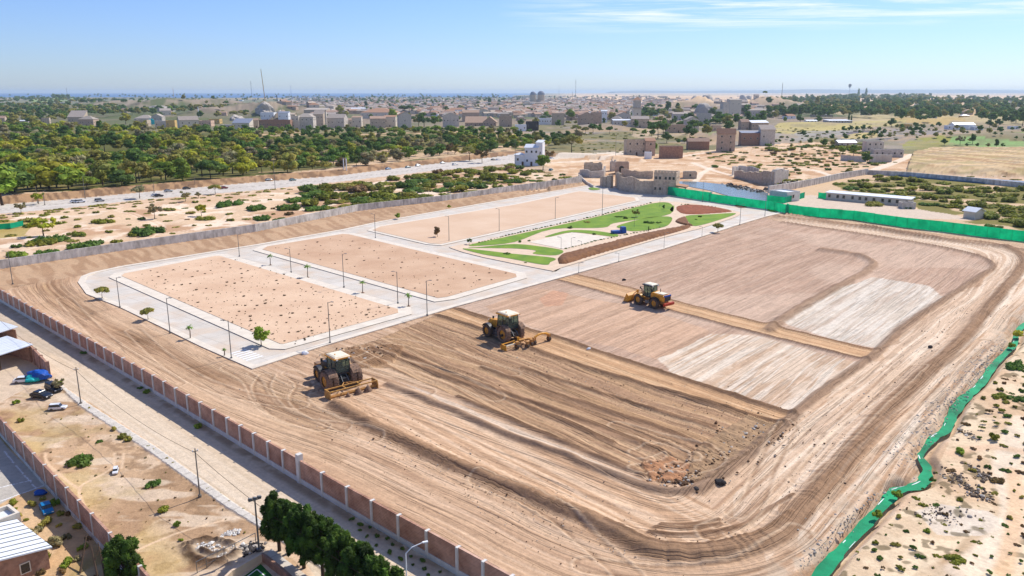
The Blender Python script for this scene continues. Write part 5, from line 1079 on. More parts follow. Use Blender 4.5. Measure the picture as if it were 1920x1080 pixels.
def house(w, d, h, roof='gable', rh=None, wall='stone', roofm='roof_grey', wins=None, floors=1, name='house', door=True, chimney=False, ruin=0, label=None, cat='house', loc=None, rz=0, group=None, win_sides=(0, 1), frame='plaster', annex=0):
    root = empty(name, loc if loc is not None else (0, 0, 0), rz, label, cat, group)
    rh = rh if rh is not None else min(w, d)*.28
    b = MB()
    if ruin:      # walls with a broken top edge, open inside
        t = .5
        for (ax, ay, bx, by) in ((-w/2, -d/2, w/2, -d/2), (w/2, -d/2, w/2, d/2), (w/2, d/2, -w/2, d/2), (-w/2, d/2, -w/2, -d/2)):
            L = math.hypot(bx-ax, by-ay); n = max(3, int(L/1.2)); rzz = math.atan2(by-ay, bx-ax)
            for k in range(n):
                hh = h*(1-ruin*random.random()); u = (k+.5)/n
                b.box((ax+(bx-ax)*u, ay+(by-ay)*u, (hh-.8)/2), (L/n+.02, t+random.uniform(-.04, .04), hh+.8), wall, rzz)
    else:
        b.box((0, 0, (h-1.2)/2), (w, d, h+1.2), wall)
        if roof == 'gable':
            for s in (-1, 1): b.add([(s*w/2, -d/2, h), (s*w/2, d/2, h), (s*w/2, 0, h+rh), (s*(w/2-.2), -d/2, h), (s*(w/2-.2), d/2, h), (s*(w/2-.2), 0, h+rh)], [(0, 1, 2), (3, 5, 4), (0, 2, 5, 3), (1, 4, 5, 2), (0, 3, 4, 1)], wall)
        if roof == 'gabley':
            for s in (-1, 1): b.add([(-w/2, s*d/2, h), (w/2, s*d/2, h), (0, s*d/2, h+rh), (-w/2, s*(d/2-.2), h), (w/2, s*(d/2-.2), h), (0, s*(d/2-.2), h+rh)], [(0, 1, 2), (3, 5, 4), (0, 2, 5, 3), (1, 4, 5, 2), (0, 3, 4, 1)], wall)
        if roof == 'shed': b.add([(-w/2, d/2, h), (w/2, d/2, h), (w/2, d/2, h+rh*.97), (-w/2, d/2, h+rh*.97), (-w/2, -d/2, h), (w/2, -d/2, h)], [(0, 1, 2, 3), (4, 0, 3), (5, 2, 1)], wall)
        if roof == 'flat':
            for (cx_, cy_, lx, ly) in ((0, -d/2+.12, w, .24), (0, d/2-.12, w, .24), (-w/2+.12, 0, .24, d-.48), (w/2-.12, 0, .24, d-.48)): b.box((cx_, cy_, h+.2), (lx-.004, ly-.004, .4), wall)
    if annex and not ruin: b.box((w/2+annex/2-.01, -d*.1, (h*.55-1.2)/2), (annex, d*.75, h*.55+1.2), wall)
    b.build('wall', root)
    if not ruin:
        r = MB()
        if roof == 'flat': r.box((0, 0, h+.03), (w-.5, d-.5, .06), roofm)
        else: rect_roof(r, w, d, h, roof, rh, roofm)
        if annex: r.box((w/2+annex/2, -d*.1, h*.55+.06), (annex+.3, d*.75+.3, .12), roofm)
        ro = r.build('roof', root)
        if chimney: c = MB(); c.box((w*.22, d*.1, h+rh*.7+.3), (.6, .6, 1.4), wall); c.build('chimney', ro)
        nw = wins if wins is not None else max(1, int(w/3.2)); fh = h/floors
        for f in range(floors):
            if 0 in win_sides:
                for i in range(nw):
                    if door and f == 0 and i == nw//2 and nw > 1:
                        dd = MB(); dd.box((0, 0, 0), (1.0, .1, 2.0), 'door_wood'); dd.build('door', root, loc=(-w/2+w*(i+.5)/nw, -d/2-.03, 1.0)); continue
                    window(root, (-w/2+w*(i+.5)/nw+random.uniform(-.3, .3), -d/2-.03, f*fh+fh*.58), .95, 1.15, 0, frame)
            if 1 in win_sides and d > 4:
                for i in range(max(1, int(d/4))): window(root, (w/2+.03, -d/2+d*(i+.5)/max(1, int(d/4)), f*fh+fh*.58), .9, 1.1, R(90), frame)
    return root
def hpx(xl, xr, yb, ye, **k):
    """house whose front spans xl..xr with foot at yb and eaves at ye in the photo"""
    p = G((xl+xr)/2, yb); m = mpp(p); w = (xr-xl)*m; h = (yb-ye)*m; rz = k.pop('rz', 0); df = k.pop('df', .75); d = k.pop('d', max(4.0, w*df))
    w *= 1/(math.cos(rz)+.5*df*abs(math.sin(rz))) if rz else 1
    if 'd' not in k: d = d
    loc = (p.x, p.y+d/2, p.z); return house(w, d, h, loc=loc, rz=rz, **k)
HL = [ # xl xr base eave roof roofh wall roofmat floors rz label extras
 (-6, 9, 236, 222, 'gable', 2.5, 'stone', 'roof_brown', 1, .2, 'broken sandstone house cut by the left edge above the forest', {}),
 (27, 54, 234, 227, 'shed', .6, 'stone_grey', 'sheet_white', 1, 0, 'long low shed with a white sheet roof at far left above the forest', {}),
 (78, 92, 237, 222, 'flat', 0, 'stone', 'roof_brown', 1, .3, 'small square sandstone tower left of the big-gabled house', {'name': 'stone_tower', 'cat': 'tower'}),
 (127, 156, 233, 220, 'shed', 7, 'stone', 'roof_grey', 1, .1, 'tall stone house with a steep patched grey roof, left of the low pyramid-roofed one', {}),
 (148, 176, 237, 224, 'hip', 3.4, 'stone_pink', 'roof_grey', 1, 0, 'stone house with a low pale pyramid roof above the forest', {}),
 (166, 184, 241, 237, 'flat', 0, 'plaster_pink', 'sheet_white', 1, 0, 'tiny flat white-topped hut right of the pyramid-roofed house', {}),
 (255, 277, 242, 226, 'flat', 0, 'stone', 'sheet_white', 1, 0, 'flat-roofed house left of the turquoise tarpaulin', {}),
 (291, 312, 241, 228, 'flat', 0, 'stone_grey', 'sheet_white', 1, 0, 'dark-fronted flat house right of the turquoise tarpaulin', {}),
 (311, 328, 241, 227, 'flat', 0, 'plaster_yellow', 'roof_brown', 1, .1, 'yellow-ochre plaster house beside the turquoise tarpaulin', {}),
 (252, 285, 228, 222, 'hip', 4.0, 'stone_grey', 'roof_grey', 1, 0, 'wide grey hip-roofed house behind the turquoise tarpaulin', {}),
 (284, 304, 227, 218, 'gabley', 3.5, 'stone_grey', 'roof_grey', 1, 0, 'grey gable-fronted house with a round attic hole', {}),
 (298, 318, 222, 208, 'gable', 3, 'plaster', 'roof_grey', 1, .4, 'pale house with grey roof stepping up behind the gable-fronted one', {}),
 (331, 367, 249, 226, 'gable', 3.5, 'plaster', 'roof_grey', 2, .5, 'two-storey pale stone house with one lit and one shaded side above the forest', {'wins': 3}),
 (372, 396, 237, 227, 'flat', 0, 'plaster_pink', 'roof_brown', 1, 0, 'low pinkish flat house right of the white mast', {}),
 (392, 412, 232, 224, 'flat', 0, 'plaster_yellow', 'roof_brown', 1, 0, 'low ochre wall house in front of dry shrubs', {}),
 (410, 424, 217, 211, 'shed', 1, 'plaster_pink', 'roof_brown', 1, .2, 'tiny pink house at the bend of the pale track', {}),
 (436, 468, 242, 231, 'shed', 4.0, 'plaster', 'roof_slate', 1, 0, 'house with a large blue-grey slate roof left of the rubble heaps', {'wins': 4}),
 (414, 438, 240, 235, 'flat', 0, 'stone_grey', 'sheet_white', 1, 0, 'low annexe with white roof left of the slate-roofed house', {}),
 (468, 484, 240, 226, 'gable', 2, 'stone', 'roof_brown', 1, .2, 'narrow stone house right of the slate-roofed one', {}),
 (489, 514, 226, 212, 'flat', 0, 'white', 'roof_grey', 1, 0, 'white house topped by a blue and white tarpaulin', {}),
 (486, 545, 244, 226, 'flat', 0, 'brick_dark', 'roof_brown', 1, 0, 'brown brick lower storey under the tarpaulin-topped house', {'df': .3}),
 (522, 541, 226, 211, 'shed', 1.5, 'white', 'roof_slate', 1, 0, 'white house with a curved dark awning right of the blue tarpaulin', {}),
 (547, 561, 243, 219, 'flat', 0, 'plaster', 'roof_grey', 2, 0, 'narrow cream house end left of the two-storey grey one', {}),
 (556, 588, 243, 220, 'hip', 3.5, 'stone_grey', 'roof_grey', 2, 0, 'two-storey grey house with a blue framed window', {'wins': 4}),
 (589, 607, 240, 215, 'shed', 4, 'stone', 'roof_grey', 2, 0, 'tall narrow sandstone house with steep roof next to the two-storey grey one', {}),
 (608, 613, 238, 211, 'flat', 0, 'plaster', 'roof_grey', 1, 0, 'slender pale tower wall in the middle of the near house row', {'wins': 0, 'name': 'stone_tower', 'cat': 'tower', 'd': 3.0}),
 (614, 648, 240, 222, 'gable', 4, 'stone_grey', 'roof_grey', 1, -.1, 'grey stone house with bare creepers on its wall', {}),
 (570, 612, 216, 206, 'shed', 2.5, 'stone', 'roof_grey', 1, 0, 'long dark-roofed house behind the two-storey grey one', {}),
 (640, 661, 238, 226, 'gable', 2.0, 'plaster', 'roof_brown', 1, 0, 'low pale house with brown roof left of the arched wall', {}),
 (660, 678, 239, 221, 'shed', 1.5, 'plaster', 'roof_brown', 1, 0, 'pale house with a narrow blue window and brown eaves', {}),
 (692, 722, 240, 223, 'gable', 2.5, 'stone', 'roof_brown', 1, .2, 'long stone house with dark doorway, left of the palm by the town', {'wins': 4}),
 (676, 744, 222, 211, 'hip', 5.5, 'plaster', 'roof_tile', 1, 0, 'largest house of the row, with a broad reddish hip roof', {'wins': 8}),
 (656, 684, 212, 204, 'gable', 1.6, 'stone_grey', 'sheet_white', 1, .2, 'blue-grey barn with pale ridge behind the broad red hip roof', {}),
 (720, 742, 238, 220, 'shed', 1.5, 'plaster', 'roof_tile', 1, 0, 'pale house with dark doorway behind the palm by the town', {}),
 (745, 770, 241, 216, 'gabley', 3.5, 'stone_grey', 'roof_tile', 1, .28, 'gable-fronted grey house with a sunlit right side and red roof', {'wins': 1, 'door': False}),
 (805, 824, 218, 210, 'hip', 2, 'stone', 'roof_tile', 1, 0, 'brown-roofed house half hidden by dark trees, mid town', {}),
 (829, 860, 238, 218, 'gabley', 3.5, 'stone_grey', 'roof_grey', 1, .1, 'dark grey gable house with white balconies on its right', {}),
 (845, 867, 215, 206, 'gable', 3, 'white', 'roof_tile', 1, 0, 'white-walled house with a terracotta roof, mid town', {}),
 (866, 898, 228, 212, 'gable', 3, 'stone_pink', 'roof_brown', 1, .1, 'pinkish brown-roofed house behind the dark grey gable house', {}),
 (898, 917, 217, 208, 'gabley', 3, 'plaster', 'roof_brown', 1, 0, 'small pale gable house amid brown roofs', {}),
 (915, 935, 216, 203, 'flat', 0, 'stone_grey', 'roof_slate', 1, 0, 'blue-grey cubic house with roof terrace', {}),
 (872, 912, 237, 231, 'shed', 6, 'stone_pink', 'roof_brown', 1, 0, 'low house under a wide sloping brown roof, front of the mid town', {'wins': 5}),
 (906, 932, 237, 230, 'gabley', 5.5, 'stone_pink', 'roof_brown', 1, -.1, 'wide brown gable facing the olive hedge', {}),
 (936, 960, 238, 219, 'flat', 0, 'stone_pink', 'roof_grey', 1, 0, 'pinkish block with a large dark blue opening', {'wins': 2}),
 (966, 987, 246, 235, 'flat', 0, 'white', 'sheet_white', 1, 0, 'small pale blue-white block in front of a dark wall', {}),
 (986, 1010, 245, 229, 'flat', 0, 'rock_dark', 'roof_grey', 1, 0, 'dark charcoal block with an arched canopy', {}),
 (1010, 1034, 234, 223, 'flat', 0, 'white', 'sheet_white', 1, 0, 'white flat-roofed house with a strip of dark windows', {'wins': 5, 'door': False}),
 (1035, 1058, 235, 214, 'flat', 0, 'stone', 'roof_grey', 2, 0, 'square stone block with one tall slit window left of a bright green tree', {'wins': 1}),
 (1085, 1112, 234, 217, 'gabley', 3.5, 'stone_pink', 'roof_brown', 1, .15, 'brown stone gable house left of the white stair tower', {}),
 (1108, 1128, 233, 212, 'flat', 0, 'stone_pink', 'roof_grey', 1, 0, 'brown block joined to the left of the white stair tower', {}),
 (1127, 1138, 230, 209, 'gable', 1, 'white', 'sheet_white', 2, 0, 'slim white stair tower with small windows, centre of town', {'wins': 2, 'door': False, 'name': 'stair_tower', 'cat': 'tower', 'd': 7}),
 (1150, 1184, 238, 226, 'shed', .8, 'plaster', 'sheet_white', 1, 0, 'long pale wall house left of the lighthouse-like tower', {}),
 (1153, 1183, 226, 216, 'gabley', 4, 'stone_grey', 'roof_brown', 1, .1, 'dark gable house behind the long pale wall', {}),
 (1184, 1218, 242, 226, 'gable', 2.5, 'stone', 'roof_grey', 1, -.1, 'stone house at the foot of the lighthouse-like tower', {}),
 (1216, 1243, 242, 231, 'gable', 1.6, 'plaster_pink', 'roof_brown', 1, 0, 'pink plaster house with three dark windows', {'wins': 4, 'door': False}),
 (1251, 1285, 249, 235, 'flat', 0, 'stone_pink', 'roof_brown', 1, 0, 'long rose stone house with arched openings', {}),
 (1285, 1310, 247, 225, 'gabley', 3.0, 'stone_grey', 'roof_grey', 1, .1, 'grey stone gable house with one dark window, right of the arched rose house', {}),
 (1309, 1333, 231, 209, 'flat', 0, 'stone_grey', 'roof_grey', 1, 0, 'square grey gate tower with a dark arch below the rubble dome', {'name': 'stone_tower', 'cat': 'tower', 'wins': 1}),
 (1262, 1290, 226, 214, 'gable', 2, 'stone_grey', 'roof_grey', 1, -.1, 'pale lavender barn wall below the spoil heaps', {}),
 (1352, 1366, 216, 184, 'flat', 0, 'stone_grey', 'roof_grey', 2, .3, 'dark leaning slab tower of the quarry works', {'name': 'stone_tower', 'cat': 'tower', 'wins': 1}),
 (1366, 1389, 216, 182, 'shed', 1.5, 'plaster', 'roof_grey', 2, .1, 'tall pale concrete block of the quarry works with two small windows', {'wins': 2, 'door': False}),
 (1388, 1406, 217, 197, 'shed', 2, 'stone', 'roof_grey', 1, .1, 'lower stone wing right of the tall quarry block', {}),
 (1344, 1356, 216, 197, 'flat', 0, 'plaster', 'roof_grey', 1, 0, 'narrow pale ruin left of the tall quarry block', {}),
 (1406, 1446, 219, 207, 'hip', 3, 'stone_grey', 'roof_grey', 1, 0, 'wide hump-roofed grey barn right of the quarry works', {}),
 (1336, 1352, 250, 236, 'flat', 0, 'plaster_pink', 'sheet_white', 1, 0, 'small rose cube house with white roof above the brick tower block', {}),
 (1387, 1404, 243, 229, 'gable', 2.5, 'stone_pink', 'roof_brown', 1, .2, 'brown gable end above the red brick hall', {}),
 (1404, 1440, 243, 230, 'gable', 2.0, 'stone_pink', 'sheet_white', 1, .2, 'rose house with white roof edges above the red brick hall', {}),
 (1345, 1379, 284, 252, 'gable', 3.2, 'stone_pink', 'roof_tile', 3, -.2, 'three-storey reddish stone tower block with sunlit right side', {'wins': 2, 'df': .5}),
 (1389, 1425, 273, 250, 'shed', 1.2, 'brick_dark', 'roof_slate', 1, 0, 'red brick hall with a blue-grey roof', {'wins': 3, 'door': False, 'df': .5}),
 (1425, 1452, 273, 244, 'shed', 3.0, 'stone_grey', 'roof_grey', 1, 0, 'grey stone hall end attached to the red brick hall', {'wins': 2, 'df': .6}),
 (1290, 1330, 281, 266, 'gable', 2.0, 'brick_dark', 'roof_brown', 1, -.05, 'low windowless red brick hall with brown roof', {'wins': 0, 'df': .5}),
 (1172, 1212, 292, 264, 'flat', 0, 'stone', 'roof_brown', 2, .15, 'roofless-looking tan stone house at the end of the pale road', {'wins': 3, 'df': .5}),
 (1210, 1228, 292, 265, 'shed', 1.5, 'stone_pink', 'roof_tile', 2, 0, 'narrow rose house with tiled lean-to right of the tan stone house', {'wins': 1}),
 (1210, 1222, 298, 287, 'flat', 0, 'white', 'sheet_white', 1, 0, 'small white hut against the tan stone house', {'wins': 0}),
 (1239, 1280, 297, 276, 'flat', 0, 'brick_dark', 'sheet_white', 1, 0, 'red brick house with a big round arch', {'wins': 0, 'df': .5}),
 (1625, 1657, 285, 267, 'flat', 0, 'concrete', 'roof_grey', 2, -.1, 'grey concrete frame house with large dark openings, by the green tree', {'wins': 3, 'door': False}),
 (1640, 1694, 295, 282, 'flat', 0, 'stone_grey', 'roof_grey', 1, -.1, 'long grey stone wing right of the concrete frame house', {'df': .4}),
 (1635, 1672, 304, 292, 'flat', 0, 'concrete', 'concrete', 1, 0, 'pale concrete yard block in front of the long stone wing', {'df': .4, 'wins': 0}),
 (1570, 1606, 275, 268, 'gable', 1.6, 'stone_grey', 'sheet_white', 1, .1, 'low barn with a white ridged roof among dark trees', {'df': .6}),
 (1776, 1792, 243, 236, 'flat', 0, 'white', 'sheet_white', 1, 0, 'small white left wing of the long warehouse', {}),
 (1789, 1828, 243, 234, 'gable', 2.0, 'white', 'sheet_white', 1, 0, 'long white warehouse among dark trees at the right', {'wins': 0, 'df': .5}),
 (1826, 1843, 244, 238, 'flat', 0, 'white', 'sheet_white', 1, 0, 'small white right wing of the long warehouse', {}),
 (1742, 1757, 222, 217, 'gable', 2.2, 'white', 'roof_tile', 1, 0, 'white cottage with a pink tiled roof at the right', {}),
 (1803, 1818, 222, 217, 'hip', 1.6, 'plaster_yellow', 'sheet_white', 1, 0, 'cream cottage with a white hip roof at the right', {}),
 (1692, 1710, 241, 234, 'flat', 0, 'plaster_yellow', 'sheet_white', 1, 0, 'ochre box house with two dark openings left of a dark tree', {}),
 (1555, 1598, 231, 227, 'shed', .7, 'stone_grey', 'sheet_white', 1, 0, 'long white sheet roof by the cypress group', {}),
 (1528, 1562, 219, 216, 'flat', 0, 'stone', 'sheet_white', 1, 0, 'long thin white-roofed shed behind the cypress group', {}),
 (1605, 1625, 207, 202, 'gable', 1.5, 'plaster_pink', 'roof_tile', 1, 0, 'pink-roofed farmhouse deep in blue trees', {}),
 (1895, 1910, 242, 238, 'flat', 0, 'white', 'sheet_white', 1, 0, 'white flat roof at the right edge by the field', {}),
 (1512, 1532, 234, 230, 'gable', 1.0, 'white', 'sheet_white', 1, 0, 'white shed roof at the roadside left of the cypress group', {}),
]
for xl, xr, yb, ye, rf, rh, wm, rm, fl, rz, lab, ex in HL:
    ex = dict(ex); cat = ex.pop('cat', 'house'); hpx(xl, xr, yb, ye, roof=rf, rh=rh, wall=wm, roofm=rm, floors=fl, rz=rz, label=lab, cat=cat, **ex)
# white house by the highway
p = G(1002, 311); m = mpp(p)
wh = house(15*m*1.7, 7.5, 33*m, 'gable', 1.6, 'white', 'sheet_white', wins=3, floors=2, name='villa', label='tall white three-part villa beside the highway with small dark windows', cat='house', loc=(p.x-.6, p.y+4, p.z), rz=-.25, frame='white')
b = MB(); b.box((3.6, .6, 5.3), (3.4, 5.8, 12.2), 'white'); b.build('side_wing', wh); b = MB(); rect_roof(b, 3.4, 5.8, 11.4, 'shed', .9, 'sheet_white', .15); 
for v in range(len(b.v)): b.v[v] = (b.v[v][0]+3.6, b.v[v][1]+.6, b.v[v][2])
b.build('wing_roof', wh)
for zz in (3.0, 6.4): 
    for xx in (3.0, 4.2): window(wh, (xx, -2.35, zz), .6, 1.2, 0, 'white')
p = G(975, 311); house(20*mpp(p), 5, 20*mpp(p), 'hip', 1.0, 'white', 'sheet_white', wins=2, name='porch', label='white porch with dark openings left of the tall white villa', cat='porch', loc=(p.x, p.y+4, p.z))
# white pump house
p = G(1472, 378); house(58*mpp(p)*.62, 7.5, 16*mpp(p), 'flat', 0, 'white_conc', 'sheet_white', wins=1, name='pump_house', label='white flat pump house with teal netting around its base beside the pond', cat='pump house', loc=(p.x+1, p.y+4, p.z), rz=.55, door=False)
pn = wall_run([(1438, 377), (1472, 381), (1508, 371)], 2.0, .03, 'mesh_green', 'mesh_fence', 'teal netting wrapped round the foot of the white pump house', 'fence', post=2.5, postm='mesh_green', postw=.06, postd=.03, partname='netting')
# long white shed
a = Vector((*G0(1556, 374), 0)); c = Vector((*G0(1714, 388), 0)); d_ = c-a; L = d_.length
sh = house(L, 3.6, 2.3, 'shed', .35, 'plaster', 'sheet_white', wins=11, name='long_shed', label='very long low white shed with a row of small dark windows', cat='shed', loc=tuple((a+c)/2+Vector((0, 1.8, 0))), rz=math.atan2(d_.y, d_.x), door=False)
p = G(1703, 391); house(4.2, 3.2, 1.5, 'flat', 0, 'stone_grey', 'concrete', wins=0, name='hut', label='small grey block hut at the right end of the long white shed', cat='hut', loc=(p.x, p.y+1, p.z), rz=-.1)
p = G(1832, 411); house(4.0, 3.6, 2.0, 'gabley', 1.1, 'plaster', 'sheet_white', wins=0, name='hut', label='lone small pale gabled hut by the green fence', cat='hut', loc=(p.x, p.y+2, p.z), rz=.45)
p = G(1295, 335); house(24*mpp(p), 4, 11*mpp(p), 'flat', 0, 'stone', 'sheet_white', wins=1, name='hut', label='low flat hut with a pale roof right of the stone gatehouse', cat='hut', loc=(p.x, p.y+2, p.z), rz=-.1)
# ---- ruins and the gatehouse by the turning circle
def ruin_wall(px, h0, h1, t, m, label, steps=26, name='ruined_wall'):
    P = [Vector((*G0(*q), 0)) for q in px]; P = [Vector((q.x, q.y, tz(q.x, q.y))) for q in P]; root = P[0]; b = MB()
    Ls = [(P[i+1]-P[i]).length for i in range(len(P)-1)]; tot = sum(Ls)
    for k in range(steps):
        u = (k+.5)/steps*tot; i = 0
        while i < len(Ls)-1 and u > Ls[i]: u -= Ls[i]; i += 1
        d = P[i+1]-P[i]; q = P[i]+d*(u/Ls[i])-root; hh = h0+(h1-h0)*k/steps; hh *= .86+.3*float(vn(np.array([k*.45]), np.array([h0*3.]), 4))
        b.box((q.x, q.y, q.z+(hh-.5)/2), (tot/steps+.03, t*(1+.06*((k*7) % 3)), hh+.5), m, math.atan2(d.y, d.x))
    return tag(b.build(name, None, loc=root), label, 'ruined wall')
ruin_wall([(1163, 357), (1190, 362), (1226, 364), (1250, 366)], 5.5, 4.2, .7, 'stone', 'long ragged stone wall joining the gatehouse beside the turning circle')
ruin_wall([(1155, 349), (1163, 357)], 4.8, 6.5, .8, 'stone', 'tall jagged end of the ragged stone wall')
ruin_wall([(1165, 330), (1195, 334), (1224, 335)], 3.2, 3.0, .5, 'stone', 'straight tan wall behind the ragged one, left of the gatehouse')
ruin_wall([(1128, 348), (1138, 351), (1147, 352)], 4.0, 4.6, 1.4, 'stone', 'short thick broken wall stump between the two ruins', 8)
ruin_wall([(1088, 330), (1106, 333), (1130, 333), (1134, 326)], 3.0, 3.2, .7, 'stone_grey', 'low ruined yard wall in front of the roofless chapel')
p = G(1113, 325); r_ = house(32*mpp(p), 7, 4.6, ruin=.12, wall='stone', label='roofless stone chapel ruin with a slit doorway, left of the arch ruin', name='ruin', cat='ruin', loc=(p.x, p.y+3, p.z), rz=-.08)
p = G(1151, 321); house(10*mpp(p), 5, 5.2, ruin=.25, wall='stone_grey', label='gabled broken wall block right behind the roofless chapel', name='ruin', cat='ruin', loc=(p.x, p.y+2.5, p.z), rz=-.08)
p = G(1167, 325); r_ = house(25*mpp(p), 4.5, 4.6, 'flat', 0, 'stone_pink', 'roof_brown', wins=0, label='squat stone block ruin with a round arch', name='ruin', cat='ruin', loc=(p.x, p.y+2, p.z), rz=-.08, door=False)
b = MB(); b.lathe((0, 0, 0), [(1.1, -.1), (1.1, .05)], 'window_dark', 'Y', 18); b.box((0, -.02, -1.0), (2.2, .14, 2.0), 'window_dark'); b.build('arch', r_, loc=(-.3, -2.3, 2.3))
p = G(1253, 366); m = mpp(p)
gh = house(58*m*.72, 8, 40*m, 'flat', 0, 'stone', 'roof_brown', wins=5, floors=2, name='gatehouse', label='two-storey stone gatehouse with small arched windows at the left end of the green fence', cat='gatehouse', loc=(p.x, p.y+4.2, p.z), rz=-.35, door=False)
b = MB()
for i in range(7): b.box((-58*m*.36+.6+i*58*m*.72/7, -3.9, 40*m+.75), (58*m*.72/9, .3, .7), 'stone')
b.build('battlement', gh)
b = MB(); b.box((58*m*.36+1.8, -1, 3.2), (3.8, 6.4, .5), 'roof_tile', 0, .12); b.box((58*m*.36+3.3, -3.4, 1.4), (.4, .4, 3.4), 'stone'); b.build('canopy', gh)
ruin_wall([(1378, 333), (1400, 338), (1430, 346), (1450, 348)], 3.0, 5.2, .9, 'stone', 'ragged brown stone wall above the boulder shore')
ruin_wall([(1448, 348), (1462, 343), (1474, 338)], 6.0, 4.0, 1.5, 'stone_grey', 'thick dark rubble corner at the top of the boulder shore')
ruin_wall([(1373, 329), (1384, 326), (1402, 326), (1422, 329)], 3.6, 3.2, .5, 'grey_wall', 'curved pale concrete retaining wall above the pond')
# sheds at the left edge
def open_shed(loc, rz, w, d, h, label, back=True):
    t = empty('open_shed', loc, rz, label, 'shed')
    r = MB(); rect_roof(r, w, d, h, 'shed', .5, 'sheet_white', .3); ro = r.build('roof', t)
    k = MB()
    for i in range(int(w/1.0)): k.box((-w/2+.5+i*1.0, 0, h+.25+.2), (.05, d+.5, .05), 'sheet_white', 0, 0, math.atan2(.5, d))
    k.build('roof_rib', ro)
    for x in (-w/2+.2, w/2-.2):
        for y in (-d/2+.2, d/2-.2): b = MB(); b.bar((x, y, -.1), (x, y, h), .09, 'wood_dark'); b.build('post', t)
    b = MB(); b.box((0, d/2-.15, h/2), (w-.2, .2, h-.1), 'brick_dark'); b.box((-w/2+.2, 0, h/2), (.2, d-.5, h-.1), 'brick_dark'); b.build('wall', t)
    return t
p = G0(14, 688); open_shed((p[0]-1.6, p[1]+2.0, 0), R(-33), 9.5, 6.0, 3.0, 'open shed with a large white sheet roof and dark interior at the left edge').scale = (.7,)*3
p = G0(2, 655); open_shed((p[0]-2.2, p[1]+2.4, 0), R(-33), 8, 5.0, 3.2, 'second white sheet roof behind the open shed at the left edge').scale = (.7,)*3
p = G0(10, 1080); hb = house(8.5, 9, 2.6, 'gable', .9, 'brick_dark', 'sheet_white', wins=2, name='house', label='brick house with a ribbed white sheet roof in the bottom left corner', cat='house', loc=(p[0]-3.0, p[1]-.6, -.2), rz=R(-38))
k = MB()
for i in range(9): 
    for s in (-1, 1): k.box((-4.2+i*1.05, s*2.42, 3.25), (.06, 4.9, .06), 'metal_grey', 0, 0, -s*math.atan2(.9, 4.85))
k.build('roof_rib', [c for c in hb.children if c.name.startswith('roof')][0])
hb.scale = (.75,)*3; hb.location = (hb.location.x+1.3, hb.location.y+.9, -.2)
p = G0(0, 1022); house(2.2, 3.2, 2.0, 'flat', 0, 'plaster', 'sheet_white', wins=0, name='hut', label='small white-roofed hut just above the ribbed roof, bottom left', cat='hut', loc=(p[0]-.6, p[1]+.6, -.1), rz=R(-38), door=False)
# silos, tower, masts
for px, w in ((999.5, 11.5), (1014.5, 13.5)):
    p = G(px, 192); m = mpp(p); r = w*m/2; h = 15*m; root = empty('silo', (p.x, p.y, p.z-2), 0, 'left, slimmer one of the two grey domed silos on the horizon' if px < 1010 else 'right, wider one of the two grey domed silos on the horizon', 'silo', 'pair of domed silos')
    b = MB(); b.lathe((0, 0, 0), [(r, 0), (r, h)], 'stone', 'Z', 24); b.build('wall', root)
    b = MB(); b.lathe((0, 0, h), [(r*1.03, 0), (r*.93, r*.5), (r*.66, r*.85), (r*.3, r*1.02), (.05, r*1.06)], 'roof_slate', 'Z', 24); b.build('dome', root)
p = G(1193, 238); m = mpp(p); root = empty('watch_tower', (p.x, p.y, p.z), 0, 'tall pale square tower with a flared hipped top in the town', 'tower')
b = MB(); b.box((0, 0, 17*m-1), (15.5*m, 15.5*m, 34*m+2), 'plaster', taper=.92); b.build('wall', root)
b = MB(); b.box((0, 0, 35*m), (18*m, 18*m, 1.6*m), 'stone'); b.build('cornice', root)
b = MB(); b.box((0, 0, 42*m), (12.5*m, 12.5*m, 12.5*m), 'stone_grey'); b.build('belfry', root)
b = MB(); rect_roof(b, 16*m, 16*m, 49*m, 'hip', 6*m, 'roof_tile'); b.build('roof', root)
for z in (24, 12): window(root, (0, -15.5*m/2*.97-.05, z*m), 2*m, 2.6*m, 0, 'stone')
# rubble dome and heaps of the quarry
p = G(1325, 219); m = mpp(p); lump('rubble_dome', (p.x, p.y+14, p.z-4), (22*m, 12, 30*m), 'rock', 'big rounded dome of grey rubble beside the quarry works', 'rubble heap', 8, 4, rough=.12)
for px, py, w, h, l in ((1303, 192, 9, 13, 'left pointed grey spoil cone behind the rubble dome'), (1325, 193, 12, 16, 'taller middle grey spoil cone behind the rubble dome'), (1393, 190, 8, 12, 'bluish spoil cone right of the quarry works'), (1403, 190, 6, 11, 'slim bluish spoil cone right of the quarry works'), (1436, 192, 16, 13, 'wide pale spoil cone far right of the quarry works')):
    p = G(px, py); m = mpp(p); lump('spoil_heap', (p.x, p.y, -2), (w*m, 30, h*m), 'rock', l, 'spoil heap', px, 4, rough=.2)
for px, py, w, h, l in ((446, 226, 14, 14, 'conical grey rubble heap behind the slate-roofed house'), (497, 212, 17, 24, 'rubble heap topped with bushes left of the burnt spire'), (530, 212, 14, 20, 'jagged brown rubble heap around the burnt spire'), (578, 206, 22, 15, 'scrubby cone hill behind the two-storey grey house'), (300, 208, 30, 14, 'long grey-brown mound behind the hip-roofed house')):
    p = G(px, py); m = mpp(p); lump('rubble_heap', (p.x, p.y, p.z-3), (w*m, 16, h*m), 'rock', l, 'rubble heap', px, 4, rough=.3)
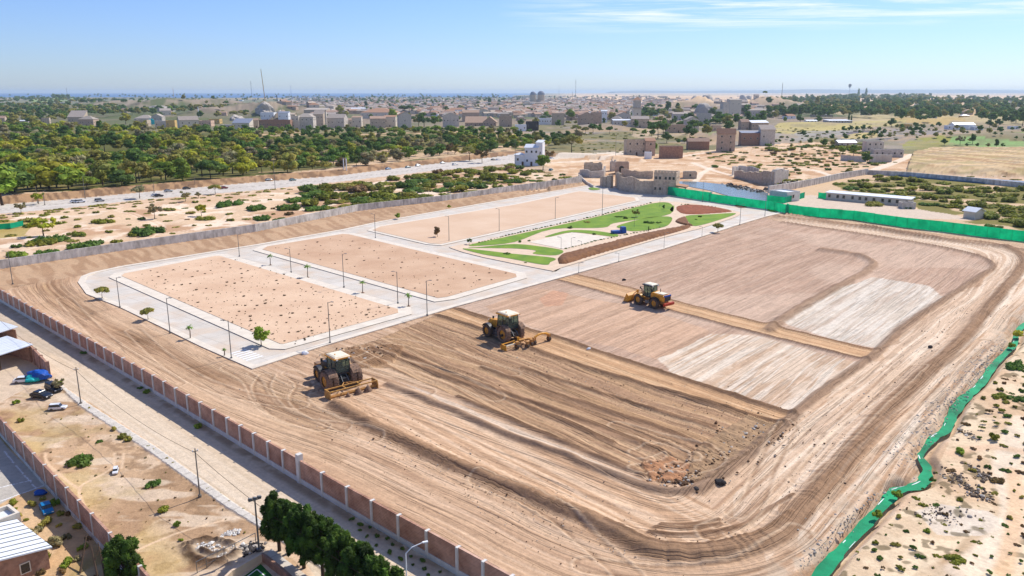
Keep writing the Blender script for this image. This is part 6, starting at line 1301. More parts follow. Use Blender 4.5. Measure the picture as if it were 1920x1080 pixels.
def mast(px, pb, pt, w, m, label, taper=.5, name='mast', zt=None, lattice=False):
    p = G(px, pb); h = (pb-pt)*mpp(p); t = empty(name, (p.x, p.y, p.z-.5), 0, label, 'mast'); b = MB(); r = w*mpp(p)/2
    if lattice:
        for s in range(3):
            a = s*2.094; b.bar((math.cos(a)*r*2, math.sin(a)*r*2, 0), (math.cos(a)*r*.6, math.sin(a)*r*.6, h), r*.4, m, 4)
        for i in range(10):
            for s in range(3):
                a = s*2.094; c = (s+1)*2.094; k0 = 2-1.4*i/10; k1 = 2-1.4*(i+1)/10; b.bar((math.cos(a)*r*k0, math.sin(a)*r*k0, h*i/10), (math.cos(c)*r*k1, math.sin(c)*r*k1, h*(i+1)/10), r*.25, m, 4)
    else: b.bar((0, 0, 0), (0, 0, h), r, m, 6, r*taper)
    b.build('pole', t); return t, h, r
mast(327, 193, 165, 1.1, 'plaster_pink', 'thin pinkish mast above the grey-brown mound', .6)
mast(373, 222, 200, 2.0, 'white', 'stubby white mast above the two-storey pale house', .8)
mast(546, 178, 160, .9, 'blue_paint', 'thin mast with a small blue pod on the horizon', .5)
mast(472, 180, 153, .7, 'pole_conc', 'thin far mast left of the tan crane boom', .5, lattice=True)
mast(1079, 183, 150, .7, 'metal_grey', 'tallest thin lattice mast right of the two silos', .5, lattice=True)
mast(1048, 178, 160, .6, 'metal_grey', 'short faint mast between the silos and the tallest lattice mast', .5)
mast(1465, 190, 156, 1.1, 'wood_dark', 'dark leaning pole on the spoil heaps at the right', .7)
mast(1073, 190, 172, .8, 'metal_grey', 'dark stub mast just left of the tallest lattice mast', .5)
mast(129, 200, 168, .8, 'metal_grey', 'thin mast beside the heart-shaped dark tree clump on the left horizon', .6)
mast(521, 208, 178, 3.2, 'rock_dark', 'burnt dark spire on the jagged rubble heap', .35)
p = G(499, 210); h = 62*mpp(p); t = empty('crane', (p.x, p.y, p.z), 0, 'tan crane with a leaning boom above the tarpaulin-topped house', 'crane'); b = MB(); r = .8*mpp(p)
b.bar((0, 0, 0), (-4*mpp(p), 0, h), r, 'plaster_yellow', 5, r*.6); b.build('boom', t); b = MB(); b.box((0, 0, 1.2), (4*mpp(p), 4, 2.6), 'plaster_yellow'); b.build('cab', t)
p = G(1592, 178); m = mpp(p); t = empty('water_tower', (p.x, p.y, 0), 0, 'small dark mushroom water tower on the right horizon', 'water tower'); b = MB(); b.bar((0, 0, 0), (0, 0, 13*m), .8*m, 'white', 8); b.build('shaft', t); b = MB(); b.lathe((0, 0, 13*m), [(.8*m, 0), (2.6*m, 3*m), (2.6*m, 6*m), (.5*m, 7*m)], 'rock_dark', 'Z', 14); b.build('tank', t)
for px, py, w, h, mt_, l in ((284, 233, 16, 12, 'tarp_cyan', 'turquoise tarpaulin draped over the flat-roofed house front'), (504, 211, 15, 7, 'tarp_cyan', 'blue and white tarpaulin on the rooftop left of the burnt spire')):
    p = G(px, py); m = mpp(p); lump('tarpaulin', (p.x, p.y-1 if px < 300 else p.y+2, p.z+(9*m if px > 300 else 2*m)), (w*m/2, 1.6, h*m/2*1.3), mt_, l, 'tarpaulin', px, 3, rough=.25)
# ---------------------------------------------------------------- lamp posts and poles
def lamp_post(px, pt, pb, label, kind='arm', group='street lamps of the estate', m='metal_grey', th=.07, dirx=1, pxt=None):
    p = Vector((*G0(px, pb), 0)); p.z = tz(p.x, p.y) if p.y > 300 else 0
    h = (pb-pt)*mpp(p)/max(.8, math.cos(math.atan((pb-540)/FPX)+PIT)*1.0)
    t = empty('street_lamp' if kind != 'utility' else 'utility_pole', p, 0, label, 'street lamp' if kind != 'utility' else 'utility pole', group)
    b = MB(); b.bar((0, 0, -.2), (0, 0, h), th, m, 8, th*.7); b.lathe((0, 0, 0), [(th*2.2, 0), (th*2.2, .25)], m, 'Z', 8); b.build('pole', t)
    if kind == 'arm':
        b = MB(); b.bar((0, 0, h-.1), (dirx*.55, -.2, h+.12), .035, m, 5); b.build('arm', t); b = MB(); b.box((dirx*.7, -.26, h+.13), (.45, .18, .08), 'metal_grey', -.35*dirx); b.build('lamp_head', t)
    elif kind == 'flood':
        b = MB(); b.box((0, 0, h-.1), (1.0, .06, .06), m, R(35)); b.build('crossbar', t)
        for s in (-.36, .0, .36): b = MB(); b.box((s*math.cos(R(35)), s*math.sin(R(35)), h+.05), (.3, .2, .2), 'metal_grey', R(35), .3); b.build('floodlight', t)
    elif kind == 'utility':
        b = MB(); b.box((0, 0, h-.3), (.5, .05, .05), 'wood_dark', .6); b.build('crossarm', t)
        for s in (-.35, .35): b = MB(); b.lathe((s*.6*math.cos(.6), s*.6*math.sin(.6), h-.28), [(.04, 0), (.06, .06), (.03, .14)], 'white', 'Z', 8); b.build('insulator', t)
    return t, h, p
EST = [(24, 472, 533, 'at the far left corner by the concrete wall'), (225, 521, 577, 'outside the rounded end of the estate road'), (319, 560, 625, 'on the outer pavement between two young street palms, left lot'), (434, 602, 673, 'on the outer pavement near the lower tip of the estate'), (449, 440, 481, 'at the top corner between the first two lots'), (619, 568, 644, 'at the lower edge of the tuft-dotted sand lot'), (645, 477, 539, 'middle one on the road between the two tufted lots'), (546, 467, 511, 'upper one on the road between the two tufted lots'), (704, 402, 447, 'at the junction left of the empty pale lot'), (842, 406, 452, 'on the lower edge of the empty pale lot, left'), (936, 392, 434, 'on the lower edge of the empty pale lot, right'), (746, 510, 569, 'lower one on the road between the two tufted lots'), (801, 527, 592, 'at the crossing where the estate road meets the ploughed site'), (1041, 371, 411, 'on the road between the pale lot and the park'), (1129, 330, 405, 'tall one near the oval of grass'), (1245, 437, 465, 'short one on the road in front of the brown earth bank'), (1387, 384, 422, 'at the right tip of the park'), (1434, 365, 406, 'rightmost, in front of the green fence'), (1160, 475, 491, 'tiny one on the road below the brown earth bank, left'), (1085, 493, 512, 'tiny one at the lower corner of the park'), (1316, 425, 444, 'tiny one right of the brown earth bank'), (1317, 341, 379, 'at the grey concrete post of the green fence'), (1052, 445, 468, 'on the pale sports pad, left'), (1071, 446, 465, 'on the pale sports pad, middle'), (1090, 452, 461, 'on the pale sports pad, right'), (1189, 407, 427, 'on the small oval lawn of the park'), (1237, 373, 388, 'with a dark ball head at the top of the park'), (96, 543, 0, None)]
for px, pt, pb, l in EST:
    if l: lamp_post(px, pt, pb, 'thin grey lamp post '+l, dirx=1 if px % 2 else -1, th=.075 if pb-pt > 30 else .04)
for px, pt, pb, l in ((71, 350, 381, 'left of the yellow shrub by the highway'), (84, 358, 384, 'right of the yellow shrub by the highway'), (160, 331, 372, 'behind the parked white off-roader on the highway'), (289, 342, 361, 'behind the white and dark car pair on the highway'), (516, 297, 354, 'tall one on the highway near the silver car'), (1154, 252, 297, 'on the sandy terraces above the pale road'), (366, 332, 350, 'short one on the far verge of the highway'), (966, 262, 312, 'left of the white villa'), (1029, 262, 300, 'right of the white villa')):
    lamp_post(px, pt, pb, 'slim roadside lamp post '+l, group='street lamps along the highway', m='pole_conc', th=.1)
u1 = lamp_post(152, 690, 758, 'leaning wooden utility pole above the white van on the waste plot', 'utility', 'utility poles along the dirt road', 'pole_conc', .075)
u2 = lamp_post(375, 845, 932, 'wooden utility pole between the waste plot and the pavement, right one', 'utility', 'utility poles along the dirt road', 'pole_conc', .075)
lamp_post(486, 942, 1033, 'tall floodlight mast at the corner of the green pitch', 'flood', None, 'metal_grey', .09)
p = Vector((*G0(764, 1130), 0)); t = empty('street_lamp', p, 0, 'white street lamp with a long curved arm at the bottom edge', 'street lamp'); b = MB(); b.bar((0, 0, 0), (0, 0, 4.0), .05, 'white', 8); b.bar((0, 0, 4.0), (.4, .15, 4.4), .04, 'white', 8); b.bar((.4, .15, 4.4), (1.2, .5, 4.6), .035, 'white', 8); b.build('pole', t); b = MB(); b.box((1.35, .55, 4.6), (.4, .16, .08), 'white', .38); b.build('lamp_head', t)
# power cable strung between the poles
def cable(a, c, sag, label):
    n = 14; b = MB(); prev = None
    for i in range(n+1):
        q = a+(c-a)*(i/n); q = Vector((q.x, q.y, q.z-4*sag*(i/n)*(1-i/n)))
        if prev: b.bar(prev, q, .022, 'wood_dark', 4)
        prev = q
    tag(b.build('power_cable'), label, 'cable')
ta = u1[2]+Vector((0, 0, u1[1]-.45)); tb = u2[2]+Vector((0, 0, u2[1]-.45)); tcb = tb+(tb-ta)*1.0; ta0 = ta-(tb-ta)*1.2
cable(ta, tb, .9, 'black power cable sagging between the two utility poles'); cable(tb, tcb, .9, 'black power cable running on from the right utility pole'); cable(ta0, ta, .9, 'black power cable running back from the leaning utility pole')
# twin billboard posts by the highway
for dx, l in ((-2.5, 'left one of the twin white billboard posts by the highway'), (2.5, 'right one of the twin white billboard posts by the highway')):
    p = G(647.5+dx, 325); h = 28*mpp(p); t = empty('billboard_post', p, 0, l, 'post', 'twin billboard posts'); b = MB(); b.bar((0, 0, 0), (0, 0, h), .22, 'white', 8); b.build('pole', t); b = MB(); b.box((0, 0, h), (.6, .3, .5), 'metal_grey'); b.build('pole_cap', t)
# distant mountains and horizon plain
def ridge(name, px0, px1, dist, hfun, m):
    xs = np.linspace(px0, px1, 90); b = MB(); f = []; bk = []
    for i, px in enumerate(xs):
        u = (px-960)/FPX*dist; h = hfun(i/89); f.append((u, dist, -2)); bk.append((u, dist+900, h))
    n = len(xs); b.add(f+bk+[(q[0], q[1]+1800, -2) for q in bk], [(i, i+1, n+i+1, n+i) for i in range(n-1)]+[(n+i, n+i+1, 2*n+i+1, 2*n+i) for i in range(n-1)], m); o = b.build(name, smooth_=True); tag(o, kind='structure')
mat('far_hill', lin(120, 120, 110)*.7, .95, .15, .002)
ridge('hills', 1150, 2050, 21000, lambda u: 42+math.sin(min(1, u*6)*math.pi/2)*(6+50*float(vn(np.array([u*7]), np.array([.5]), 3))+16*float(vn(np.array([u*22]), np.array([.5]), 5))), 'far_hill')
# ---------------------------------------------------------------- filler houses of the town
FT = []
for k, (w, d, h, rf, rh, wm, rm) in enumerate(((13, 10, 4.2, 'gable', 3.2, 'stone', 'roof_brown'), (11, 9, 5.0, 'hip', 3.0, 'stone_pink', 'roof_grey'), (15, 9, 3.6, 'gable', 3, 'stone_grey', 'roof_grey'), (9, 8, 6, 'flat', 0, 'plaster', 'roof_grey'), (10, 9, 4.2, 'gabley', 3, 'stone', 'roof_brown'), (8, 7, 4, 'shed', 1.2, 'plaster_pink', 'roof_brown'), (14, 11, 4.4, 'hip', 3.6, 'stone', 'roof_brown'), (9, 7, 3.5, 'flat', 0, 'white', 'sheet_white'))):
    FT.append(house(w, d, h, rf, rh, wm, rm, chimney=k in (0, 4), annex=3 if k in (1, 2) else 0))
FD = ['brown-roofed stone gable house', 'rose stone house with a grey hip roof', 'long grey stone house with grey roof', 'pale cubic flat-roofed house', 'stone house with its brown gable to the front', 'small pink lean-to house', 'broad stone house with a brown hip roof', 'small white flat house']
ZF = [([(540, 196), (700, 190), (960, 192), (1180, 198), (1180, 232), (1050, 228), (960, 232), (870, 214), (760, 214), (700, 202), (560, 204)], 130, 12, 'mid town'), ([(960, 205), (1180, 205), (1180, 224), (970, 222)], 26, 14, 'centre of town'), ([(1200, 212), (1300, 218), (1330, 240), (1210, 240)], 12, 16, 'right part of town'), ([(1450, 200), (1900, 196), (1900, 215), (1500, 222)], 16, 30, 'right countryside'), ([(20, 192), (420, 190), (430, 214), (240, 212), (30, 212)], 14, 34, 'left countryside')]
LMK = [(150, 'above the forest at far left'), (280, 'behind the turquoise tarpaulin'), (345, 'near the two-storey pale house'), (450, 'near the slate-roofed house'), (520, 'near the burnt spire'), (580, 'behind the two-storey grey house'), (640, 'behind the creeper-clad house'), (710, 'behind the broad red hip roof'), (762, 'behind the sunlit gable house'), (850, 'behind the dark grey gable house'), (905, 'behind the wide brown gable'), (955, 'behind the dark blue opening'), (1007, 'below the two silos'), (1050, 'behind the slit-window block'), (1095, 'behind the brown stone gable'), (1133, 'behind the white stair tower'), (1165, 'behind the long pale wall'), (1193, 'beside the flared-top tower'), (1230, 'behind the three-window pink house'), (1270, 'behind the arched rose house'), (1320, 'near the rubble dome'), (1380, 'near the quarry works'), (1450, 'right of the quarry works'), (1500, 'left of the two tall cypresses'), (1616, 'near the two tall cypresses'), (1700, 'by the ochre box house'), (1750, 'by the pink-tiled cottage'), (1810, 'by the long white warehouse'), (1900, 'near the right edge')]
def near(px): return min(LMK, key=lambda q: abs(q[0]-px))[1]
used = [((a[0]+a[1])/2, a[2]) for a in HL]; cnt = {}
first = {}
def placed_ok(px, py, pts, kx, ky): return all(abs(px-a) > kx or abs(py-b_) > ky for a, b_ in pts)
for poly, n, sp, nm in ZF:
    P = np.array(poly, float); tries = 0; got = 0
    while got < n and tries < 5000:
        tries += 1; px = rng.uniform(P[:, 0].min(), P[:, 0].max()); py = rng.uniform(P[:, 1].min(), P[:, 1].max())
        if not inpoly(np.array([px]), np.array([py]), P)[0]: continue
        kx = sp*(py-176)/34+3; ky = 1.0+(py-190)*.09
        if not placed_ok(px, py, used, kx, max(ky, 1.0)): continue
        p = G(px, py); k = int(rng.integers(0, len(FT))); ad = ['sunlit ', 'weathered ', 'low ', 'plain '][int(rng.integers(0, 4))]
        if k in first: o = clone(FT[k])
        else: o = FT[k]; first[k] = 1
        s = rng.uniform(.8, 1.15); o.location = p; o.rotation_euler = (0, 0, rng.uniform(-.5, .5)); o.scale = (s,)*3
        base = FD[k]+' '+near(px); c_ = cnt[base] = cnt.get(base, 0)+1
        tag(o, base, 'house', 'houses of the distant town: '+FD[k]); used.append((px, py)); got += 1
for k, o in enumerate(FT):
    if k not in first:
        for c in list(o.children): bpy.data.objects.remove(c)
        bpy.data.objects.remove(o)
# far town beyond: too many to count
def far_town():
    b = MB(); r2 = np.random.default_rng(5)
    cols = ['plaster', 'white', 'roof_brown', 'stone', 'roof_grey', 'stone_grey', 'stone_pink']
    for i in range(1100):
        py = 181+ (r2.random()**1.3)*19; px = r2.uniform(540, 1250) if r2.random() < .75 else r2.uniform(120, 1900)
        if px < 540 and r2.random() < .5: continue
        p = G(px, py); s = r2.uniform(6, 14); h = r2.uniform(3.5, 6)
        b.box((p.x, p.y, p.z+h/2-1), (s*1.6, s, h+2), cols[int(r2.integers(0, 7))], r2.uniform(-.6, .6)); 
        b.box((p.x, p.y, p.z+h+.3), (s*1.5, s*.9, .6), cols[int(r2.integers(1, 7))], 0)
    for i in range(1300):
        u_ = r2.random(); py = 186+(u_**.8)*34; px = r2.uniform(530, 1200) if r2.random() < .86 else r2.uniform(1200, 1500)
        if py > 214 and not (960 < px < 1180 or 790 < px < 960): continue
        p = G(px, py); w = r2.uniform(9, 17); d = r2.uniform(8, 12); h = r2.uniform(3.5, 5.5); rh = r2.uniform(1.5, 3.4); a = r2.uniform(-.7, .7); c_, s_ = math.cos(a), math.sin(a)
        wm_ = ['stone', 'plaster', 'stone_grey', 'stone_pink', 'white'][int(np.searchsorted([.35, .6, .8, .94], r2.random()))]; rm_ = ['roof_brown', 'roof_grey', 'roof_grey', 'roof_tile', 'roof_brown', 'roof_grey', 'stone'][int(r2.integers(0, 7))]
        b.box((p.x, p.y, p.z+h/2-1), (w, d, h+2), wm_, a)
        q = MB(); rect_roof(q, w, d, h, 'gable' if r2.random() < .6 else 'hip', rh, rm_); b.add([(v[0]*c_-v[1]*s_+p.x, v[0]*s_+v[1]*c_+p.y, v[2]+p.z) for v in q.v], q.f, rm_)
        if py > 196: b.box((p.x-s_*-.0+ (d/2+.02)*s_, p.y-(d/2+.02)*c_, p.z+h*.55), (w*.12, .1, 1.4), 'window_dark', a)
    tag(b.build('distant_town'), kind='stuff')
far_town()
# ---------------------------------------------------------------- vegetation
def leaf_mat(name, c, c2, trans=.35, objvar=.16):
    m = mat(name, c, .75, .1, 1.2, col2=c2, attr='Tint', objvar=objvar, spec=.25)
    t = m.node_tree; b_ = t.nodes['Principled BSDF']; tr = t.nodes.new('ShaderNodeBsdfTranslucent'); ms = t.nodes.new('ShaderNodeMixShader'); ms.inputs[0].default_value = trans
    src = b_.inputs['Base Color'].links[0].from_socket; t.links.new(src, tr.inputs[0]); t.links.new(b_.outputs[0], ms.inputs[1]); t.links.new(tr.outputs[0], ms.inputs[2])
    t.links.new(ms.outputs[0], [n_ for n_ in t.nodes if n_.type == 'OUTPUT_MATERIAL'][0].inputs['Surface'])
leaf_mat('leaf_yellow', lin(190, 188, 54), lin(140, 146, 46)); leaf_mat('leaf_bright', lin(148, 170, 56), lin(104, 130, 44))
leaf_mat('leaf_dark', lin(106, 134, 54), lin(74, 102, 42)); leaf_mat('leaf_olive', lin(176, 168, 78), lin(118, 120, 56))
leaf_mat('leaf_grey', lin(172, 162, 118)*.95, lin(134, 128, 90)*.95); leaf_mat('leaf_pine', lin(96, 126, 42)*.75, lin(56, 84, 30)*.7)
leaf_mat('leaf_scrub', lin(150, 152, 52), lin(108, 116, 40)); leaf_mat('leaf_rust', lin(150, 122, 78)*.95, lin(110, 90, 58)*.95)
mat('bark', lin(98, 78, 62)*.7, .95, .2, 4, bump=.03, bscale=8); mat('bark_grey', lin(140, 124, 108)*.7, .95, .2, 4)
def ico(sub):
    import bmesh
    bm = bmesh.new(); bmesh.ops.create_icosphere(bm, subdivisions=sub, radius=1); v = np.array([q.co[:] for q in bm.verts]); f = np.array([[q.index for q in a.verts] for a in bm.faces]); bm.free(); return v, f
ICO1 = ico(1); ICO2 = ico(2)
def crown_arrays(clumps, leaf, nper, seed, core=.82, sub=1, aspect=1.6, tr=(.78, 1.22)):
    """clumps: (x,y,z,rx,rz). returns verts, faces(tri/quad lists), tint"""
    r = np.random.default_rng(seed); V = []; F3 = []; F4 = []; T = []; k = 0
    iv, if_ = ICO1 if sub == 1 else ICO2
    for (x, y, z, rx, rz) in clumps:
        tint = r.uniform(*tr); tc = np.array([tint*r.uniform(.93, 1.1), tint, tint*r.uniform(.85, 1.1)])
        c = np.array([x, y, z]); d = 1+(r.random(len(iv))-.5)*.35; v = iv*d[:, None]*np.array([rx, rx, rz])*core+c
        V.append(v); F3.append(if_+k); T.append(np.tile(tc*.95, (len(v), 1))); k += len(v)
        n = r.normal(size=(nper, 3)); n /= np.linalg.norm(n, axis=1)[:, None]; n[:, 2] = np.where(r.random(nper) < .6, np.abs(n[:, 2]), n[:, 2])
        p = c+n*np.array([rx, rx, rz])*r.uniform(.78, 1.14, (nper, 1))
        a = np.cross(n, r.normal(size=(nper, 3))); a /= np.linalg.norm(a, axis=1)[:, None]; b = np.cross(n, a)+n*r.uniform(-.5, .9, (nper, 1))
        s = leaf*r.uniform(.6, 1.3, (nper, 1)); q = np.stack([p-a*s, p-b*s*aspect*.6, p+a*s, p+b*s*aspect], 1).reshape(-1, 3)
        V.append(q); F4.append(np.arange(nper*4).reshape(-1, 4)+k); lt = tc*r.uniform(.85, 1.2, (nper, 1)); T.append(np.repeat(lt, 4, axis=0)); k += nper*4
    return np.vstack(V), np.vstack(F3), np.vstack(F4), np.vstack(T)
def mesh_arrays(name, V, F3, F4, T, mats, mi=None):
    me = bpy.data.meshes.new(name); n = len(V); me.vertices.add(n); me.vertices.foreach_set('co', V.astype(np.float32).ravel())
    li = np.concatenate([F3.ravel(), F4.ravel()]).astype(np.int32); me.loops.add(len(li)); me.loops.foreach_set('vertex_index', li)
    ls = np.concatenate([np.arange(len(F3))*3, len(F3)*3+np.arange(len(F4))*4]).astype(np.int32); me.polygons.add(len(ls)); me.polygons.foreach_set('loop_start', ls)
    for m in mats: me.materials.append(MATS[m])
    if mi is not None: me.polygons.foreach_set('material_index', mi.astype(np.int32))
    ca = me.color_attributes.new('Tint', 'FLOAT_COLOR', 'POINT'); cc = np.ones((n, 4), np.float32); cc[:, :3] = T; ca.data.foreach_set('color', cc.ravel()); me.update(); return me
def clump_set(kind, r):
    cl = []
    if kind == 'round':       # broad round crown, height ~1 unit = full tree, base 0
        for i in range(15):
            a = r.uniform(0, 6.28); q = r.random()**.6*.36; z = r.uniform(.38, .86); w = math.sqrt(max(.1, 1-((z-.58)/.36)**2)); cl.append((math.cos(a)*q*w, math.sin(a)*q*w, z, r.uniform(.13, .2), r.uniform(.1, .15)))
    elif kind == 'umbrella':
        for i in range(15):
            a = r.uniform(0, 6.28); q = r.random()**.5*.44; z = .76-q*q*.9+r.uniform(-.05, .05); cl.append((math.cos(a)*q, math.sin(a)*q, z, r.uniform(.13, .19), r.uniform(.09, .13)))
    elif kind == 'tall':
        for i in range(15):
            z = r.uniform(.28, .92); w = .24*(1-abs(z-.5)*.9); a = r.uniform(0, 6.28); cl.append((math.cos(a)*w*r.random(), math.sin(a)*w*r.random(), z, r.uniform(.1, .15), r.uniform(.1, .16)))
    elif kind == 'open':
        for i in range(12):
            a = i*2.4; q = .14+.26*r.random(); z = r.uniform(.45, .88); cl.append((math.cos(a)*q, math.sin(a)*q, z, r.uniform(.08, .14), r.uniform(.07, .11)))
    elif kind == 'bush':
        for i in range(9):
            a = r.uniform(0, 6.28); q = r.random()**.6*.36; cl.append((math.cos(a)*q, math.sin(a)*q, r.uniform(.1, .3)*(1.2-q), r.uniform(.14, .24), r.uniform(.12, .2)))
    elif kind == 'mat':
        for i in range(12):
            a = r.uniform(0, 6.28); q = r.random()**.6*.5; cl.append((math.cos(a)*q*1.3, math.sin(a)*q*.8, .07*(1.3-q), r.uniform(.14, .22), r.uniform(.1, .16)))
    elif kind == 'cypress':
        for i in range(16):
            z = .06+.9*i/16; w = .11*math.sin(min(1, z*2.4)*1.57)*(1-z**3); cl.append((r.uniform(-.02, .02), r.uniform(-.02, .02), z, w+.02, .07))
    return cl
TPL = {}
for kind, nv, leaf, nper in (('round', 3, .045, 60), ('umbrella', 2, .045, 55), ('tall', 2, .045, 50), ('open', 2, .05, 50), ('bush', 3, .06, 40), ('mat', 3, .05, 36), ('cypress', 1, .03, 26)):
    TPL[kind] = []
    for v in range(nv):
        r = np.random.default_rng(v*17+len(kind)); cl = clump_set(kind, r); A = crown_arrays(cl, leaf, nper, v+3, sub=1, core=.95 if kind in ('bush', 'mat') else .88)
        me = mesh_arrays('crown', *A, ['leaf_olive'])
        tm = None
        if kind in ('round', 'umbrella', 'tall', 'open', 'cypress'):
            b = MB(); h0 = .45 if kind != 'cypress' else .2; th = .028; pts = [(0, 0, -.05), (.01, .01, h0*.5), (-.005, .015, h0)]
            for i in range(2): b.bar(pts[i], pts[i+1], th*(1-.3*i), 'bark', 6, th*(1-.3*(i+1)))
            if kind != 'cypress':
                for c in cl[::3]: b.bar(pts[2], (c[0]*.8, c[1]*.8, c[2]-.02), th*.5, 'bark', 5, th*.2)
            o = b.build('trunk'); tm = o.data; bpy.data.objects.remove(o)
        TPL[kind].append((me, tm, A))
PLANTS = []   # (kindclass, template kind, variant, matname, pos, height, width scale, rz, priority, label)
def add_plant(cls, kind, mname, px, py, hpx_, label=None, wk=1.0, p=None, jit=True):
    p = p if p is not None else G(px, py); m = mpp(p); PLANTS.append(dict(cls=cls, kind=kind, var=int(rng.integers(0, len(TPL[kind]))), mat=mname, p=p, h=hpx_*m, wk=wk, rz=rng.uniform(0, 6.28), pr=hpx_, label=label, px=px, py=py))
MN = {'leaf_yellow': 'yellow-green', 'leaf_bright': 'bright green', 'leaf_dark': 'dark green', 'leaf_olive': 'olive green', 'leaf_grey': 'grey-green', 'leaf_pine': 'deep green', 'leaf_scrub': 'green', 'leaf_rust': 'brownish'}
def scatter(poly, n, kx, ky, fn, dens=None, exist=None):
    P = np.array(poly, float); pts = exist if exist is not None else []; got = tries = 0
    while got < n and tries < n*60:
        tries += 1; px = rng.uniform(P[:, 0].min(), P[:, 0].max()); py = rng.uniform(P[:, 1].min(), P[:, 1].max())
        if not inpoly(np.array([px]), np.array([py]), P)[0]: continue
        if dens is not None and rng.random() > dens(px, py): continue
        s = (py-165)/100; 
        if any(abs(px-a) < kx*s and abs(py-b_) < ky*s for a, b_ in pts): continue
        pts.append((px, py)); got += 1; fn(px, py)
    return pts
# forest
def tree_fn(px, py):
    h = (12.5+ (py-235)*.26)*rng.uniform(.8, 1.25); r_ = rng.random(); left = px < 480
    if left: mn = ['leaf_yellow', 'leaf_olive', 'leaf_dark', 'leaf_bright', 'leaf_grey'][int(np.searchsorted([.24, .52, .74, .9], r_))]
    else: mn = ['leaf_dark', 'leaf_olive', 'leaf_bright', 'leaf_grey', 'leaf_yellow'][int(np.searchsorted([.46, .70, .84, .94], r_))]; 
    if not left: h *= .82
    kind = ['round', 'umbrella', 'tall', 'open'][int(np.searchsorted([.55, .75, .9], rng.random()))] if left else ['round', 'umbrella', 'tall', 'open'][int(np.searchsorted([.55, .85, .9], rng.random()))]
    add_plant('tree', kind, mn, px, py, h, wk=1.2 if left else 1.1)
F_POLY = [(-30, 247), (60, 243), (200, 246), (330, 252), (480, 250), (700, 246), (960, 250), (1085, 262), (1060, 280), (960, 284), (890, 296), (780, 300), (690, 316), (600, 322), (480, 334), (330, 350), (270, 352), (185, 363), (0, 378), (-30, 380)]
def fdens(px, py):
    d = 1.0
    if py > 300+max(0, (480-px))*.12 and px > 200: d = .38
    if px > 680 and py > 285: d = .5
    return d*(0.35 if float(vn(np.array([px/40]), np.array([py/14]), 4)) < .28 and px > 250 else 1)
fp = []
for px, py, h, mn, k, l in ((95, 362, 62, 'leaf_yellow', 'round', 'largest golden yellow-green tree at the front edge of the forest'), (70, 366, 55, 'leaf_yellow', 'round', 'golden tree just left of the largest golden one'), (135, 352, 48, 'leaf_yellow', 'round', 'golden-olive tree just right of the largest golden one'), (25, 372, 60, 'leaf_dark', 'round', 'big dark tree at the left edge above the highway'), (5, 385, 75, 'leaf_bright', 'tall', 'bright green tree cut by the left edge at the highway'),
    (185, 345, 40, 'leaf_bright', 'round', 'lime green dense tree at the front edge of the forest'), (215, 343, 36, 'leaf_bright', 'round', 'lime green tree right of another lime tree at the forest edge'), (165, 350, 30, 'leaf_grey', 'round', 'grey-green tree below the lime green trees'), (235, 338, 34, 'leaf_olive', 'round', 'olive tree right of the lime green pair'), (312, 343, 42, 'leaf_bright', 'round', 'bright yellow-green tree standing alone at the forest edge'), (302, 338, 38, 'leaf_yellow', 'tall', 'yellow-green tree touching the lone bright one'), (350, 338, 30, 'leaf_dark', 'round', 'dark tree right of the lone bright one'),
    (262, 372, 26, 'leaf_grey', 'umbrella', 'umbrella-shaped grey tree on the highway verge'), (73, 383, 22, 'leaf_yellow', 'open', 'yellow shrub-like tree on the near verge of the highway'), (40, 400, 20, 'leaf_grey', 'open', 'thin grey-green sapling by the highway at far left'), (540, 330, 42, 'leaf_olive', 'round', 'broad olive tree at the forest edge above the teal car'), (570, 314, 30, 'leaf_bright', 'round', 'vivid green tree, left one of a vivid pair'), (590, 313, 28, 'leaf_bright', 'round', 'vivid green tree, right one of a vivid pair'), (640, 320, 26, 'leaf_rust', 'round', 'dry brownish tree behind the twin posts'), (610, 324, 24, 'leaf_olive', 'umbrella', 'olive tree left of the twin posts'),
    (688, 317, 32, 'leaf_grey', 'round', 'grey-green tree right of the twin posts'), (745, 308, 30, 'leaf_grey', 'round', 'pale green tree above the verge cars'), (820, 290, 30, 'leaf_grey', 'open', 'bare greyish tree on the sand'), (840, 294, 26, 'leaf_rust', 'open', 'pinkish bare tree on the sand'), (853, 294, 24, 'leaf_olive', 'open', 'thin olive tree right of the pinkish bare one'), (880, 302, 30, 'leaf_olive', 'umbrella', 'umbrella tree near the end of the highway'), (904, 306, 26, 'leaf_rust', 'open', 'leafless brown tree by the end of the highway'), (1072, 288, 38, 'leaf_olive', 'umbrella', 'tall umbrella tree on the sand right of the villa'), (1018, 318, 28, 'leaf_bright', 'round', 'bright green round tree in front of the villa'), (1030, 302, 22, 'leaf_rust', 'open', 'bare brown tree right of the villa'),
    (348, 378, 20, 'leaf_grey', 'open', 'grey sapling below the highway, left'), (372, 371, 12, 'leaf_grey', 'round', 'small round grey tree on the near verge'), (404, 364, 20, 'leaf_olive', 'umbrella', 'small umbrella tree on the near verge of the highway'), (290, 410, 28, 'leaf_grey', 'open', 'feathery pale tree standing in the scrub'), (378, 405, 22, 'leaf_yellow', 'open', 'yellowish feathery tree on a bush mound in the scrub'), (82, 442, 36, 'leaf_yellow', 'open', 'yellowish sprawling tree in the left scrub')):
    add_plant('tree', k, mn, px, py, h, l, wk=1.4 if h > 33 and px < 360 else 1.1); fp.append((px, py))
fp = scatter(F_POLY, 600, 12.5, 4.6, tree_fn, fdens, fp)
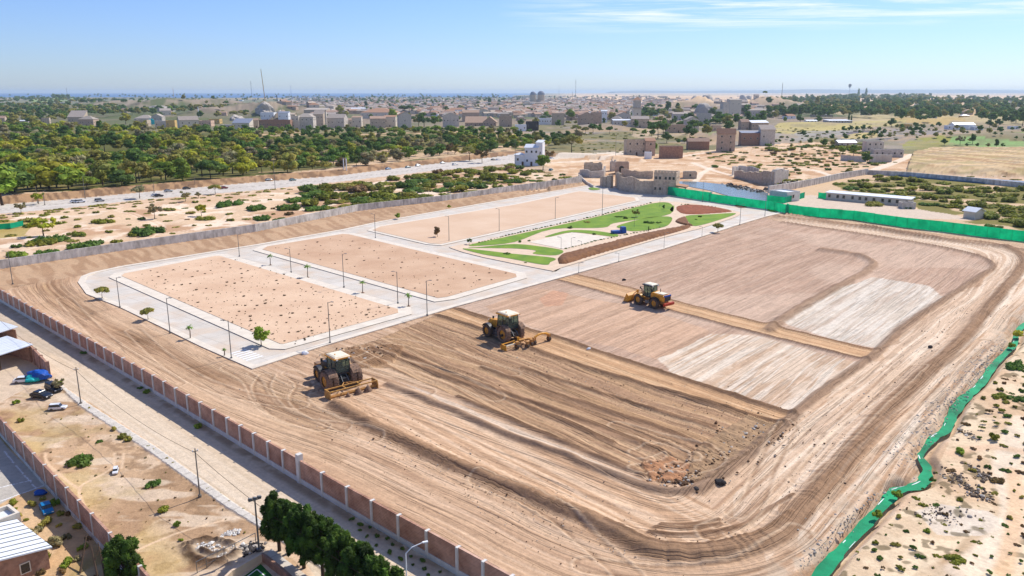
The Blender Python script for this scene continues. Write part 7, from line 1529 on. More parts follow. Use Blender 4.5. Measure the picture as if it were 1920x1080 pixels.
# town and countryside trees
def town_tree(px, py):
    h = rng.uniform(7, 13)*(py-160)/60; mn = ['leaf_dark', 'leaf_olive', 'leaf_bright', 'leaf_yellow'][int(np.searchsorted([.5, .8, .93], rng.random()))]; add_plant('tree', ['round', 'umbrella', 'tall'][int(rng.integers(0, 3))], mn, px, py, h)
tp = []
for px, py, h, mn, k, l in ((236, 233, 22, 'leaf_yellow', 'round', 'yellow-green tree left of the turquoise tarpaulin'), (248, 215, 14, 'leaf_dark', 'round', 'dark tree behind the hip-roofed grey house'), (270, 213, 15, 'leaf_dark', 'round', 'second dark tree behind the hip-roofed grey house'), (638, 212, 18, 'leaf_yellow', 'round', 'broad yellow-olive tree behind the near house row'), (686, 203, 13, 'leaf_dark', 'tall', 'dark tree on the skyline of the near houses'), (737, 236, 30, 'leaf_bright', 'tall', 'tall palm-like tree between two houses'), (755, 214, 18, 'leaf_dark', 'umbrella', 'dark umbrella pine, left of two behind the sunlit gable house'), (768, 214, 18, 'leaf_dark', 'umbrella', 'dark umbrella pine, right of two behind the sunlit gable house'), (795, 238, 28, 'leaf_dark', 'round', 'large dark tree right of the sunlit gable house'), (815, 237, 20, 'leaf_bright', 'round', 'bright tree right of the large dark one'), (785, 236, 22, 'leaf_olive', 'round', 'olive tree touching the sunlit gable house'), (836, 213, 14, 'leaf_dark', 'round', 'dark tree on the brown roofs'),
    (1072, 226, 22, 'leaf_bright', 'round', 'bright green tree in the centre of the town'), (1024, 221, 12, 'leaf_bright', 'round', 'smaller bright tree left of the slit-window block'), (1147, 228, 18, 'leaf_olive', 'round', 'olive tree right of the white stair tower'), (1208, 217, 16, 'leaf_dark', 'tall', 'dark tree right of the flared-top tower'), (1233, 217, 14, 'leaf_dark', 'round', 'round dark tree on the slope behind the pink house'), (1262, 235, 14, 'leaf_dark', 'round', 'dark hedge-like tree above the arched rose house'), (1325, 234, 14, 'leaf_dark', 'round', 'dark bush tree at the foot of the grey gate tower'), (1355, 230, 14, 'leaf_dark', 'round', 'dark tree below the quarry works'), (1430, 228, 14, 'leaf_dark', 'round', 'dark tree far right of the quarry works'), (918, 196, 13, 'leaf_dark', 'tall', 'dark blue-green tree on the skyline right of the brown roofs'), (1609, 184, 18, 'leaf_dark', 'cypress', 'left one of the two tall cypresses on the right skyline'), (1623, 184, 19, 'leaf_dark', 'cypress', 'right one of the two tall cypresses on the right skyline'), (1591, 228, 16, 'leaf_dark', 'cypress', 'tallest cypress by the long white roof'), (1596, 228, 12, 'leaf_dark', 'cypress', 'shorter cypress by the long white roof'), (1694, 186, 12, 'leaf_dark', 'cypress', 'small dark cypress among blue trees'),
    (1625, 307, 20, 'leaf_dark', 'round', 'round dark green tree in front of the concrete frame house'), (1671, 239, 18, 'leaf_dark', 'round', 'big round dark tree left of the ochre box house'), (1718, 241, 11, 'leaf_dark', 'round', 'round dark tree right of the ochre box house'), (1600, 292, 22, 'leaf_bright', 'round', 'wide green thicket tree left of the concrete frame house'), (1580, 290, 16, 'leaf_bright', 'round', 'green tree left of the wide thicket'), (1545, 276, 16, 'leaf_dark', 'round', 'dark tree left of the ridged white barn'), (1560, 283, 12, 'leaf_dark', 'round', 'low dark tree in front of the ridged white barn'), (1635, 258, 14, 'leaf_dark', 'open', 'dark tree with a long shadow on the terrace'), (1710, 256, 12, 'leaf_dark', 'round', 'lone dark tree on the grey terrace'), (1770, 273, 14, 'leaf_dark', 'round', 'dark tree at the left end of the green field'), (1800, 272, 18, 'leaf_grey', 'open', 'grey open tree on the green field'), (1824, 267, 18, 'leaf_dark', 'tall', 'dark tree on the slope above the green field'), (1813, 276, 8, 'leaf_dark', 'round', 'first small round tree along the green field'), (1832, 276, 8, 'leaf_dark', 'round', 'second small round tree along the green field'), (1852, 277, 9, 'leaf_olive', 'round', 'third small round tree along the green field'), (1868, 277, 16, 'leaf_dark', 'tall', 'two-tiered dark tree along the green field'), (1880, 277, 9, 'leaf_dark', 'round', 'last small round tree along the green field'),
    (1472, 229, 11, 'leaf_bright', 'tall', 'palm-like tree by the road left of the cypress group'), (1500, 231, 17, 'leaf_dark', 'round', 'bushy tree left of the roadside sheds'), (1533, 233, 16, 'leaf_dark', 'round', 'dark tree over the roadside sheds'), (1855, 240, 16, 'leaf_dark', 'round', 'dark tree at the right of the long warehouse'), (1872, 238, 16, 'leaf_dark', 'round', 'second dark tree at the right of the long warehouse'), (1905, 230, 20, 'leaf_dark', 'round', 'large tree near the right edge by the fields'), (1250, 268, 22, 'leaf_dark', 'round', 'dark tree rising between the rose house and the arch house'), (1228, 284, 16, 'leaf_bright', 'tall', 'green tree against the tan stone house'), (1272, 270, 10, 'leaf_dark', 'round', 'small dark tree left of the lime one on the lane'), (1284, 269, 12, 'leaf_bright', 'round', 'lime green tree on the lane'), (1186, 252, 14, 'leaf_dark', 'umbrella', 'dark umbrella tree below the flared-top tower'), (1143, 248, 16, 'leaf_dark', 'umbrella', 'dark round pine left of the flared-top tower'), (1112, 252, 22, 'leaf_dark', 'umbrella', 'largest dark pine on the sandy slope'), (1098, 252, 16, 'leaf_olive', 'umbrella', 'olive pine left of the largest dark pine'), (1080, 250, 18, 'leaf_olive', 'umbrella', 'pine at the top of the sandy slope'),
    (1208, 254, 12, 'leaf_bright', 'round', 'bright tree among the lanes right of the flared-top tower'), (1222, 256, 14, 'leaf_dark', 'round', 'dark tree below the pink plaster house')):
    add_plant('tree', k, mn, px, py, h, l); tp.append((px, py))
tp = scatter([(540, 192), (960, 190), (1190, 205), (1340, 235), (1320, 250), (1190, 245), (960, 238), (560, 222)], 150, 18, 5, town_tree, None, tp)
def far_tree(px, py): add_plant('tree', ['round', 'umbrella', 'tall'][int(rng.integers(0, 3))], ['leaf_dark', 'leaf_olive'][int(rng.random() < .25)], px, py, (6.5+(py-180)*.24)*rng.uniform(.8, 1.4))
fr = scatter([(1430, 196), (1480, 188), (1560, 184), (1700, 183), (1780, 186), (1800, 220), (1740, 232), (1600, 222), (1440, 222)], 560, 11, 3.8, far_tree, lambda a, b_: min(1, -.25+2.1*float(vn(np.array([a/26]), np.array([b_/7]), 12))), [])
fr = scatter([(1780, 190), (1960, 188), (1960, 240), (1850, 232), (1800, 215)], 160, 14, 5, far_tree, None, fr)
fr = scatter([(1200, 200), (1330, 204), (1440, 214), (1440, 240), (1340, 262), (1200, 262), (1180, 240)], 46, 18, 7, far_tree, None, fr)
fr = scatter([(1450, 262), (1700, 235), (1960, 245), (1960, 262), (1650, 262), (1500, 285)], 90, 11, 4.5, lambda a, b_: add_plant('tree', 'round', ['leaf_dark', 'leaf_olive'][int(rng.random() < .3)], a, b_, rng.uniform(6, 13)), None, fr)
fl = scatter([(-30, 186), (200, 188), (430, 195), (480, 215), (330, 215), (150, 222), (60, 245), (-30, 245)], 330, 15, 4.5, lambda a, b_: add_plant('tree', ['round', 'umbrella'][int(rng.random() < .4)], ['leaf_dark', 'leaf_olive', 'leaf_bright'][int(np.searchsorted([.55, .9], rng.random()))], a, b_, (5+(b_-180)*.22)*rng.uniform(.8, 1.3)), None, [])
fl = scatter([(-30, 179), (900, 179), (1300, 183), (1300, 188), (500, 192), (-30, 188)], 330, 13, 3, lambda a, b_: add_plant('tree', 'round', 'leaf_dark', a, b_, rng.uniform(3, 5)), None, [])
fl = scatter([(560, 185), (950, 185), (950, 205), (700, 205)], 90, 13, 4, lambda a, b_: add_plant('tree', 'round', 'leaf_dark', a, b_, rng.uniform(4, 8)), None, [])
# heart-shaped clump and hedge of the left horizon
for px, py, h in ((105, 188, 12), (112, 190, 13), (119, 190, 13), (127, 188, 11), (33, 189, 9), (45, 189, 9), (62, 188, 9)): add_plant('tree', 'round', 'leaf_dark', px, py, h, wk=1.3)
# bushes of the scrub field
bp = []
def bush(mn0=None, s0=1.0, kinds=('mat', 'bush')):
    def f(px, py):
        mn = mn0 or ['leaf_scrub', 'leaf_dark', 'leaf_olive', 'leaf_rust'][int(np.searchsorted([.62, .8, .95], rng.random()))]
        add_plant('bush', kinds[int(rng.random() < .45) if len(kinds) > 1 else 0], mn, px, py, (13+(py-320)*.12)*rng.uniform(.6, 1.35)*s0*.72, wk=1.65)
    return f
for px, py, s, mn, l in ((272, 437, 44, 'leaf_dark', 'widest dark bush in the scrub above the grey wall'), (290, 436, 36, 'leaf_dark', 'dark bush joined to the right of the widest one'), (255, 440, 26, 'leaf_scrub', 'low green bush joined to the left of the widest one'), (82, 458, 40, 'leaf_scrub', 'tall rounded bush near the wall at far left'), (95, 452, 40, 'leaf_dark', 'second tall rounded bush near the wall at far left'), (92, 475, 30, 'leaf_dark', 'long dark bush touching the wall at left'), (150, 465, 40, 'leaf_dark', 'broad dark bush right of the tall rounded ones'), (170, 460, 34, 'leaf_dark', 'dark bush near the wall above the bare bank'), (145, 441, 26, 'leaf_scrub', 'medium bush in the left scrub'), (215, 455, 20, 'leaf_scrub', 'small bush close to the wall'), (190, 418, 30, 'leaf_scrub', 'elongated green bush in the open sand'), (108, 420, 20, 'leaf_scrub', 'small bush left of the elongated one'), (30, 480, 34, 'leaf_bright', 'bright green bush at the far left wall'), (60, 415, 26, 'leaf_olive', 'round olive bush by the left screen'), (56, 425, 22, 'leaf_dark', 'dark bush by the left screen'), (315, 394, 18, 'leaf_olive', 'bush by the feathery tree'), (388, 412, 28, 'leaf_scrub', 'bush mound under the yellowish feathery tree'), (430, 385, 36, 'leaf_dark', 'big dark bush below the small umbrella tree'), (480, 393, 34, 'leaf_dark', 'dark bush mound mid scrub'), (540, 393, 40, 'leaf_dark', 'largest dark bush mound mid scrub'), (497, 412, 32, 'leaf_dark', 'dark bush mound close above the wall'), (525, 414, 22, 'leaf_dark', 'smaller dark bush close above the wall')):
    add_plant('bush', 'mat', mn, px, py, s, l, wk=1.15); bp.append((px, py))
S1 = [(560, 360), (640, 352), (800, 326), (960, 312), (1000, 322), (950, 352), (800, 372), (700, 388), (600, 400), (560, 385)]
bp = scatter(S1, 170, 10, 3.0, bush(None, 1.7), None, bp)
bp = scatter([(1000, 322), (1075, 330), (1060, 342), (960, 352), (930, 340)], 36, 9, 3, bush(), None, bp)
bp = scatter([(0, 408), (250, 388), (480, 366), (560, 360), (560, 400), (480, 418), (250, 448), (0, 482)], 80, 11, 4, bush(None, .55), None, bp)
bp = scatter([(0, 402), (130, 392), (250, 378), (480, 358), (640, 345), (640, 349), (480, 362), (250, 384), (130, 398), (0, 410)], 60, 6, 1.6, bush('leaf_olive', .6, ('mat',)), None, bp)
# right basin
for px, py, s, mn, l in ((1595, 355, 24, 'leaf_dark', 'dark bush at the top left of the basin scrub'), (1735, 385, 20, 'leaf_dark', 'round dark bush right behind the long shed'), (1752, 386, 20, 'leaf_dark', 'second round dark bush behind the long shed'), (1665, 370, 26, 'leaf_dark', 'dark bush mound above the long shed'), (1640, 385, 30, 'leaf_olive', 'olive bush in front of the long shed'), (1700, 391, 16, 'leaf_dark', 'bush by the grey block hut'), (1855, 425, 18, 'leaf_dark', 'hedge clump right of the lone gabled hut'), (1870, 427, 15, 'leaf_dark', 'smaller clump right of the lone gabled hut'), (1590, 402, 16, 'leaf_dark', 'bush poking over the green fence, left one'), (1710, 418, 14, 'leaf_dark', 'bush poking over the green fence, right one')):
    add_plant('bush', 'mat', mn, px, py, s, l, wk=1.2); bp.append((px, py))
bp = scatter([(1570, 345), (1640, 332), (1800, 345), (1960, 360), (1960, 432), (1880, 420), (1830, 402), (1740, 380), (1640, 362)], 190, 11, 3.2, bush('leaf_scrub', 1.35, ('mat', 'bush')), None, bp)
# ruins slope, terraces, sand slope
bp = scatter([(1080, 262), (1170, 268), (1170, 288), (1060, 292)], 40, 9, 3, bush(None, .7), None, bp)
bp = scatter([(1290, 292), (1460, 272), (1600, 290), (1700, 300), (1620, 318), (1480, 352), (1440, 345), (1380, 310), (1330, 318)], 130, 6, 2.6, bush(None, .95, ('bush', 'mat')), lambda a, b_: float(vn(np.array([a/40]), np.array([b_/14]), 6))**2*1.8, bp)
bp = scatter([(1445, 288), (1550, 285), (1620, 305), (1560, 320), (1470, 305)], 26, 9, 4, bush('leaf_scrub', 1.5, ('bush', 'mat')), None, bp)
bp = scatter([(1440, 274), (1620, 268), (1660, 284), (1620, 300), (1500, 306), (1440, 290)], 60, 9, 4, bush(None, 1.9, ('bush', 'mat')), None, bp)
bp = scatter([(1440, 238), (1700, 230), (1780, 245), (1700, 262), (1450, 262)], 120, 8, 3, bush(None, 1.3, ('bush', 'mat')), None, bp)
bp = scatter([(1040, 236), (1340, 240), (1340, 262), (1180, 262), (1050, 262)], 70, 9, 4, bush(None, 1.4, ('bush', 'mat')), None, bp)
bp = scatter([(1700, 300), (1960, 290), (1960, 335), (1780, 328)], 150, 6, 2.2, bush('leaf_olive', .5, ('bush',)), None, bp)
bp = scatter([(1760, 318), (1960, 335), (1960, 343), (1780, 330)], 14, 14, 3, bush('leaf_scrub', .8, ('mat',)), None, bp)
# right bank tufts
def rbush(px, py): add_plant('bush', ['bush', 'mat'][int(rng.random() < .5)], ['leaf_scrub', 'leaf_olive', 'leaf_rust', 'leaf_dark'][int(rng.integers(0, 4))], px, py, rng.uniform(5, 15))
for px, py, s, mn, l in ((1868, 903, 26, 'leaf_rust', 'round grey-brown bush beside the dark rubble ridges'), (1862, 822, 22, 'leaf_scrub', 'dark bush mound above the dark rubble ridges'), (1800, 850, 22, 'leaf_bright', 'green bush below the two dark driftwood-like heaps'), (1790, 1050, 40, 'leaf_scrub', 'wide green bush near the bottom right'), (1912, 690, 44, 'leaf_dark', 'large dark bush cut by the right edge'), (1875, 745, 26, 'leaf_scrub', 'spreading bush right of the stream bend'), (1905, 750, 30, 'leaf_dark', 'dark spreading bush at the right edge'), (1682, 930, 22, 'leaf_bright', 'bush at the dark inner bend of the stream'), (1748, 902, 14, 'leaf_dark', 'small bush on the bank at the stream bend'), (1645, 968, 22, 'leaf_bright', 'yellowish bush on the right bank of the lower stream'), (1738, 998, 15, 'leaf_bright', 'bright round bush on the lower sand'), (1855, 1075, 14, 'leaf_dark', 'bush at the bottom right corner'), (1908, 630, 24, 'leaf_yellow', 'yellow-green shrub hanging over the stream at the right edge'), (1895, 650, 16, 'leaf_bright', 'lime shrub at the upper stream')):
    add_plant('bush', 'mat' if s > 24 else 'bush', mn, px, py, s, l); bp.append((px, py))
scatter([(1905, 700), (1925, 700), (1925, 1085), (1560, 1085), (1600, 1040), (1700, 950), (1760, 880), (1800, 790), (1860, 730)], 170, 3.2, 1.6, rbush, lambda px, py: float(vn(np.array([px/60]), np.array([py/40]), 9))**1.5*1.6, bp)
scatter([(1860, 720), (1925, 690), (1925, 800), (1860, 790)], 26, 3, 1.5, rbush, None, bp)
# near plots
for px, py, s, mn, l in ((148, 866, 42, 'leaf_dark', 'big dark dome-shaped bush on the waste plot'), (289, 908, 22, 'leaf_dark', 'flat dark bush in the middle of the waste plot'), (307, 959, 20, 'leaf_scrub', 'oval green bush on the waste plot, lower right of the flat dark one'), (332, 985, 14, 'leaf_bright', 'small bright shrub on the lower waste plot'), (188, 828, 12, 'leaf_dark', 'tiny dark bush on the waste plot above the dome-shaped one'), (231, 822, 16, 'leaf_olive', 'straggly bush at the pavement edge'), (214, 806, 12, 'leaf_olive', 'small bush at the pavement edge, upper'), (241, 826, 14, 'leaf_olive', 'straggly bush at the pavement edge, lower'), (339, 1014, 9, 'leaf_bright', 'tiny round shrub above the muddy hollow'), (60, 1040, 26, 'leaf_bright', 'bright bush right of the ribbed roof'), (105, 1022, 28, 'leaf_grey', 'grey bush in the sunken yard'), (55, 1005, 26, 'leaf_grey', 'grey-green bush in the middle of the sunken yard'), (85, 985, 24, 'leaf_olive', 'olive bush below the bright blue car'), (20, 995, 18, 'leaf_scrub', 'green bush above the small hut'), (155, 1030, 18, 'leaf_bright', 'lime bush by the brick wall foot in the sunken yard'), (30, 970, 18, 'leaf_olive', 'low bush left of the bright blue car'), (60, 948, 18, 'leaf_olive', 'bush strip below the court'), (25, 945, 18, 'leaf_scrub', 'bush at the left below the court'), (105, 945, 18, 'leaf_bright', 'bright shrub in the shade of the second brick wall'), (115, 965, 14, 'leaf_olive', 'olive shrub beside the bright blue car'), (125, 1062, 26, 'leaf_bright', 'bright shrub at the bottom in the sunken yard'), (160, 662, 12, 'leaf_dark', 'small shrub at the foot of the long brick wall, upper'), (276, 737, 12, 'leaf_bright', 'bright shrub at the foot of the long brick wall'), (265, 728, 10, 'leaf_dark', 'dark shrub just above the bright one at the wall foot'), (372, 802, 15, 'leaf_bright', 'green weeds at the wall foot beside the road, lower'), (112, 718, 8, 'leaf_bright', 'tiny shrub at the top end of the pavement'), (30, 757, 12, 'leaf_bright', 'lime weeds on the upper waste plot'), (40, 790, 12, 'leaf_scrub', 'small dark bush near the second brick wall')):
    add_plant('bush', 'bush' if mn != 'leaf_dark' else 'mat', mn, px, py, s*1.2, l)
scatter([(0, 960), (80, 935), (130, 960), (200, 1050), (180, 1085), (0, 1085)], 40, 4, 2.5, lambda a, b_: add_plant('bush', 'bush', ['leaf_olive', 'leaf_scrub', 'leaf_rust', 'leaf_grey'][int(rng.integers(0, 4))], a, b_, rng.uniform(9, 22)), None, [])
scatter([(40, 780), (150, 770), (280, 850), (430, 950), (500, 1010), (400, 1030), (260, 1030), (140, 930), (60, 830)], 70, 4, 2.0, lambda a, b_: add_plant('bush', 'bush', ['leaf_olive', 'leaf_rust', 'leaf_grey'][int(rng.integers(0, 3))], a, b_, rng.uniform(2, 6)), None, [])
scatter([(670, 972), (740, 1018), (840, 1075), (800, 1080), (700, 1020), (655, 975)], 40, 2, 1.2, lambda a, b_: add_plant('bush', 'bush', 'leaf_dark', a, b_, rng.uniform(7, 14)), None, [])
scatter([(157, 757), (280, 838), (430, 938), (520, 995), (525, 1000), (425, 943), (275, 843), (155, 762)], 34, 2, .6, lambda a, b_: add_plant('bush', 'bush', 'leaf_olive', a, b_, rng.uniform(3, 8)), None, [])
# park hedges and shrubs
def row(pts, n, h, mn, jit=1.0):
    P = np.array(pts, float); s = np.r_[0, np.cumsum(np.hypot(*np.diff(P, axis=0).T))]
    for i in range(n):
        u = s[-1]*(i+.5)/n; add_plant('hedge', 'bush', mn, np.interp(u, s, P[:, 0])+rng.uniform(-jit, jit), np.interp(u, s, P[:, 1])+rng.uniform(-.4, .4), h*rng.uniform(.7, 1.3))
row([(885, 460), (960, 440), (1135, 402), (1222, 381)], 60, 5, 'leaf_dark'); row([(1275, 384), (1330, 388), (1374, 397)], 16, 4.5, 'leaf_dark'); row([(1058, 468), (1080, 463), (1120, 452), (1190, 438), (1240, 427)], 30, 5.5, 'leaf_dark')
for px, py, h, mn, l in ((1222, 420, 14, 'leaf_dark', 'long dark hedge clump on the small oval lawn'), (1235, 419, 10, 'leaf_dark', 'right end of the dark hedge clump on the oval lawn'), (1212, 419, 9, 'leaf_dark', 'left end of the dark hedge clump on the oval lawn'), (1173, 411, 9, 'leaf_dark', 'round dark bush on the main lawn'), (1161, 408, 11, 'leaf_dark', 'bush left of the round dark one on the main lawn'), (1101, 418, 11, 'leaf_olive', 'olive bush on the middle of the main lawn'), (1069, 429, 9, 'leaf_dark', 'dark bush where two paths part'), (1114, 441, 7, 'leaf_dark', 'round bush behind the sports pad'), (1312, 408, 7, 'leaf_dark', 'dark bush on the right lawn'), (1305, 413, 5, 'leaf_dark', 'small dark bush on the right lawn'), (975, 455, 8, 'leaf_dark', 'round bush at the left tip of the main lawn'), (950, 477, 13, 'leaf_dark', 'dark bush on the lower left lawn'), (985, 494, 5, 'leaf_bright', 'small hedge bit at the lower lawn edge'), (992, 453, 6, 'leaf_dark', 'small round bush near the left tip of the lawn')):
    add_plant('bush', 'mat' if h > 9 else 'bush', mn, px, py, h*1.2, l)
add_plant('tree', 'open', 'leaf_olive', 1192, 408, 16, 'thin young tree on the main lawn of the park'); add_plant('tree', 'cypress', 'leaf_dark', 1216, 434, 10, 'tiny cypress by the park path'); add_plant('tree', 'tall', 'leaf_dark', 1244, 393, 9, 'small dark conical tree at the upper lawn'); add_plant('tree', 'open', 'leaf_dark', 880, 459, 12, 'young tree at the left tip of the park')
# street trees
for px, py, h, mn, k, l in ((192, 560, 26, 'leaf_olive', 'umbrella', 'young umbrella-shaped street tree at the rounded end of the estate'), (278, 600, 26, 'leaf_olive', 'umbrella', 'second umbrella-shaped street tree along the outer pavement'), (490, 648, 36, 'leaf_bright', 'round', 'bright green round street tree at the lower tip of the estate'), (746, 411, 12, 'leaf_bright', 'round', 'tiny round street tree below the grey wall, left'), (842, 392, 9, 'leaf_yellow', 'round', 'tiny round street tree below the grey wall, right'), (820, 445, 20, 'leaf_rust', 'tall', 'thin brown sapling standing in the pale lot'), (1346, 436, 20, 'leaf_olive', 'umbrella', 'small street tree on the road right of the park'), (1142, 470, 0.1, 'leaf_olive', 'umbrella', None), (112, 734, 26, 'leaf_grey', 'open', 'small grey tree at the corner of the short brick wall')):
    if l: add_plant('tree', k, mn, px, py, h, l)
# build individual plants, the largest ones first; the rest in one mesh per class
def region(px, py):
    for (x0, x1, y0, y1, nm) in ((0, 130, 340, 390, 'in the forest front above the highway, far left'), (0, 200, 240, 300, 'at the back of the forest, far left'), (0, 200, 300, 345, 'in the middle of the forest, far left'), (200, 480, 240, 285, 'at the back of the forest, left of centre'), (200, 480, 285, 360, 'in the front half of the forest, left of centre'), (480, 720, 240, 280, 'at the back of the grove below the near house row'), (480, 720, 280, 340, 'at the front of the grove below the near house row'), (720, 960, 235, 270, 'behind the sandy clearing, below the mid town'), (720, 960, 270, 320, 'on the sandy clearing left of the villa'), (960, 1100, 235, 300, 'in the grove behind the villa')):
        if x0 <= px < x1 and y0 <= py < y1: return nm
    if py < 262: return near(px)
    if px < 560 and py < 500: return 'in the left scrub field'
    if 560 <= px < 1100 and py < 420: return 'in the dense scrub between highway and wall'
    if 1540 < px and py < 300: return 'on the slopes around the green field'
    if 1540 < px and py < 440: return 'in the basin scrub right of the green fence'
    if 1100 <= px and py < 380: return 'on the sandy slope behind the ruins'
    if px > 1500 and py > 550: return 'on the sand bank right of the stream'
    if px < 560 and py > 1030 or (px < 220 and py > 930): return 'in the sunken yard, bottom left'
    if px > 640 and py > 950: return 'in the shade at the foot of the long brick wall'
    if px < 560 and py > 700: return 'on the waste plot by the pavement'
    return 'around the park lawns'
def size_word(h): return 'tiny ' if h < .5 else 'small ' if h < 1.2 else '' 
def merged(name, items):
    V = []; F3 = []; F4 = []; T = []; M3 = []; M4 = []; k = 0; mats = sorted({q['mat'] for q in items})
    for q in items:
        v, f3, f4, t = TPL[q['kind']][q['var']][2]
        if q['pr'] < 9: f4 = f4[::2]
        c, s = math.cos(q['rz']), math.sin(q['rz']); h = q['h']; w = h*q['wk']
        vv = np.stack([(v[:, 0]*c-v[:, 1]*s)*w, (v[:, 0]*s+v[:, 1]*c)*w, v[:, 2]*h], 1)+np.array(q['p'])
        V.append(vv); F3.append(f3+k); F4.append(f4+k); T.append(t*rng.uniform(.85, 1.15)); i = mats.index(q['mat']); M3.append(np.full(len(f3), i)); M4.append(np.full(len(f4), i)); k += len(v)
    me = mesh_arrays(name, np.vstack(V), np.vstack(F3), np.vstack(F4), np.vstack(T), mats, np.concatenate(M3+M4)); return tag(addobj(name, me), kind='stuff')
def build_plants(cls, name, cat, limit, stuff_name, gfun, low_name=None):
    it = sorted([q for q in PLANTS if q['cls'] == cls], key=lambda q: (-(q['label'] is not None), -q['pr'])); lab = {}
    for q in it[:limit]:
        me, tm, _ = TPL[q['kind']][q['var']]; h = q['h']
        l = q['label'] or (size_word(h if cls != 'tree' else 5)+MN[q['mat']]+' '+({'round': 'round-crowned tree', 'umbrella': 'umbrella-crowned tree', 'tall': 'tall narrow tree', 'open': 'open thin tree', 'cypress': 'cypress', 'bush': 'bush', 'mat': 'low spreading bush'}[q['kind']])+' '+region(q['px'], q['py']))
        nm = 'cypress' if q['kind'] == 'cypress' else name
        if tm is not None and q['pr'] > 11:
            o = empty(nm, q['p'], q['rz']); o.scale = (h*q['wk'], h*q['wk'], h); c = addobj('crown', me, o); addobj('trunk', tm, o)
        else:
            o = c = addobj(nm, me, None, q['p'], q['rz']); o.scale = (h*q['wk'], h*q['wk'], h)
        c.material_slots[0].link = 'OBJECT'; c.material_slots[0].material = MATS[q['mat']]
        tag(o, l, cat, None if q['label'] else gfun(q))
    if len(it) > limit: merged(stuff_name, it[limit:])
build_plants('tree', 'tree', 'tree', 300, 'distant_woodland', lambda q: 'trees '+region(q['px'], q['py']))
build_plants('bush', 'bush', 'bush', 300, 'scrub', lambda q: 'bushes '+region(q['px'], q['py']))
build_plants('hedge', 'hedge_bush', 'hedge bush', 0, 'hedge', lambda q: 'hedges')
# grass tufts on the two lots
def tufts():
    b = MB(); r = np.random.default_rng(3)
    for i in range(26):
        a = r.uniform(0, 6.28); rr = r.uniform(0, .16); t = r.uniform(.25, .5); b.add([(math.cos(a)*rr-.03, math.sin(a)*rr, 0), (math.cos(a)*rr+.04, math.sin(a)*rr+.02, 0), (math.cos(a)*(rr+.16), math.sin(a)*(rr+.16), t*.55)], [(0, 1, 2)], 'tuft')
    b.lathe((0, 0, -.02), [(.2, 0), (.17, .1), (.06, .16)], 'tuft', 'Z', 8)
    o = b.build('grass_tuft'); return o
mat('tuft', lin(104, 84, 58)*.7, .95, .2, 5); mat('tuft_green', lin(104, 104, 48)*.7, .95, .2, 5)
t0 = tufts(); nT = 0; tl = []
def tf(grp, lab, sc, zz=.17):
    def f(px, py):
        global nT
        x, y = G0(px, py); o = t0 if nT == 0 else clone(t0); nT += 1
        o.location = (x, y, zz); s = .6*sc*rng.uniform(.4, 1.7); o.scale = (s*1.3, s*1.3, s); o.rotation_euler = (0, 0, rng.uniform(0, 6.28)); tag(o, lab, 'grass tuft', grp)
    return f
L1 = [(235, 518), (395, 489), (440, 486), (740, 578), (700, 590), (540, 645), (500, 640)]; L2 = [(505, 468), (640, 444), (960, 515), (850, 555), (820, 560)]
scatter(L1, 185, 3.4, 1.5, tf('dry tufts on the lower sand lot', 'one of the dry brown tufts scattered over the sand lot nearest the brick wall', 1.0), lambda px, py: .3+.9*float(vn(np.array([px/45]), np.array([py/22]), 2)), [])
scatter(L2, 75, 5.5, 2.2, tf('dry tufts on the upper sand lot', 'one of the dark tufts scattered over the reddish sand lot between two roads', .95), None, [])
scatter([(545, 640), (700, 590), (745, 578), (750, 582), (700, 597), (550, 648)], 34, 1.5, .5, tf('dry tufts on the lower sand lot', 'one of the tufts lining the front kerb of the sand lot nearest the brick wall', .7), None, [])
_s = np.random.default_rng(8); _tv = []; tm_ = MB()
for i in range(420):
    px, py = (_s.uniform(235, 745), _s.uniform(486, 645)) if i % 4 else (_s.uniform(505, 960), _s.uniform(444, 560))
    if not inpoly(np.array([px]), np.array([py]), np.array(L1 if i % 4 else L2, float))[0]: continue
    x, y = G0(px, py); r = _s.uniform(.05, .13); tm_.lathe((x, y, .16), [(r, 0), (r*.8, r*.8), (r*.2, r*1.3)], 'tuft' if _s.random() < .7 else 'tuft_green', 'Z', 6)
tag(tm_.build('small_tufts'), kind='stuff')
# street palms
mat('palm_leaf', lin(120, 160, 50)*.8, .7, .15, 3)
def palm(px, py, hp, label):
    p = Vector((*G0(px, py), 0)); h = hp*mpp(p); t = empty('palm_tree', p, 0, label, 'palm', 'young street palms'); b = MB(); b.bar((0, 0, 0), (.05, 0, h*.5), .09, 'bark_grey', 7, .07); b.bar((.05, 0, h*.5), (0, 0, h*.8), .07, 'bark_grey', 7, .06); b.build('trunk', t)
    b = MB(); r = np.random.default_rng(int(px))
    for i in range(16):
        a = i*2.4; e = R(r.uniform(-5, 65)); L = h*.34; prev = Vector((0, 0, h*.8)); d = Vector((math.cos(a)*math.cos(e), math.sin(a)*math.cos(e), math.sin(e))); sd_ = Vector((-math.sin(a), math.cos(a), 0))
        w = .1
        for k in range(4):
            nx = prev+d*L/4; d = (d+Vector((0, 0, -.42))).normalized(); w2 = [.16, .17, .12, .02][k]*h/3.2; b.add([prev-sd_*w, prev+sd_*w, nx+sd_*w2+Vector((0, 0, -.03)), nx-sd_*w2+Vector((0, 0, -.03))], [(0, 1, 2, 3)], 'palm_leaf'); prev = nx; w = w2
    b.build('fronds', t); pr_ = MB(); pr_.lathe((0, 0, .0), [(.35, .01), (.35, .03)], 'slope_soil', 'Z', 12); pr_.build('planting_ring', t)
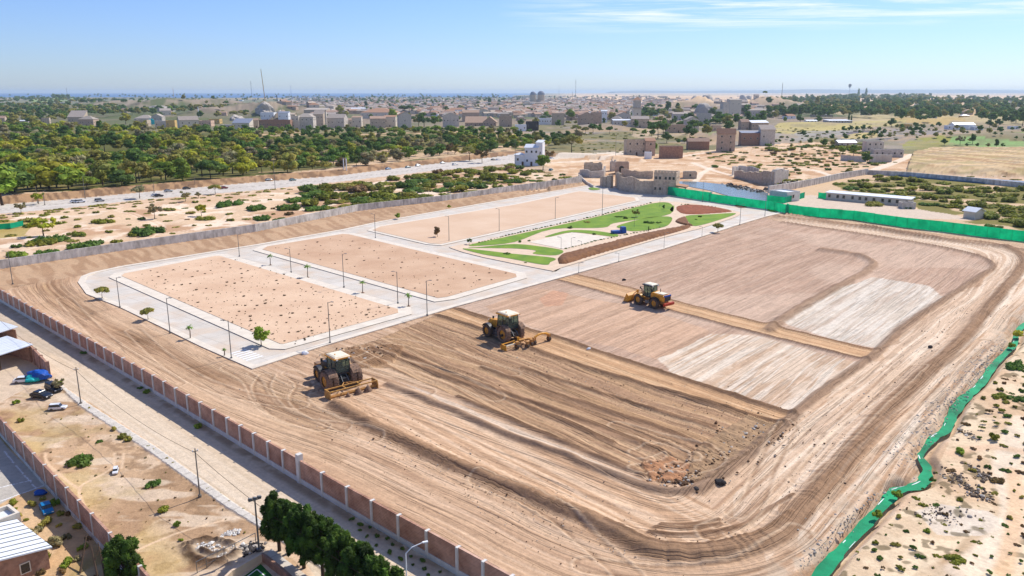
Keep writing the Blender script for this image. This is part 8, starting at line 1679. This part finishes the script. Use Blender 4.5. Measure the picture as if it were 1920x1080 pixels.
for px, py, h, l in ((357, 635, 28, 'young palm on the outer pavement of the estate road'), (421, 668, 17, 'smallest palm near the lower tip of the estate'), (507, 497, 22, 'topmost palm on the road between the tufted lots'), (577, 520, 26, 'second palm down the road between the tufted lots'), (680, 549, 25, 'third palm down the road between the tufted lots'), (766, 574, 26, 'lowest palm on the road between the tufted lots')): palm(px, py, h, l)
# pines by the pavement and at the brick wall
def pine(px, py, h, w, label, seed, lean=(0, 0)):
    p = Vector((*G0(px, py), 0)); r = np.random.default_rng(seed); t = empty('pine_tree', p, 0, label, 'pine', 'pines by the green pitch' if px > 300 else None)
    b = MB(); b.bar((0, 0, -.2), (lean[0]*.5, lean[1]*.5, h*.5), .16, 'bark', 8, .11); b.bar((lean[0]*.5, lean[1]*.5, h*.5), (lean[0], lean[1], h*.9), .11, 'bark', 8, .04); cl = []
    for i in range(86):
        a = r.uniform(0, 6.28); z = r.uniform(.36, 1.0)*h; k = z/h; rad = w*(1-((k-.56)/.5)**2)**.5 if abs(k-.56) < .5 else .1*w; q = rad*r.uniform(.35, 1.0); x = math.cos(a)*q+lean[0]*k; y = math.sin(a)*q+lean[1]*k; cl.append((x, y, z, r.uniform(.15, .27), r.uniform(.28, .5)))
        if i % 3 == 0: b.bar((lean[0]*k, lean[1]*k, z-.6 if z > 1.2 else z), (x, y, z-.15), .045, 'bark', 5, .02)
    b.build('trunk', t); A = crown_arrays(cl, .06, 260, seed, core=.55, sub=2, aspect=2.8, tr=(.5, 1.7)); addobj('crown', mesh_arrays('crown', *A, ['leaf_pine']), t)
for i, (px, py, h, w, l) in enumerate(((524, 1032, 4.6, 1.25, 'leftmost pine of the row beside the green pitch'), (541, 1038, 4.2, 1.1, 'slim pine just right of the leftmost one'), (570, 1065, 4.8, 1.45, 'broad pine third from the left in the row'), (606, 1085, 5.0, 1.6, 'largest pine in the middle of the row by the pitch'), (640, 1110, 4.6, 1.3, 'pine right of the largest one in the row'), (676, 1140, 4.8, 1.35, 'second pine from the right of the row, cut by the bottom edge'), (705, 1160, 4.6, 1.1, 'right end pine of the row at the bottom edge'), (238, 1100, 3.6, 1.45, 'round pine growing against the second brick wall, bottom left'), (745, 1135, 2.6, .5, 'small young pine tip at the bottom edge'))): pine(px, py, h, w, l, 40+i)
# leaning dead trunks at the wall foot
for i, (a, c, l) in enumerate((((150, 1075), (182, 1018), 'dead trunk leaning on the second brick wall'), ((200, 1095), (182, 1030), 'bare red-brown pole standing by the bottom pine'), ((186, 1095), (170, 1045), 'thinner bare pole left of another by the bottom pine'))):
    p = Vector((*G0(*a), 0)); q = Vector((*G0(*c), .0)); q = p+(q-p)*.55+Vector((0, 0, 1.9)); b = MB(); b.bar((0, 0, 0), q-p, .09, 'bark', 7, .04); b.bar((q-p)*.6, (q-p)*.8+Vector((.35, .2, .3)), .04, 'bark', 5, .02); tag(b.build('dead_trunk', None, loc=p), l, 'dead trunk')
# rock shore and stones
mat('rubble_brown', lin(120, 104, 88)*.8, .95, .25, 1.5)
def rocks(name, px_pts, n, spread, size, m, z=0.0, seed=1, label=None):
    r = np.random.default_rng(seed); P = W(px_pts); s = np.r_[0, np.cumsum(np.hypot(*np.diff(P, axis=0).T))]; b = MB(); iv, if_ = ICO1
    for i in range(n):
        u = r.uniform(0, s[-1]); x = np.interp(u, s, P[:, 0])+r.normal()*spread; y = np.interp(u, s, P[:, 1])+r.normal()*spread; k = size*r.uniform(.4, 1.4)*(1.8 if r.random() < .1 else 1)
        v = iv*(1+(r.random((len(iv), 1))-.5)*.5)*np.array([k, k*r.uniform(.6, 1), k*r.uniform(.5, .8)]); a = r.uniform(0, 3); c_, s_ = math.cos(a), math.sin(a); zz = (tz(x, y) if y > 200 else 0)
        b.add(np.stack([v[:, 0]*c_-v[:, 1]*s_+x, v[:, 0]*s_+v[:, 1]*c_+y, v[:, 2]+z+zz], 1), if_.tolist(), m if r.random() < .75 else 'rock')
    tag(b.build(name), kind='stuff')
rocks('shore_rocks', [(1360, 346), (1385, 352), (1420, 360), (1440, 358), (1470, 346), (1490, 338)], 190, 1.3, .7, 'rock_dark', .1, 1)
rocks('stream_stones', [(1878, 636), (1828, 690), (1775, 748), (1725, 808), (1690, 850), (1695, 880)], 620, .9, .09, 'rock', .0, 2)
rocks('stream_stones', [(1650, 915), (1610, 950), (1560, 1000), (1508, 1060)], 120, .4, .09, 'rock', .0, 6)
rocks('rubble', [(1780, 885), (1800, 905), (1830, 925), (1850, 928)], 160, .6, .13, 'rubble_brown', .0, 3); rocks('rubble', [(1815, 870), (1838, 885), (1850, 900)], 90, .3, .12, 'rubble_brown', .0, 4); rocks('rubble', [(1797, 806), (1815, 812), (1835, 830)], 90, .28, .12, 'rubble_brown', .0, 5)
rocks('rubble', [(1725, 950), (1760, 965), (1790, 960)], 90, 1.0, .09, 'rubble_brown', .0, 7)
rocks('rubble', [(370, 1020), (400, 1040), (440, 1030), (420, 1052)], 160, .45, .12, 'white_conc', .1, 8); rocks('rubble', [(455, 1032), (482, 1026)], 160, .35, .13, 'rock_dark', .05, 9); rocks('rubble', [(420, 1002), (450, 996)], 50, .25, .14, 'white_conc', .0, 10)
rocks('soil_clods', [(1250, 888), (1290, 900)], 260, 1.2, .16, 'soil_clod', .12, 11); rocks('soil_clods', [(1310, 880), (1400, 820), (1460, 805)], 420, 1.5, .12, 'soil_clod', .1, 12); rocks('soil_clods', [(640, 672), (700, 660)], 260, 1.6, .16, 'soil_clod', .12, 13)
rocks('soil_clods', [(500, 720), (600, 760), (800, 880), (1000, 960), (1200, 1040)], 700, 3.0, .05, 'soil_clod', .05, 15); rocks('soil_clods', [(900, 650), (1100, 720), (1400, 800), (1500, 780)], 500, 4.0, .06, 'soil_clod', .05, 16); rocks('soil_clods', [(1340, 960), (1500, 900), (1700, 700), (1850, 560)], 600, 2.5, .06, 'rubble_brown', .05, 17)
rocks('soil_clods', [(640, 768), (800, 850), (1000, 935), (1150, 1000), (1290, 1035), (1440, 1010), (1560, 890)], 500, .9, .07, 'soil_clod', .1, 14)
# ---------------------------------------------------------------- haze
def haze(density=0.68e-4, top=75.0):
    me = bpy.data.meshes.new('haze'); S = 33000.0
    v = [(x, y, z) for z in (-6.0, top) for x, y in ((-S, -500), (S, -500), (S, 36000), (-S, 36000))]
    me.from_pydata(v, [], [(3, 2, 1, 0), (4, 5, 6, 7), (0, 1, 5, 4), (1, 2, 6, 5), (2, 3, 7, 6), (3, 0, 4, 7)])
    m = bpy.data.materials.new('haze'); m.use_nodes = True; t = m.node_tree
    for nd in list(t.nodes):
        if nd.type != 'OUTPUT_MATERIAL': t.nodes.remove(nd)
    out = [nd for nd in t.nodes if nd.type == 'OUTPUT_MATERIAL'][0]
    pv = t.nodes.new('ShaderNodeVolumePrincipled'); pv.inputs['Color'].default_value = (.70, .86, 1, 1); pv.inputs['Density'].default_value = density
    pv.inputs['Anisotropy'].default_value = .2
    t.links.new(pv.outputs[0], out.inputs['Volume']); me.materials.append(m)
    tag(addobj('haze', me), kind='stuff')
haze()
